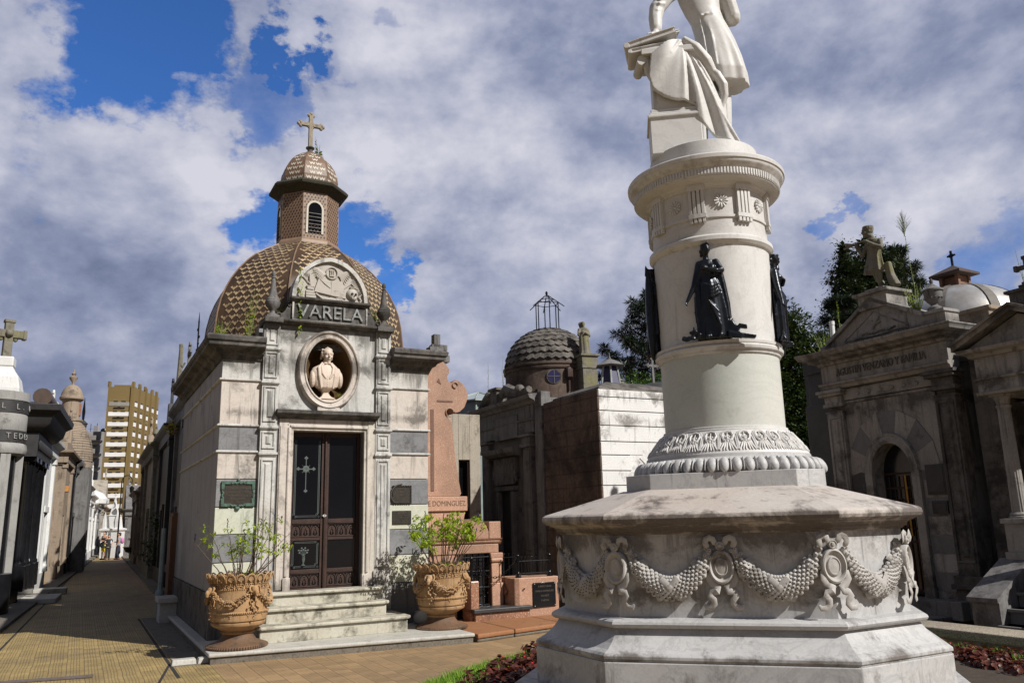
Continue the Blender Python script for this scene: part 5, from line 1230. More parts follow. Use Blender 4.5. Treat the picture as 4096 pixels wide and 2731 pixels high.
# rear dome with its little lantern
Zd = thing('metal_domed_mausoleum', 'mausoleum with a pale ribbed metal dome and small pyramid-roofed lantern behind the lettered pediment', 'mausoleum', Rf(-.20,-2.35,0), -62)
M_sheet = plain('dome_sheet_metal', (.50,.50,.50), .38, .55, .3, 3, c2=(.36,.33,.29), bump=.15); M_band = plain('dome_band', (.15,.135,.12), .7, 0, .3, 6)
m = MB(); m.sweep([(-1.15,-.9),(1.05,-.9),(1.05,1.2),(-1.15,1.2)], [(0,0),(0,4.72),(.04,4.74),(.04,4.80)]); m.obj('wall', M_stuccoP, Zd, bev=.01)
m = MB(); dp = [(1.08*math.cos(a_), 4.72+.78*math.sin(a_)) for a_ in [PI/2*k/10*.95 for k in range(11)]]
m.lathe(dp, (-.05,.1,0), 40); m.obj('dome', M_sheet, Zd)
m = MB()
for k in range(8):
    b_ = 2*PI*k/8+.3; wd = .075
    for (r0,z0),(r1,z1) in zip(dp, dp[1:]):
        n0 = Vector((math.cos(b_),math.sin(b_),0)); t0 = Vector((-math.sin(b_),math.cos(b_),0)); c = Vector((-.05,.1,0))
        m.poly([c+n0*(r0+.01)+t0*wd*(.4+.6*r0)+Vector((0,0,z0+.008)), c+n0*(r0+.01)-t0*wd*(.4+.6*r0)+Vector((0,0,z0+.008)), c+n0*(r1+.01)-t0*wd*(.4+.6*r1)+Vector((0,0,z1+.012)), c+n0*(r1+.01)+t0*wd*(.4+.6*r1)+Vector((0,0,z1+.012))])
m.obj('dome_band', M_band, Zd)
m = MB(); c = (-.05,.1)
for sx, sy in ((-1,-1),(1,-1),(1,1),(-1,1)): m.box((c[0]+sx*.15,c[1]+sy*.15,5.58),(.06,.06,.28))
m.box((c[0],c[1]+.02,5.56),(.30,.26,.22)) ; m.box((c[0],c[1],5.44),(.42,.42,.05))
m.obj('lantern', plain('lantern_wood', (.20,.10,.06), .7, 0, .4, 8), Zd, bev=.004)
m = MB(); m.sweep([(c[0]-.24,c[1]-.24),(c[0]+.24,c[1]-.24),(c[0]+.24,c[1]+.24),(c[0]-.24,c[1]+.24)], [(.0,5.68),(.05,5.69),(.05,5.73),(-.235,5.90)]); m.obj('lantern_roof', plain('lantern_roof', (.07,.045,.04), .8, 0, .4, 8), Zd)
m = MB(); m.box((c[0],c[1],6.03),(.03,.03,.28)); m.box((c[0],c[1],6.08),(.15,.025,.03)); m.tube([(c[0]+.05*math.cos(t_),c[1],6.08+.03*math.sin(t_)) for t_ in [2*PI*q/10 for q in range(11)]],.008,4); m.obj('cross', M_iron, Zd)
# statue of a boy playing a flute
Fb = thing('flute_boy_statue', 'mossy stone statue of a boy in a tunic playing a flute on the pediment pedestal', 'statue', Rf(-.03,-.12,5.135), -62)
m = MB()
drape(m, [(.30,-.06,0,.165,.12,1.5),(.42,-.05,0,.15,.105,1.2),(.55,-.03,0,.125,.09,.8),(.68,-.01,0,.115,.08,.4),(.78,0,0,.125,.08,.2),(.84,0,0,.09,.06,0)], 8, .10)
limb(m, [(.02,0,.32),(.03,-.01,.16),(.02,.0,.03)],[.055,.045,.028]); limb(m, [(-.06,.02,.32),(-.03,.03,.17),(.06,.05,.04)],[.055,.043,.028])
m.ball((.01,-.05,.02),(.03,.07,.025),8,6); m.ball((.07,.02,.02),(.03,.06,.025),8,6)
m.tube([(.16,.06,.42),(.17,.07,.2),(.24,.07,.0)],[.05,.07,.085],8)
limb(m, [(.115,0,.79),(.15,-.05,.66),(.07,-.13,.72),(-.03,-.15,.80)],[.045,.04,.032,.026]); limb(m, [(-.12,0,.79),(-.20,-.06,.62),(-.21,-.13,.72),(-.24,-.14,.80)],[.045,.042,.032,.024])
limb(m, [(0,0,.82),(-.03,-.02,.90)],[.05,.045])
P_, R_ = head(m, (-.07,-.03,1.0), .088, (-.75,-1), detail=True)
for q in range(26):
    a_ = 2*PI*q/13; m.ball(P_(.66*math.cos(a_), -.15+.75*math.sin(a_), .75 if q > 12 else .45), .026, 6, 5)
m.tube([(.04,-.10,.84),(-.36,-.20,.80)],.014,6); m.tube([(-.28,-.17,.81),(-.40,-.20,.86)],[.03,.02],6); m.tube([(-.28,-.17,.81),(-.42,-.21,.775)],[.03,.02],6)
for q in range(4): m.tube([(-.03-.07*q*.3,-.15,.80),(-.06-.02*q,-.17,.835)],.008,5); m.tube([(-.24-.012*q,-.14,.80),(-.26-.015*q,-.17,.83)],.008,5)
sculpt(m, 'figure', M_lime, Fb, .009, 1)
weed('tall feathery weed with seed head rising beside the grey urn', Rf(.66,-.05,4.50), 1, 1.50, .02, .055, M_leafG, 31, lean=(-.06,.0), per=60, group=None)
m = MB(); T = None
rr = random.Random(5)
for k in range(90):
    t_ = rr.random(); a_ = rr.uniform(-1,1)*(.16*math.sin(PI*min(1,t_*1.1))); p = Vector((.0,0,.0)); q0 = Vector((0,0,.28*t_)); q1 = Vector((a_*.9,rr.uniform(-.06,.06),.28*t_+.12+.05*rr.random())); m.tube([q0,q1],[.0016,.0012],3)
    for _ in range(2): leaf(m, q0.lerp(q1,rr.uniform(.4,1)), .014)
tag(m.obj('seed_head', M_leafG, loc=Rf(.57,-.05,5.82)), 'feathery pale seed head at the tip of the tall rooftop weed', 'weed')
weed('bushy yellow weed at the foot of the grey urn on the pediment', Rf(.66,.02,4.50), 22, .55, .22, .06, M_leafY, 33, per=12)
weed('tall dry weed between the metal dome and the dark stone cross', Rf(2.22,-.1,4.0), 3, 1.35, .10, .045, M_leafG, 34, per=44, lean=(-.04,0))
weed('low weed tuft on the side wall by the stone cross', Rf(2.05,.05,4.02), 16, .38, .2, .05, M_leafG, 35)
# ---- neighbour on the left of it
Lb = thing('dark_mausoleum', 'dark plain mausoleum behind the left edge of the lettered mausoleum', 'mausoleum', (VX,VY,0), -62)
m = MB(); m.b(-2.06,-1.42,-3.2,-.55,0,4.32); m.b(-1.95,-1.3,-3.0,-.3,0,3.5); m.b(-2.1,-1.40,-3.2,-.5,4.1,4.36); m.obj('wall', M_darkS, Lb, bev=.012)
for k, (x, y, z, h) in enumerate(((6.1,15.0,4.3,.95),(6.32,15.0,4.3,.88))):
    m = MB(); m.tube([(0,0,0),(.02,0,h-.08)],.045,12); m.tube([(.02,0,h-.09),(.02,0,h-.02)],.052,12); m.tube([(.01,0,h*.6),(.01,0,h*.63)],.053,12)
    tag(m.obj('vent_pipe', plain('white_pipe',(.75,.75,.73),.5) if k == 0 else MATS['white_pipe'], loc=(x,y,z)), ('left, taller white vent pipe above the dark roof beside the pediment','right, shorter white vent pipe above the dark roof beside the pediment')[k], 'vent pipe', 'white vent pipes on the roof')
weed('yellow-green bush growing round the two white vent pipes', (5.95,14.9,4.3), 40, .75, .40, .07, M_leafY, 36, per=12)
weed('thin spire weed rising behind the white vent pipes', (6.30,15.1,4.7), 1, .95, .03, .06, M_leafY, 37, per=50)
m = MB(); m.box((0,0,-2.2),(.9,.9,4.3)); tag(m.obj('roof_block', M_darkS, loc=(6.2,15.1,4.32), rot=(0,0,rad(28))), 'dark masonry block carrying the two white vent pipes', 'roof block')
m = MB(); m.b(-.2,.2,-.02,.02,-.06,.06); tag(m.obj('roof_tile', M_sheet, loc=Rf(-.78,-.5,4.72), rot=(0,rad(-35),rad(-62))), 'tilted grey slab leaning on the left slope of the pediment', 'slab')

# ============================================================ small temple at the right edge
Tm = thing('temple_tomb', 'small classical temple tomb with pediment, fluted columns and steps at the right edge', 'tomb', (VX,VY,0), -62)
tx = 2.50
m = MB(); m.b(1.62,3.5,-3.0,-.35,0,3.1); m.b(1.25,1.66,-3.0,-.1,0,4.0); m.obj('wall', M_marbleD, Tm, bev=.01)
m = MB(); m.b(1.86,3.14,-2.5,.75,3.11,3.60); m.mould(1.84,3.16,[(.6,3.28),(.78,3.29),(.79,3.32),(.6,3.33)]); m.mould(1.84,3.16,[(.6,3.10),(.76,3.10),(.77,3.14),(.6,3.15)])
m.path([(1.86,2.5),(1.86,-.74),(3.14,-.74),(3.14,2.5)], [(0,3.58),(.05,3.59),(.07,3.63),(.14,3.65),(.16,3.70),(0,3.72)])
for k in range(26): m.b(1.88+.048*k,1.905+.048*k,.74,.785,3.60,3.635)
m.slab([(1.72,3.70),(3.28,3.70),(tx,4.06)], -2.0, .74)
for a, b_ in (((1.66,3.70),(tx,4.085)),((tx,4.085),(3.34,3.70))): m.slab([(a[0],a[1]),(b_[0],b_[1]),(b_[0],b_[1]+.085),(a[0],a[1]+.085)], -2.0, .90); m.slab([(a[0],a[1]+.06),(b_[0],b_[1]+.06),(b_[0],b_[1]+.10),(a[0],a[1]+.10)], -2.0, .94)
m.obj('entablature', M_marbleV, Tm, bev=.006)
for cx in (2.05,2.95):
    m = MB(); y = -.58
    rows = []; nf = 48
    for k_ in range(9):
        z = 1.62+1.38*k_/8; r = .088-.014*(k_/8); row = []
        for q in range(nf):
            a_ = 2*PI*q/nf; rr_ = r*(1-.07*(1 if q % 3 == 0 else 0)); row.append(m.V((cx+rr_*math.cos(a_), y+rr_*math.sin(a_), z)))
        rows.append(row)
    for a, c in zip(rows, rows[1:]):
        for q in range(nf): m.F((a[q],a[(q+1)%nf],c[(q+1)%nf],c[q]))
    m.lathe([(.13,1.55),(.13,1.575),(.11,1.585),(.12,1.60),(.10,1.625)], (cx,y,0), 20); m.lathe([(.075,2.92),(.09,2.94),(.09,2.96),(.075,2.97),(.085,3.02),(.10,3.05),(.10,3.07)], (cx,y,0), 20); m.box((cx,y,3.09),(.22,.22,.04))
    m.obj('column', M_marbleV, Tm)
    m = MB(); m.box((cx,y,1.52),(.34,.34,.06)); m.box((cx,y,1.32),(.28,.28,.36)); m.box((cx,y,1.10),(.33,.33,.09)); m.obj('column_pedestal', M_marbleV, Tm, bev=.006)
m = MB(); m.b(1.78,3.25,-.35,.62,0,1.05); m.b(2.28,2.75,.62,.8,0,.86); m.obj('podium', M_marbleD, Tm, bev=.01)
for k in range(5):
    m = MB(); m.b(2.16,2.9,.6,.85+.22*k,0,.88-.17*k); m.b(2.15,2.9,.6,.88+.22*k,.84-.17*k,.88-.17*k); m.obj('step', M_grey, Tm, bev=.01)
m = MB()
for x0 in (1.82,2.86):
    pts = [(.62,0),(1.45,0),(1.45,.62),(1.42,.66),(.75,1.05),(.62,1.05)]
    a = [m.V((x0,-n,z)) for n, z in pts]; c = [m.V((x0+.34,-n,z)) for n, z in pts]; m.F(a[::-1]); m.F(c)
    for k in range(6): m.F((a[k],a[(k+1)%6],c[(k+1)%6],c[k]))
    m.poly([(x0-.02,-.72,1.075),(x0+.36,-.72,1.075),(x0+.36,-1.50,.66),(x0-.02,-1.50,.66)]); m.poly([(x0-.02,-1.5,.66),(x0+.36,-1.5,.66),(x0+.36,-1.5,.61),(x0-.02,-1.5,.61)]); m.poly([(x0-.02,-.72,1.075),(x0-.02,-1.5,.66),(x0-.02,-1.5,.61),(x0-.02,-.72,1.02)]); m.poly([(x0+.36,-.72,1.075),(x0+.36,-.72,1.02),(x0+.36,-1.5,.61),(x0+.36,-1.5,.66)])
m.obj('stair_cheek', M_grey, Tm)
m = MB(); m.b(2.30,2.72,-.34,-.3,1.05,2.9); m.obj('door', M_black, Tm)
m = MB(); m.box((2.58,-.55,4.22),(.34,.32,.22)); m.box((2.58,-.55,4.345),(.42,.40,.04)); m.obj('cross_pedestal', M_marbleD, Tm, bev=.006)
text('year', '1877', .12, .004, M_letS, Tm, 2.58, .713, 4.235, .95)
m = MB(); m.box((2.60,-.55,4.40),(.20,.16,.06)); m.box((2.60,-.55,4.44),(.13,.12,.05)); m.box((2.60,-.55,4.60),(.055,.05,.34)); m.box((2.60,-.55,4.66),(.24,.048,.055))
for dx, dz in ((-.13,0),(.13,0),(0,.12)): m.box((2.60+dx,-.55,4.66+dz),(.045,.07,.075) if dx else (.075,.07,.045))
m.obj('cross', M_marbleD, Tm, bev=.005)
# bench
Be = thing('stone_bench', 'long granular stone bench with scroll leg in front of the temple tomb steps', 'bench', (4.86,8.75,0), -62)
m = MB(); m.b(-1.35,1.5,-.24,.24,.36,.46); m.obj('seat', M_bench, Be, bev=.02)
for x in (-.95,1.0):
    m = MB(); pts = [(-.2,0),(.2,0),(.17,.05),(.12,.10),(.09,.2),(.12,.30),(.18,.36),(-.18,.36),(-.12,.30),(-.09,.2),(-.12,.10),(-.17,.05)]
    a = [m.V((x-.09,p[0],p[1])) for p in pts]; c = [m.V((x+.09,p[0],p[1])) for p in pts]; m.F(a); m.F(c[::-1])
    for k in range(12): m.F((a[k],c[k],c[(k+1)%12],a[(k+1)%12]))
    m.obj('leg', M_bench, Be, bev=.01)

# ============================================================ trees
def blob_tree(name, label, loc, crowns, trunk, leafn, size, mat, seed, cat='tree', group=None, elong=1.0):
    """crowns: list of (x,y,z,rx,ry,rz); leaves gathered in clumps on the surface and inside of each"""
    random.seed(seed); T = thing(name, label, cat, loc, group=group)
    m = MB(); m.tube([(0,0,0),(trunk[1]*.3,0,trunk[0]*.5),(0,0,trunk[0])],[trunk[2],trunk[2]*.7,trunk[2]*.3],8)
    for c in crowns[:24]: m.tube([(0,0,max(.5,c[2]*.6)),(c[0],c[1],c[2])],[trunk[2]*.3,trunk[2]*.08],5)
    m.obj('trunk', M_bark, T)
    l = MB()
    for (x,y,z,rx,ry,rz) in crowns:
        nc = max(8,int(leafn*2.6*(rx*rz)**.8)); 
        for _ in range(nc):
            d = Vector((random.gauss(0,1),random.gauss(0,1),random.gauss(0,1))).normalized()*(random.uniform(.55,1.08)); c = Vector((x+d.x*rx,y+d.y*ry,z+d.z*rz)); cs = random.uniform(.6,1.3)*size*2.6
            for _ in range(16):
                p = c+Vector((random.gauss(0,cs*.4),random.gauss(0,cs*.4),random.gauss(0,cs*.3))); leaf(l, p, size*random.uniform(.5,1.3), Vector((d.x+random.uniform(-.8,.8),d.y+random.uniform(-.8,.8),d.z*.6+random.uniform(-.5,.7))), .42/elong, .15)
        for _ in range(int(40+60*rx*rz)):
            d = Vector((random.gauss(0,1),random.gauss(0,1),random.gauss(0,1))).normalized()*random.uniform(.2,.85); c = Vector((x+d.x*rx,y+d.y*ry,z+d.z*rz))
            leaf(l, c, size*random.uniform(1.8,3.2), Vector((random.uniform(-1,1),random.uniform(-1,1),random.uniform(-1,1))), .6, .1)
    l.obj('crown', mat, T); return T
def araucaria(label, loc, h, rad_, whorls, seed, top=.25, zb=.3, tuft=.42, branches=8, side=None):
    random.seed(seed); T = thing('araucaria', label, 'tree', loc)
    m = MB(); m.tube([(0,0,0),(0,0,h*.5),(0,0,h)],[.28,.18,.06],8); l = MB()
    for w in range(whorls):
        f_ = w/(whorls-1); z = h*(zb+(1-zb)*f_); R = rad_*(1-f_)**.75*(1)+rad_*top*f_
        for k in range(branches):
            a_ = 2*PI*k/branches+w*.5+random.uniform(-.15,.15); r = R*random.uniform(.75,1.08); c, s_ = math.cos(a_), math.sin(a_)
            pts = [(c*r*t_, s_*r*t_, z-.06*r*math.sin(PI*t_)*2+.16*r*t_**3) for t_ in (0,.25,.5,.75,1)]
            m.tube(pts, [.05,.04,.03,.025,.02], 5)
            for t_ in (.45,.62,.8,.97):
                if t_ < .6 and random.random() < .35: continue
                i = int(t_*4); f2 = t_*4-i; p = Vector(pts[i]).lerp(Vector(pts[min(4,i+1)]), f2)
                for sidek in range(2 if t_ < .9 else 3):
                    q = p+Vector((random.uniform(-.35,.35),random.uniform(-.35,.35),random.uniform(-.05,.22)))*tuft*2.2*(.5 if t_ > .9 else 1)
                    m.tube([p,q],[.015,.01],3)
                    for _ in range(72):
                        d = Vector((random.gauss(0,1),random.gauss(0,1),random.gauss(.1,.7))).normalized(); leaf(l, q+d*tuft*.12, tuft*random.uniform(.45,.95), d, .10, .12)
    m.obj('trunk', M_bark, T); l.obj('crown', M_leafA, T); return T
araucaria('open spreading araucaria standing left behind the white column', (6.75,32,0), 10.3, 3.4, 9, 41, .45, .62, .42, 8)
bush = [(x,y,z,r,r,r*.8) for x,y,z,r in ((0,0,5.3,.75),(.7,0,5.5,.6),(-.55,0,5.1,.5),(1.1,0,5.1,.6),(.2,-.2,4.7,.8),(-.3,0,4.4,.8),(.9,0,4.4,.8))]
blob_tree('leafy_tree', 'bright green rounded tree below the araucaria and behind the stone cross', (3.75,24,0), bush, (5,.1,.2), 90, .075, M_leafB, 42)
cy = []
for k in range(34):
    f_ = k/33; z = 3.2+7.9*f_; R = 2.1*(1-f_)**.8+.12; a_ = k*2.4; cy.append((R*.6*math.cos(a_),R*.6*math.sin(a_),z,.32+R*.42,.32+R*.42,.48))
cy.append((0,0,11.55,.16,.16,.45))
blob_tree('cypress', 'tall dark conical cypress behind the flute boy statue', (13.0,30,0), cy, (11.2,.1,.22), 60, .115, M_leafD, 43)
cy2 = [(x,y,z,r,r,r*1.1) for x,y,z,r in ((.1,0,11.9,.35),(.5,0,11.5,.5),(-.3,0,11.1,.6),(.9,0,11.0,.5),(.1,0,10.6,.9),(1.0,0,10.2,.7),(-.2,0,9.6,1.0),(.9,0,9.2,1.0),(-.3,.2,8.0,1.1),(.5,0,7.4,1.2),(0,0,6.4,1.3))]
blob_tree('dark_tree', 'second dark evergreen close behind the flute boy statue, right of the pointed cypress', (14.1,30.5,0), cy2, (10,.1,.22), 40, .15, M_leafD, 44)
araucaria('araucaria with drooping star-like tips right of the cypress', (16.4,33.5,0), 12.4, 2.6, 9, 45, .25, .5, .38, 9)
araucaria('small araucaria whose tips show left of the cypress', (11.9,28,0), 8.9, 1.5, 8, 46, .3, .5, .30, 8)
big = [(-.5,0,5.0,.9,.9,.9),(-.6,0,3.6,1,1,1),(2.6,0,5.4,.8,.8,.8),(2.8,0,3.6,1,1,1),(3.0,0,6.3,.7,.7,.7)]+[(x,y,z,r,r,r*.9) for x,y,z,r in ((0,0,7.6,.85),(.5,0,7.1,.8),(-.3,0,6.8,.8),(.9,0,6.4,.8),(.1,0,5.9,1.0),(1.1,0,5.4,.9),(.3,0,4.9,1.1),(1.4,0,4.4,1.0),(0,0,3.9,1.1),(1.0,.2,3.4,1.1),(.2,0,2.8,1.0),(1.6,0,6.6,.55),(1.9,0,5.6,.7),(2.2,0,4.4,.9),(1.9,0,3.2,.9),(-.3,0,2.0,.9),(.9,0,1.8,1.0),(2.0,0,1.9,.9))]
blob_tree('broad_tree', 'big dark green tree filling the gap between the white column and the cypress', (8.35,25,0), big, (7,.1,.25), 85, .14, M_leafT, 47)
back = [(x,y,z,r,r,r*.9) for x,y,z,r in ((0,0,6.2,1.3),(1.5,0,5.6,1.3),(3.0,0,5.9,1.2),(.5,0,4.2,1.4),(2.2,0,3.9,1.5),(3.8,0,4.0,1.4),(.6,0,2.4,1.4),(2.4,0,2.2,1.4),(4,0,2.4,1.3))]
blob_tree('shaded_tree', 'deep dark foliage of a lower tree under the small araucaria', (10.4,27.5,0), back, (6,.1,.25), 60, .14, M_leafD, 48)
m = MB(); m.b(-6,6,-.6,0,0,2.6); tag(m.obj('rear_wall', M_darkS, loc=(9.5,22.5,0), rot=(0,0,rad(-8))), 'low dark wall under the trees behind the white column', 'wall')
# ============================================================ the monument (built in its own frame, scaled .65)
MO = thing('monument', 'white marble monument with a garlanded eight-sided base and a round column with black bronze figures', 'monument', (1.326,5.265,.595), 0, scale=.65)
MA = rad(-16.3)
def octplan(a, p, rot=MA):
    d = a/2+p; q = [(-a/2,-d),(a/2,-d),(d,-a/2),(d,a/2),(a/2,d),(-a/2,d),(-d,a/2),(-d,-a/2)]
    c, s_ = math.cos(rot), math.sin(rot); return [(x*c-y*s_, x*s_+y*c) for x, y in q]
OP = octplan(1.68,.60)
m = MB(); m.sweep(OP, [(.46,-.92),(.46,.27),(.44,.285)]); m.obj('footing', M_white, MO, bev=.01)
m = MB(); m.sweep(OP, [(.255,.2),(.255,.585)]); m.obj('base_course', M_white, MO, bev=.008)
m = MB(); m.sweep(OP, [(.243,.585),(.243,.60),(.257,.605),(.257,.63),(.235,.65),(.19,.67),(.14,.71),(.10,.75),(.07,.79),(.055,.815)])
m.obj('sloped_course', M_white, MO, bev=.004)
m = MB(); m.sweep(OP, [(.05,.812),(.09,.818),(.112,.835),(.12,.85),(.112,.868),(.09,.882),(.04,.888),(.0,.892)], smooth=False); m.obj('torus_course', M_white, MO)
m = MB(); m.sweep(OP, [(0,.885),(0,1.56)]); m.obj('panel', M_whiteCol if False else M_white, MO, bev=.003)
m = MB(); m.sweep(OP, [(.0,1.545),(.02,1.55),(.028,1.565),(.05,1.572),(.055,1.592),(.075,1.612),(.11,1.622),(.115,1.632),(.145,1.636),(.165,1.650),(.175,1.675),(.170,1.705),(.145,1.722),(-.55,1.925)]); m.obj('cap', M_whiteD, MO, bev=.004)
PP = octplan(1.27,.25)
m = MB(); m.sweep(PP, [(0,1.88),(0,2.065)]); m.obj('plinth', M_white, MO, bev=.006)
m = MB(); m.lathe([(.84,2.06),(.87,2.07),(.875,2.10),(.86,2.16),(.82,2.20),(.795,2.205),(.79,2.235)], seg=96); m.obj('egg_ring', M_white, MO)
m = MB(); NE = 50
for k in range(NE):
    a_ = 2*PI*k/NE+.03; R_ = Matrix.Rotation(a_,3,'Z') @ Matrix.Rotation(rad(-28),3,'Y')
    m.ball((.875*math.cos(a_),.875*math.sin(a_),2.128), (.042,.047,.075), 10, 8, R_)
    b_ = a_+PI/NE; m.ball((.878*math.cos(b_),.878*math.sin(b_),2.135), (.026,.009,.07), 6, 6, Matrix.Rotation(b_,3,'Z') @ Matrix.Rotation(rad(-28),3,'Y'))
m.obj('egg_moulding', M_white, MO)
LB = [(.785,2.235),(.775,2.26),(.74,2.31),(.695,2.36),(.655,2.41),(.63,2.445),(.62,2.455),(.62,2.47),(.605,2.475),(.605,2.495),(.592,2.50)]
m = MB(); m.lathe(LB, seg=96); m.obj('leaf_ring', M_whiteCol, MO)
def lb(t_):     # t 0 bottom .. 1 top of the leaf band
    L_ = LB[1:6]; x = t_*(len(L_)-1); i = min(len(L_)-2,int(x)); f_ = x-i; return L_[i][0]*(1-f_)+L_[i+1][0]*f_, L_[i][1]*(1-f_)+L_[i+1][1]*f_
m = MB(); NL = 28
def lp(a_, t_, h=0): r, z = lb(t_); return ((r+h*.75)*math.cos(a_), (r+h*.75)*math.sin(a_), z+h*.65)
for k in range(NL):
    a_ = 2*PI*k/NL; w_ = PI/NL
    m.tube([lp(a_+w_*q*.93, t_, .006) for q, t_ in ((-1,.02),(-.98,.4),(-.9,.75),(-.6,.95),(0,1.02),(.6,.95),(.9,.75),(.98,.4),(1,.02))], .008, 5)
    m.tube([lp(a_+w_*q, t_, .010) for q, t_ in ((-.2,.42),(-.5,.50),(-.66,.66),(-.5,.84),(0,.93),(.5,.84),(.66,.66),(.5,.50),(.2,.42))], .012, 5)
    for q, t_, s_ in ((-.42,.45,.016),(.42,.45,.016),(-.28,.36,.014),(.28,.36,.014),(0,.52,.02),(0,.40,.018),(-.2,.62,.013),(.2,.62,.013)): m.ball(lp(a_+w_*q,t_,.006),(s_,s_,s_*.9),6,4)
    for q in (-.85,-.5,-.2,.2,.5,.85): m.tube([lp(a_+w_*q*.45,.36,.006),lp(a_+w_*q*.7,.18,.010),lp(a_+w_*q,.0,.004)],[.008,.010,.006],4)
    m.tube([lp(a_,.52,.014),lp(a_,.88,.010)],[.006,.004],4)
m.obj('leaf_carving', M_whiteCol, MO)
m = MB(); m.lathe([(.585,2.49),(.587,3.21)], seg=96); m.obj('lower_drum', stone('marble_drum_green', (.62,.615,.56), (.56,.565,.525), (.30,.28,.24), .05, .08, .5, .07, .8, tint=(.38,.48,.44), ta=.55, vein=.12), MO)
m = MB(); m.lathe([(.58,3.19),(.605,3.20),(.61,3.225),(.632,3.235),(.638,3.262),(.625,3.28),(.615,3.283),(.625,3.29),(.628,3.315),(.60,3.325),(.58,3.33)], seg=96); m.obj('lower_band', M_whiteCol, MO)
m = MB(); m.lathe([(.577,3.31),(.588,4.32)], seg=96); m.obj('upper_drum', M_whiteCol, MO)
m = MB(); m.lathe([(.58,4.27),(.605,4.285),(.615,4.30),(.632,4.32),(.632,4.36),(.60,4.385),(.58,4.39)], seg=96); m.obj('upper_band', M_whiteCol, MO)
m = MB(); m.lathe([(.585,4.36),(.585,4.555),(.60,4.56),(.60,4.585),(.588,4.59),(.588,4.88)], seg=96); m.obj('frieze', M_whiteCol, MO)
m = MB(); m.lathe([(.58,4.86),(.60,4.865),(.605,4.885),(.63,4.90),(.635,4.915),(.70,4.93),(.738,4.935),(.738,4.945),(.748,4.948),(.748,5.02),(.755,5.025),(.76,5.035),(.79,5.06),(.802,5.085),(.802,5.095),(.815,5.10),(.818,5.135),(.808,5.15),(.55,5.17),(.3,5.18)], seg=96); m.obj('cornice', M_whiteCol, MO)
m = MB()
for k in range(150): a_ = 2*PI*k/150; m.box((.752*math.cos(a_),.752*math.sin(a_),4.985),(.012,.016,.062),a_)
m.obj('cornice_fluting', M_whiteCol, MO)
for k in range(8):
    a_ = rad(-113+45*k); T = Matrix.Rotation(a_+PI/2,4,'Z')
    m = MB(); m.M = T
    for q in range(5):
        an = rad(-9+18*q/4-0); c, s_ = math.cos(an), math.sin(an)
    def arcbox(m, a0, a1, r0, r1, z0, z1):
        n_ = 3; P = []
        for q in range(n_+1):
            t_ = rad(a0+(a1-a0)*q/n_); P.append((math.sin(t_),-math.cos(t_)))
        bo = [[m.V((x*r,y*r,z)) for x, y in P] for r, z in ((r0,z0),(r1,z0),(r1,z1),(r0,z1))]
        for q in range(n_):
            for e in ((0,1),(1,2),(2,3)): m.F((bo[e[0]][q],bo[e[1]][q],bo[e[1]][q+1],bo[e[0]][q+1])[::-1])
        m.F([b_[0] for b_ in bo]); m.F([b_[-1] for b_ in bo][::-1])
    arcbox(m, -7.5, 7.5, .58, .603, 4.59, 4.86)
    for q in range(4): arcbox(m, -7.3+3.85*q, -4.6+3.85*q, .58, .628, 4.60, 4.85)
    arcbox(m, -8.2, 8.2, .58, .64, 4.845, 4.90); arcbox(m, -8, 8, .58, .632, 4.555, 4.598)
    for q in range(4): arcbox(m, -7.2+3.9*q, -4.5+3.9*q, .59, .627, 4.512, 4.556)
    m.M = None; m.obj('triglyph', M_whiteCol, MO, bev=.002)
    a_ += rad(22.5); m = MB(); m.M = Matrix.Rotation(a_+PI/2,4,'Z') @ Matrix.Translation((0,-.59,4.725))
    m.ball((0,0,0),(.018,.02,.018),8,6)
    for q in range(12):
        t_ = 2*PI*q/12; m.tube([(.02*math.cos(t_),-.006,.02*math.sin(t_)),(.045*math.cos(t_),-.013,.045*math.sin(t_)),(.066*math.cos(t_),-.006,.066*math.sin(t_))],[.005,.010,.0135],6)
    m.M = None; m.obj('rosette', M_whiteCol, MO)
# carved garlands and medallions on the base
def facept(f_, u, n, z):
    a, b_ = Vector(OP[f_]), Vector(OP[(f_+1)%8]); d = (b_-a).normalized(); o = Vector((d.y,-d.x)); p = a+d*u+o*n; return (p.x,p.y,z)
G0 = None
def garland_mesh():
    m = MB(); random.seed(12); Wd = .855
    def C(t_): u = .10+(Wd-.20)*t_; return u, 1.415-.305*(1-(2*t_-1)**2)**.85
    for q in range(36):
        t_ = q/35; u, z = C(t_); th_ = .032+.056*math.sin(PI*t_)**.8
        u2, z2 = C(min(1,t_+.02)); u1, z1 = C(max(0,t_-.02)); d = Vector((u2-u1,z2-z1)).normalized(); nn = Vector((-d.y,d.x))
        nb = 2 if th_ < .05 else 4
        for j in range(nb):
            s_ = (j+.5*(q%2)-(nb-1)/2)/(nb/2)*1.0
            if abs(s_) > 1.05: continue
            h = .012+th_*.85*math.sqrt(max(0,1-s_*s_*.85)); x, zz_ = u+nn.x*s_*th_, z+nn.y*s_*th_
            if (abs(t_-.5) < .17 and abs(abs(t_-.5)-.085*(1-s_)) < .0) : continue
            r = .0235 if nb == 4 else .018
            m.mat(0); m.ball((x,-h,zz_),(r,r,r),7,5); m.mat(1); m.ball((x,-h-r*.86,zz_),(r*.28,r*.25,r*.28),5,4)  # dark dot on each berry stands in for the shade of a drilled hole
    m.mat(0)
    pts = [C(q/20) for q in range(21)]
    m.tube([(p[0],-.01,p[1]) for p in pts],[.028+.048*math.sin(PI*q/20)**.8 for q in range(21)],10)
    return m.mesh('garland',[M_relief2,M_marbleD])
M_relief2 = stone('marble_garland', (.54,.52,.49), (.42,.40,.375), (.09,.075,.06), .38, .2, .6, .12, 4)
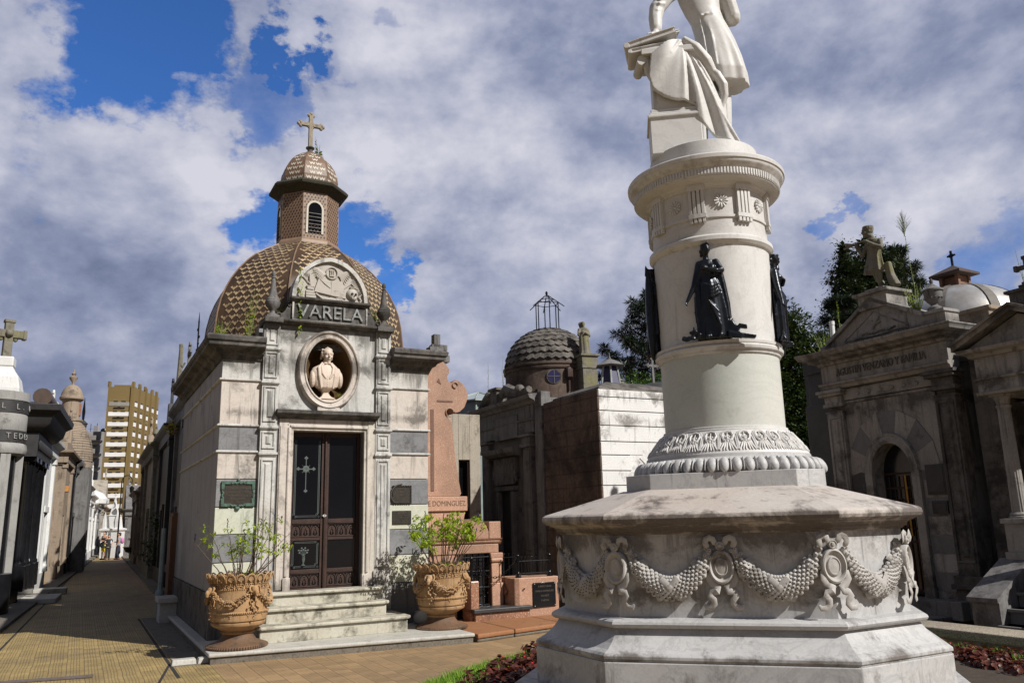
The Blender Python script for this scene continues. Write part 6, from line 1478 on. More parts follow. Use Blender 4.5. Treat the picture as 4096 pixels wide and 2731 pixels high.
def bands(m):
    Wd = .855
    for s_ in (-1,1):
        p = [(Wd/2+s_*(-.11),-.02,1.215),(Wd/2+s_*(-.075),-.085,1.19),(Wd/2,-.105,1.125),(Wd/2+s_*.085,-.08,1.06),(Wd/2+s_*.115,-.02,1.045)]
        m.tube(p,[.034]*5,8,flat=.25,updir=(0,1,0))
        for t_ in (.80,):
            u = Wd/2+s_*.235; m.tube([(u+s_*.035,-.02,1.335),(u+s_*.0,-.075,1.28),(u-s_*.03,-.07,1.225),(u-s_*.045,-.02,1.19)] if False else [(u-s_*.045,-.02,1.335),(u-s_*.0,-.075,1.285),(u+s_*.03,-.06,1.235),(u+s_*.04,-.02,1.20)],[.032]*4,8,flat=.25,updir=(0,1,0))
GM = garland_mesh(); bm_ = MB(); bands(bm_); BMh = bm_.mesh('ribbon_band',[M_relief2])
def medal():
    m = MB(); m.M = Matrix.Translation((0,0,1.285)) @ Matrix.Rotation(PI/2,4,'X') @ Matrix.Diagonal((1,1.32,1,1))
    m.lathe([(.102,0),(.103,.035),(.098,.05),(.088,.056),(.080,.05),(.072,.034),(.062,.030),(.055,.034),(.052,.044),(.046,.046),(.043,.040),(.0,.044)], seg=40)
    m.M = Matrix.Translation((0,-.03,1.448)) @ Matrix.Rotation(PI/2,4,'X'); m.lathe([(.034,0),(.036,.02),(.030,.028),(.024,.022),(.018,.022),(.012,.034),(.0,.036)], seg=20)
    m.M = None; return m.mesh('medallion',[M_relief2])
def bow():
    m = MB(); m.tube([(-.10,-.012,1.25),(0,-.012,1.30),(.10,-.012,1.25)],[.012]*3,5); m.tube([(0,-.012,1.30),(0,-.015,1.45)],[.012]*2,5); m.tube([(-.02,-.02,1.455),(.02,-.02,1.455)],[.014]*2,5)
    for s_ in (-1,1):
        m.tube([(s_*.01,-.02,1.45),(s_*.04,-.045,1.475),(s_*.052,-.05,1.502),(s_*.078,-.045,1.512),(s_*.105,-.04,1.50),(s_*.114,-.045,1.47),(s_*.102,-.04,1.445),(s_*.094,-.03,1.43)],[.015,.022,.024,.025,.025,.024,.022,.014],8,flat=.30,updir=(0,1,0))
        m.tube([(s_*.095,-.02,1.25),(s_*.10,-.035,1.19),(s_*.075,-.03,1.15),(s_*.035,-.04,1.125),(s_*.045,-.055,1.10),(s_*.085,-.04,1.09),(s_*.10,-.05,1.065),(s_*.075,-.05,1.035),(s_*.072,-.04,1.005),(s_*.10,-.035,.975),(s_*.14,-.03,.975),(s_*.155,-.025,1.0)],[.020,.026,.028,.028,.028,.028,.026,.024,.024,.024,.020,.010],8,flat=.32,updir=(0,1,0))
    return m.mesh('ribbon_bow',[M_relief2])
MM, BW = medal(), bow()
def put(me, name, p, ang):
    o = bpy.data.objects.new(name, me); COL.objects.link(o); o.parent = MO; o.location = (p[0],p[1],0); o.rotation_euler = (0,0,ang); return o
for f_ in range(8):
    a, b_ = Vector(OP[f_]), Vector(OP[(f_+1)%8]); d = b_-a; ang = math.atan2(d.y,d.x); nseg = 2 if d.length > 1.2 else 1
    pv = Vector(OP[f_])-Vector(OP[f_-1]); am = ang-rad(22.5)
    put(MM,'medallion',facept(f_,0,-.012,0),am); put(BW,'ribbon_bow',facept(f_,0,-.004,0),am)
    for k in range(nseg):
        if k: put(MM,'medallion',facept(f_,d.length/2,.0,0),ang); put(BW,'ribbon_bow',facept(f_,d.length/2,.0,0),ang)
        g_ = put(GM,'garland',facept(f_,k*.84,.0,0),ang); q = bpy.data.objects.new('ribbon_band',BMh); COL.objects.link(q); q.parent = g_
# bronze relief figures
def bronze(var):
    m = MB()
    drape(m, [(.0,.0,0,.150,.075,1.3),(.10,-.0,0,.145,.075,1.2),(.28,-.015,0,.150,.08,1),(.45,-.025,0,.135,.08,.8),(.56,-.03,0,.105,.07,.6),(.61,-.03,0,.085,.06,.3),(.68,-.03,0,.10,.065,.5),(.74,-.035,0,.10,.06,.4),(.79,-.03,0,.07,.05,0)], 9, .09, 64)
    for q in range(9):      # curved folds swept across the skirt
        m.tube([(-.10+.012*q,-.06,.55-.02*q),(-.03+.012*q,-.095,.36-.03*q),(.07,-.09,.24-.035*q)],[.006,.012,.005],6)
    for q in range(4): m.tube([(-.10,-.06,.56-.02*q),(0,-.10,.50-.035*q),(.09,-.07,.53-.03*q)],[.008,.014,.008],6)
    drape(m, [(.20,.13,.02,.035,.04,1),(.35,.12,.02,.04,.04,1),(.55,.10,.02,.035,.04,1),(.75,.07,.02,.035,.04,.6)], 5, .15, 24)
    limb(m, [(-.10,-.01,.755),(-.135,-.02,.62),(-.165,-.035,.52),(-.215,-.05,.42),(-.24,-.055,.37)],[.036,.034,.028,.02,.014])
    for q in range(4): m.tube([(-.235,-.055,.385),(-.245-.006*q+.01,-.06-.006*q,.355),(-.25+.008*q,-.062-.004*q,.33)],[.008,.007,.004],5)
    limb(m, [(.06,-.01,.76),(.105,-.03,.67),(.06,-.085,.655),(-.02,-.10,.675),(-.055,-.10,.68)],[.038,.034,.026,.02,.013])
    for x in (-.055,.02): m.ball((x,-.055,.70),(.036,.035,.034),10,8)
    limb(m, [(-.03,-.005,.77),(-.03,-.01,.86)],[.032,.027])
    P_, R_ = head(m, (-.025,-.03,.895), .050, (.55,-1))
    for q in range(30):
        a_ = 2*PI*q/15; m.ball(P_(.62*math.cos(a_), -.25+.62*math.sin(a_), .85 if q > 14 else .35), .016, 6, 5)
    m.ball(P_(-.2,-1.25,-.1), .028, 8, 6); m.ball(P_(-.3,-1.4,-.9), .018, 6, 5); m.tube([P_(-.5,.6,.85),P_(0,.75,1.15),P_(.5,.6,.85)],[.008,.016,.008],6)
    m.ball((.06,-.10,.02),(.03,.05,.022),8,6); m.ball((-.06,-.09,.015),(.03,.045,.018),8,6)
    rr = random.Random(4+var)
    for q in range(26): x = -.30+.17*rr.random(); m.ball((x,-.02-.03*rr.random(),.005+.09*rr.random()*(1-abs(x+.2)/.15)),(.025,.02,.018),6,5)
    m.tube([(-.20,-.03,.05),(-.19,-.04,.13)],[.014,.008],5); m.tube([(-.18,-.03,.06),(-.14,-.04,.11)],[.014,.008],5)
    if var == 0:
        m.slab([(.13,.02),(.24,.0),(.22,.10),(.15,.17)],-.02,.05); m.slab([(.15,.12),(.19,.14),(.175,.20)],.0,.04); m.slab([(.20,.09),(.30,.07),(.30,.11),(.23,.13)],.0,.05); m.slab([(.22,.04),(.38,.0),(.36,-.03),(.22,-.01)],.0,.06); m.slab([(.12,.06),(.26,.02),(.24,-.02),(.12,.0)],.02,.07)
    else:
        m.ball((.14,-.04,.42),(.055,.05,.50),12,12); m.tube([(.14,-.05,.84),(.15,-.06,.95)],[.03,.006],6)
    return m
br = []
for k in range(4):
    a_ = rad(-16+90*k-0); o = sculpt(bronze(0 if k == 0 else 1), 'bronze_figure', M_bronze, MO, .0085, 0) if k < 2 else None
    if o is None: o = br[1].copy(); COL.objects.link(o); o.parent = MO
    o.location = (.605*math.sin(a_),-.605*math.cos(a_),3.325); o.rotation_euler = (0,0,a_); br.append(o)
br[0]['label'] = 'black bronze draped woman facing the camera, one hand lowered'
for o in COL.objects:
    if o.parent is MO and o.name.split('.')[0] in ('plinth','egg_ring','egg_moulding','leaf_ring','leaf_carving','lower_drum','lower_band','upper_drum','upper_band','frieze','cornice','cornice_fluting','triglyph','rosette','bronze_figure'): o.location.x += .07 if o.name.split('.')[0] != 'plinth' else .035
# statue on top
ST = thing('marble_statue', 'white marble statue of a frock-coated man seen from behind, beside a draped pedestal with books', 'statue', (1.3715,5.265,.595), 0, scale=.65)
ox = -.03
m = MB(); m.lathe([(.555,5.15),(.56,5.28),(.56,5.405),(.545,5.415),(.0,5.42)], seg=72); m.obj('base', M_whiteCol, ST)
m = MB(); T = Matrix.Translation((-.24+ox,-.10,0)) @ Matrix.Rotation(rad(-8),4,'Z'); m.M = T
m.box((.0,0,5.75),(.53,.46,.36)); m.box((.0,0,5.94),(.57,.50,.03)); m.box((.0,0,5.965),(.53,.46,.035)); m.box((.0,0,6.0),(.50,.43,.04)); m.box((.0,0,6.38),(.43,.38,.78)); m.box((-.03,0,6.74),(.56,.46,.06))
m.M = None; m.obj('pedestal', M_whiteCol, ST, bev=.008)
m = MB(); m.tube([(-.60+ox,-.25,6.60),(-.60+ox,.05,6.60)],.05,12); m.tube([(-.55+ox,-.2,6.66),(-.52+ox,-.2,6.50),(-.45+ox,-.18,6.36)],[.045,.05,.03],8); m.obj('scroll', M_whiteCol, ST)
m = MB()
def book(m, c, d, rz, tilt, ry=0):
    M_ = Matrix.Translation(c) @ Matrix.Rotation(rz,4,'Z') @ Matrix.Rotation(tilt,4,'Y'); m.M = M_
    w_, dd, h = d; m.box((0,0,h/2),(w_,dd,.012)); m.box((0,0,-h/2),(w_,dd,.012)); m.box((.0,0,0),(w_*.95,dd*.93,h*.9)); m.tube([(-w_/2,-dd/2,0),(-w_/2,dd/2,0)],h*.56,8); m.M = None
book(m, (-.45+ox,-.10,6.645), (.50,.36,.045), rad(-8), rad(-7)); book(m, (-.45+ox,-.11,6.745), (.54,.38,.06), rad(-14), rad(-11)); book(m, (-.32+ox,-.10,6.825), (.30,.28,.025), rad(6), rad(-16))
m.obj('book', M_whiteCol, ST, bev=.004)
m = MB()        # the man, facing away
X = .0+ox
drape(m, [(6.42,.39+X,.02,.235,.20,1.3),(6.55,.375+X,.0,.235,.21,1.2),(6.72,.345+X,0,.225,.20,.9),(6.9,.30+X,0,.21,.185,.6),(7.05,.26+X,0,.195,.165,.35),(7.16,.225+X,0,.185,.15,.1),(7.28,.185+X,.01,.20,.15,0),(7.42,.165+X,.01,.235,.155,0),(7.56,.155+X,.01,.255,.15,0),(7.66,.15+X,.01,.24,.12,0),(7.72,.15+X,.01,.12,.09,0)], 7, .05, 64)
for q, (x0, x1) in enumerate(((.10,.14),(.19,.24),(.27,.33),(.36,.45))): m.tube([(x0+X,-.155+.01*q,7.12),((x0+x1)/2+X,-.195+.012*q,6.85),(x1+X,-.215+.02*q,6.56)],[.006,.014,.012],6)
m.ball((.125+X,-.158,7.15),(.02,.012,.02),8,6); m.ball((.245+X,-.15,7.18),(.02,.012,.02),8,6)
m.tube([(.06+X,-.13,7.13),(.18+X,-.16,7.17),(.33+X,-.12,7.20)],[.006,.009,.006],6)
limb(m, [(.34+X,.02,6.6),(.335+X,.02,6.2),(.32+X,.03,5.72)],[.10,.085,.065]); limb(m, [(.16+X,.10,6.6),(.10+X,.12,6.2),(.08+X,.12,5.72)],[.10,.085,.065])
m.ball((.32+X,.08,5.67),(.065,.14,.05),8,6); m.ball((.08+X,.18,5.67),(.065,.14,.05),8,6)
limb(m, [(-.06+X,.0,7.62),(-.22+X,-.03,7.48),(-.345+X,-.07,7.30),(-.375+X,-.10,7.16),(-.38+X,-.12,7.02)],[.095,.095,.088,.078,.068])
for z, x in ((7.38,-.30),(7.30,-.33),(7.22,-.36)): m.tube([(x+X-.07,-.12,z+.03),(x+X,-.165,z),(x+X+.07,-.13,z+.02)],[.01,.018,.01],6)
limb(m, [(-.38+X,-.12,7.02),(-.40+X,-.15,6.95)],[.045,.035])
for q in range(5): m.tube([(-.42+.022*q+X,-.16,6.94),(-.47+.035*q+X,-.20,6.91),(-.50+.045*q+X,-.235,6.885)],[.016,.014,.010],6)
limb(m, [(.36+X,.0,7.62),(.46+X,-.02,7.42),(.52+X,.02,7.22)],[.10,.10,.095]); limb(m, [(.52+X,.02,7.22),(.42+X,.16,7.25),(.30+X,.22,7.32)],[.09,.075,.055])
limb(m, [(.15+X,.02,7.70),(.15+X,.03,7.82)],[.07,.065])
P_, R_ = head(m, (.15+X,.05,7.95), .115, (-.2,1))
for q in range(26): a_ = 2*PI*q/13; m.ball(P_(.62*math.cos(a_), -.3+.6*math.sin(a_), .75 if q > 12 else .25), .04, 6, 5)
sculpt(m, 'figure', M_whiteCol, ST, .0125, 1)
m = MB()        # hanging cloth
apex = Vector((-.12+ox,-.30,6.90)); HM = [(-.46,-.33,6.72),(-.50,-.34,6.45),(-.47,-.35,6.30),(-.36,-.36,6.20),(-.25,-.37,6.14),(-.16,-.37,6.13),(-.10,-.36,6.12),(-.02,-.36,6.07),(-.03,-.35,5.94),(.05,-.34,5.84),(.16,-.33,5.76),(.27,-.30,5.70),(.38,-.26,5.66),(.44,-.22,5.66),(.38,-.22,5.80),(.31,-.22,5.97),(.335,-.22,6.16),(.33,-.22,6.32),(.26,-.22,6.50),(.14,-.22,6.70)]
n_ = 96; mm_ = 26; rows = []
def hem(t_): x = t_*(len(HM)-1); i = min(len(HM)-2,int(x)); f_ = x-i; return Vector(HM[i]).lerp(Vector(HM[i+1]), f_)
def fold(i, t_): 
    s_ = i/n_; g_ = .25+.75*min(1,max(0,(s_-.22)*5)); return (.034*g_*math.sin(s_*26+9*s_*s_+.9*t_)+.012*g_*math.sin(s_*61+2.0+1.5*t_)+.010*math.sin(s_*9+5*t_))*min(1,t_*1.6)
for off in (0,1):
    R_ = []
    for i in range(n_+1):
        h = hem(i/n_); h = Vector((h.x+ox,h.y,h.z)); row = []
        for j in range(mm_+1):
            t_ = j/mm_; p = apex.lerp(h, t_); bulge = .05*math.sin(PI*t_); row.append(m.V((p.x, p.y-bulge-fold(i,t_)+(.045 if off else 0), p.z+.03*math.sin(PI*t_))))
        R_.append(row)
    rows.append(R_)
for a in range(n_):
    for j in range(mm_):
        A_ = rows[0]; m.F((A_[a][j],A_[a][j+1],A_[a+1][j+1],A_[a+1][j]),True); A_ = rows[1]; m.F((A_[a][j],A_[a+1][j],A_[a+1][j+1],A_[a][j+1]),True)
    m.F((rows[0][a][mm_],rows[1][a][mm_],rows[1][a+1][mm_],rows[0][a+1][mm_]),True)
m.F([rows[0][0][j] for j in range(mm_+1)]+[rows[1][0][j] for j in range(mm_,-1,-1)]); m.F([rows[0][n_][j] for j in range(mm_,-1,-1)]+[rows[1][n_][j] for j in range(mm_+1)])
for pts, rs in (([(-.10,-.31,6.90),(.02,-.32,6.78),(.13,-.31,6.62),(.20,-.29,6.48),(.22,-.28,6.40)],[.03,.06,.065,.045,.02]),([(.14,-.29,6.56),(.23,-.30,6.46),(.29,-.29,6.34),(.30,-.27,6.22),(.27,-.26,6.10)],[.03,.05,.055,.045,.02]),([(-.14,-.32,6.87),(-.26,-.34,6.7),(-.40,-.34,6.58)],[.02,.035,.02]),([(.10,-.33,6.3),(.20,-.34,6.05),(.33,-.30,5.80),(.42,-.25,5.68)],[.015,.025,.028,.018])):
    m.tube([(p[0]+ox,p[1],p[2]) for p in pts], rs, 8)
sculpt(m, 'cloth', M_whiteCol, ST, .0095, 0)

for o in COL.objects:      # stretch the lower half so feet, cloth and pedestal stand on the round base
    nm_ = o.name.split('.')[0]
    if o.parent is ST and nm_ != 'base':
        for v in o.data.vertices:
            if v.co.z < 6.9 and nm_ != 'book': v.co.z = 6.9+(v.co.z-6.9)*1.14
            if nm_ == 'cloth': v.co.z = 5.49+(v.co.z-5.49)*.865; v.co.x -= .05
            if nm_ == 'figure': v.co.z -= .06*min(1,max(0,(v.co.z-5.6)/.8)); v.co.x -= .015
            if nm_ == 'pedestal':
                v.co.x -= .03
                if v.co.z > 6.3: v.co.z -= .14
            if nm_ == 'scroll': v.co.z -= .06
# ============================================================ flower bed round the monument
BC = (2.1,7.05); BR = 3.42
def bedz(d): return .06+.34*max(0,1-(d/BR)**5)
m = MB(); rows = []
for j in range(13):
    d = BR*j/12; rows.append([m.V((BC[0]+d*math.cos(2*PI*k/64),BC[1]+d*math.sin(2*PI*k/64),bedz(d) if j < 12 else .004)) for k in range(64)])
for a, c in zip(rows, rows[1:]):
    for k in range(64): m.F((a[k],c[k],c[(k+1)%64],a[(k+1)%64]),True)
tag(m.obj('flower_bed_soil', M_soil), kind='structure')
random.seed(51)
m = MB(); mf = MB()
def blade(m, p, h):
    a_ = random.random()*2*PI; d = Vector((math.cos(a_),math.sin(a_),0)); s_ = Vector((-d.y,d.x,0))*.0035; t_ = Vector(p)+d*h*.45+Vector((0,0,h)); md = Vector(p)+d*h*.12+Vector((0,0,h*.6))
    b_ = Vector(p); m.poly([b_-s_,b_+s_,md+s_*.8,md-s_*.8]); m.poly([md-s_*.8,md+s_*.8,t_])
for _ in range(26000):
    th_ = rad(random.uniform(0,185)); d = BR*random.uniform(.70,1.005)
    x, y = BC[0]+d*math.cos(th_), BC[1]+d*math.sin(th_); blade(m, (x,y,bedz(d)-.01), random.choice((.035,.05,.06,.07,.10))*random.uniform(.7,1.2))
tag(m.obj('grass', M_grass), 'bright green grass rim of the flower bed around the white monument', 'grass', kind='stuff')
m = MB()
def begonia(m, mf, p, s_):
    for _ in range(46):
        d = Vector((random.gauss(0,1),random.gauss(0,1),abs(random.gauss(0,1)))).normalized()*s_*random.uniform(.3,1); c = Vector(p)+d; r = s_*random.uniform(.14,.26)
        n = (d.normalized()+Vector((random.uniform(-.5,.5),random.uniform(-.5,.5),.5))).normalized(); a = n.orthogonal().normalized(); b_ = n.cross(a)
        ctr = m.V(c-n*r*.25); ring = [m.V(c+a*r*math.cos(2*PI*k/7)+b_*r*math.sin(2*PI*k/7)) for k in range(7)]
        for k in range(7): m.F((ctr,ring[k],ring[(k+1)%7]),True)
    if random.random() < .16: mf.ball(Vector(p)+Vector((random.uniform(-.5,.5)*s_,random.uniform(-.5,.5)*s_,s_*.95)),(.012,.012,.008),6,4)
for _ in range(330):
    th_ = rad(random.uniform(-5,190)); d = BR*random.uniform(.52,.76)
    begonia(m, mf, (BC[0]+d*math.cos(th_), BC[1]+d*math.sin(th_), bedz(d)), random.uniform(.08,.13))
for dx, dy in ((-1.75,2.0),(-1.55,2.15),(-1.95,1.8)): d = math.hypot(dx,dy); begonia(m, mf, (BC[0]+dx,BC[1]+dy,bedz(d)+.05), .15)
tag(m.obj('begonia_bed', M_red), 'dark red begonia leaves massed in the flower bed at the foot of the white monument', 'begonias', kind='stuff')
tag(mf.obj('begonia_flowers', M_redf), 'small red begonia blooms dotted over the dark red leaves', 'flowers', kind='stuff')
# ============================================================ the alley on the left
M_pier = stone('pier_pale', (.40,.39,.37), (.30,.295,.28), (.08,.075,.07), .25, .35, .8, .25, 2)
M_ochre = stone('stucco_ochre', (.42,.31,.16), (.34,.26,.15), (.06,.045,.03), .3, .35, .85, .2, 1.5)
M_blank = stone('paint_white', (.78,.78,.76), (.66,.66,.65), (.15,.14,.13), .12, .2, .6, .1, 2)
def tomb(name, label, ox, oy, rz, x0, x1, dep, h, mats, style=0, door=True, set_=0.0, cat='mausoleum', group=None):
    """row mausoleum; local x along the row, front faces -y at n = set_"""
    T = thing(name, label, cat, (ox,oy,0), rz, group); W_, Tr = mats; c = (x0+x1)/2; wd = x1-x0
    m = MB(); dw = min(.42, wd*.2)
    m.b(x0,c-dw,set_-dep,set_,0,h); m.b(c+dw,x1,set_-dep,set_,0,h); m.b(c-dw,c+dw,set_-dep,set_,2.25,h); m.b(c-dw,c+dw,set_-dep,set_-.2,0,2.25); m.obj('wall', W_, T, bev=.015)
    m = MB(); m.b(x0-.04,x1+.04,set_-dep,set_+.05,0,.5)
    m.obj('plinth', Tr, T, bev=.01)
    for a in ((x0,x0+.3),(x1-.3,x1)):
        m = MB(); m.b(a[0]-.0,a[1],set_-.05,set_+.09,.5,h-.45); m.b(a[0]-.04,a[1]+.04,set_-.05,set_+.12,h-.62,h-.45); m.b(a[0]-.03,a[1]+.03,set_-.05,set_+.12,.5,.7)
        m.obj('pilaster', Tr, T, bev=.01)
    m = MB(); m.path([(x0,dep-set_),(x0,-set_),(x1,-set_),(x1,dep-set_)], [(0,h-.45),(.12,h-.43),(.13,h-.18),(.18,h-.15),(.28,h-.08),(.30,h),(0,h+.02)]); m.b(x0,x1,set_-dep,set_+.1,h-.1,h+.015)
    m.obj('cornice', Tr, T, bev=.008)
    m = MB()
    if style == 0: m.slab([(x0-.1,h),(x1+.1,h),(c,h+.28*wd)], set_-dep*.8, set_+.12)
    elif style == 1: m.b(x0+.1,x1-.1,set_-dep*.7,set_,h,h+.35); m.lathe([(.1,0),(.05,.08),(.14,.25),(.10,.38),(.02,.46),(.04,.5),(.005,.56)], (c,-set_+.1,h+.35), 12)
    elif style == 2: m.lathe([(wd*.42,0),(wd*.42,.3),(wd*.40,.32),(wd*.36,.62),(wd*.26,.88),(wd*.12,1.02),(.02,1.06),(.02,1.4)], (c,-set_+dep*.45,h), 20)
    elif style == 3: m.slab([(x0,h),(x1,h),(x1,h+.3),(c+.3,h+.4),(c+.2,h+.9),(c-.2,h+.9),(c-.3,h+.4),(x0,h+.3)], set_-.4, set_+.05)
    elif style == 4: m.b(x0+.05,x1-.05,set_-dep*.9,set_+.02,h,h+.22)
    m.obj('crest', Tr if style else W_, T, bev=.01)
    if style in (0,3):
        zt = h+.28*wd if style == 0 else h+.9
        m = MB(); trefoil_cross(m, c, -set_+.05, zt, .75, .42, .09, .68); m.obj('cross', Tr, T, bev=.006)
    if door:
        m = MB(); m.b(c-dw,c+dw,set_-.19,set_-.15,0,2.25); d_ = m.obj('door', M_black, T)
        m = MB(); m.b(c-dw-.1,c-dw,set_-.1,set_+.05,.0,2.35); m.b(c+dw,c+dw+.1,set_-.1,set_+.05,.0,2.35); m.b(c-dw-.14,c+dw+.14,set_-.1,set_+.08,2.25,2.42); m.obj('door_case', Tr, T, bev=.006)
    return T
LO, LA = (-11.18,18.14), 114.7
Lf = frame(*LO, LA)
# first tomb: round-fronted, with two name bands and a cross
T = thing('round_tomb', 'pale round-fronted tomb with two lettered bands and a stone cross, at the left edge', 'mausoleum', (-11.03,17.15,0), LA)
m = MB(); m.lathe([(.54,0),(.54,.86),(.50,.88)], seg=24); m.obj('base', M_black, T)
m = MB(); m.lathe([(.44,.86),(.44,3.3)], seg=24, a0=rad(-20), a1=rad(200)); 
for a_ in (-78,-8,50,-150): a_ = rad(a_); m.box((.44*math.cos(a_),.44*math.sin(a_),2.1),(.16,.20,2.5), a_)
m.obj('pier', M_pier, T, bev=.015)
m = MB(); m.lathe([(.40,.86),(.40,3.3)], seg=20); m.obj('dark_interior', M_black, T)
m = MB(); m.lathe([(.48,3.28),(.55,3.32),(.58,3.40),(.56,3.50),(.52,3.54),(.52,3.80),(.53,3.82),(.53,4.12),(.52,4.15),(.52,4.42),(.54,4.44),(.54,4.62),(.46,4.64)], seg=32); m.obj('drum', M_pier, T)
m = MB(); m.lathe([(.535,3.55),(.535,3.80)], seg=32, cap=False); m.lathe([(.535,4.17),(.535,4.42)], seg=32, cap=False); m.obj('band', M_darkS, T)
for tx, z, a0 in (('TEDESCO',3.675,-22),('L L. DEMO',4.295,-22)):
    for q, ch in enumerate(tx):
        if ch == ' ': continue
        a_ = rad(a0-90+ (q-len(tx)/2+.5)*15+6)
        me = text_mesh(ch, .17, .006); me.materials.clear(); me.materials.append(M_pier); o = bpy.data.objects.new('lettering', me); COL.objects.link(o); o.parent = T; r = .548; o.location = (r*math.cos(a_), r*math.sin(a_), z); o.rotation_euler = (0,0,a_+PI/2)
m = MB(); m.sweep([(-.38,-.36),(.38,-.36),(.38,.36),(-.38,.36)], [(0,4.6),(.0,4.7),(-.05,4.95),(-.18,5.15),(-.20,5.22)]); m.box((0,0,5.30),(.42,.36,.22)); m.obj('cap_stone', M_blank, T, bev=.03)
m = MB(); m.box((0,0,5.80),(.17,.14,.86)); m.box((0,0,5.94),(.60,.14,.17)); m.ball((0,-.09,5.94),.08,8,6)
for dx, dz in ((-.31,0),(.31,0),(0,.28)): m.box((dx,0,5.94+dz),(.07,.17,.21) if dx else (.21,.17,.07))
for sx in (-1,1): m.ball((sx*.14,0,5.84),(.06,.05,.07),6,5)
m.obj('cross', M_lime, T, rot=(0,0,rad(-70)), bev=.012)
# second: black marble with a barrel top
T = thing('black_mausoleum', 'black polished marble mausoleum with corner columns and a rolled barrel top', 'mausoleum', (*LO,0), LA)
m = MB(); m.b(1.9,5.2,-3,-.35,0,4.3); m.b(1.8,5.3,-3,.1,0,.35); m.obj('wall', M_black, T, bev=.01)
for x in (2.2,3.0,4.2,4.95):
    m = MB(); m.box((x,.0,.6),(.34,.34,.6)); m.lathe([(.15,.9),(.15,.96),(.12,1.0),(.12,3.2),(.15,3.25),(.17,3.4)],(x,0,0),12); m.box((x,0,3.45),(.4,.4,.12)); m.obj('column', M_black, T, bev=.006)
m = MB(); m.b(1.85,5.25,-3,.2,3.5,4.1); m.path([(1.85,2.8),(1.85,-.2),(5.25,-.2),(5.25,2.8)], [(0,4.1),(.1,4.14),(.25,4.3),(.3,4.5),(.45,4.6),(.48,4.75),(0,4.8)])
for k in range(9): m.ball((2.1+.36*k,-.22,3.8),(.12,.05,.14),6,5)
m.obj('entablature', M_darkS, T, bev=.008)
m = MB(); m.b(1.9,5.2,-2.6,.1,4.75,4.86); m.slab([(1.9,4.8),(5.2,4.8),(4.6,5.55),(2.5,5.55)],-2.4,-.6); m.obj('roof', M_darkS, T, bev=.01)
m = MB(); m.tube([(2.3,-.15,5.05),(4.6,-.15,5.05)],.22,14); m.mat(1); m.tube([(4.45,-.15,5.05),(4.55,-.15,5.05)],.235,14); m.mat(2); m.tube([(4.62,-.15,5.05),(4.75,-.15,5.05)],.24,14); m.obj('barrel', [plain('brown_bronze_roll',(.09,.06,.045),.5,.2), M_blank, plain('lichen_yellow',(.25,.22,.03),.9)], T)
m = MB(); m.box((3.2,.8,5.95),(.05,.05,.9)); m.box((3.2,.8,6.15),(.3,.05,.05)); m.obj('cross', M_blank, T)
m = MB(); m.b(1.9,3.6,.0,.9,0,.12); m.b(5.0,5.6,.1,.9,0,.16); m.obj('step', M_kerb, T, bev=.015)
tomb('white_tomb', 'narrow white painted mausoleum next to the black marble one', *LO, LA, 5.7, 8.4, 2.6, 4.35, (M_blank, M_blank), 0)
T = tomb('pink_mausoleum', 'tall pinkish weathered mausoleum whose rusticated side wall faces down the alley', *LO, LA, 11.8, 15.2, 3.0, 4.5, (M_stuccoP, M_stuccoP), 3, False, .05)
m = MB()
for k in range(9):
    z = .95+.37*k
    m.b(11.765,11.80,-1.25,-.55,z,z+.32); m.b(11.765,11.80,-1.25,-.55,z,z+.32)
m.b(11.74,11.80,-1.5,.05,4.0,4.1)
m.obj('rusticated_block', M_stuccoP, T, bev=.01)
m = MB(); m.b(11.9,12.3,.05,.25,3.05,3.25); m.obj('orange_bracket', plain('orange_paint',(.5,.22,.05),.7), T, bev=.02)
T = thing('ribbed_dome_tomb', 'tomb with a tall ribbed stone dome and a small round lantern with a ball finial', 'mausoleum', (-19.35,34.9,0), LA)
m = MB(); m.b(-1.1,1.1,-1.0,1.0,0,4.3); m.obj('wall', M_grey, T, bev=.01)
m = MB(); dp = [(1.0,4.3),(1.0,4.6),(.98,5.0),(.90,5.45),(.76,5.85),(.56,6.15),(.42,6.3)]
m.lathe(dp, seg=28)
for k in range(22): z = 4.6+.075*k; 
for (r0,z0),(r1,z1) in zip(dp[1:], dp[2:]):
    for q in range(4): t_ = q/4; m.lathe([(r0+(r1-r0)*t_+.025, z0+(z1-z0)*t_),(r0+(r1-r0)*(t_+.2)+.025, z0+(z1-z0)*(t_+.2))], seg=28, cap=False)
m.obj('dome', M_stuccoP, T)
m = MB(); m.lathe([(.44,6.28),(.50,6.34),(.50,6.42),(.36,6.46),(.35,7.2),(.42,7.24),(.48,7.3),(.48,7.38),(.44,7.42),(.42,7.55),(.34,7.75),(.2,7.9),(.05,7.95),(.05,8.05),(.16,8.2),(.17,8.28),(.06,8.36),(.10,8.44),(.03,8.55),(.01,8.66)], seg=20); m.mat(1); m.box((.02,-.36,6.85),(.30,.06,.52)); m.box((.36,.0,6.85),(.06,.30,.52)); m.obj('lantern', [M_stuccoP, plain('louvre_orange',(.30,.12,.05),.8)], T)
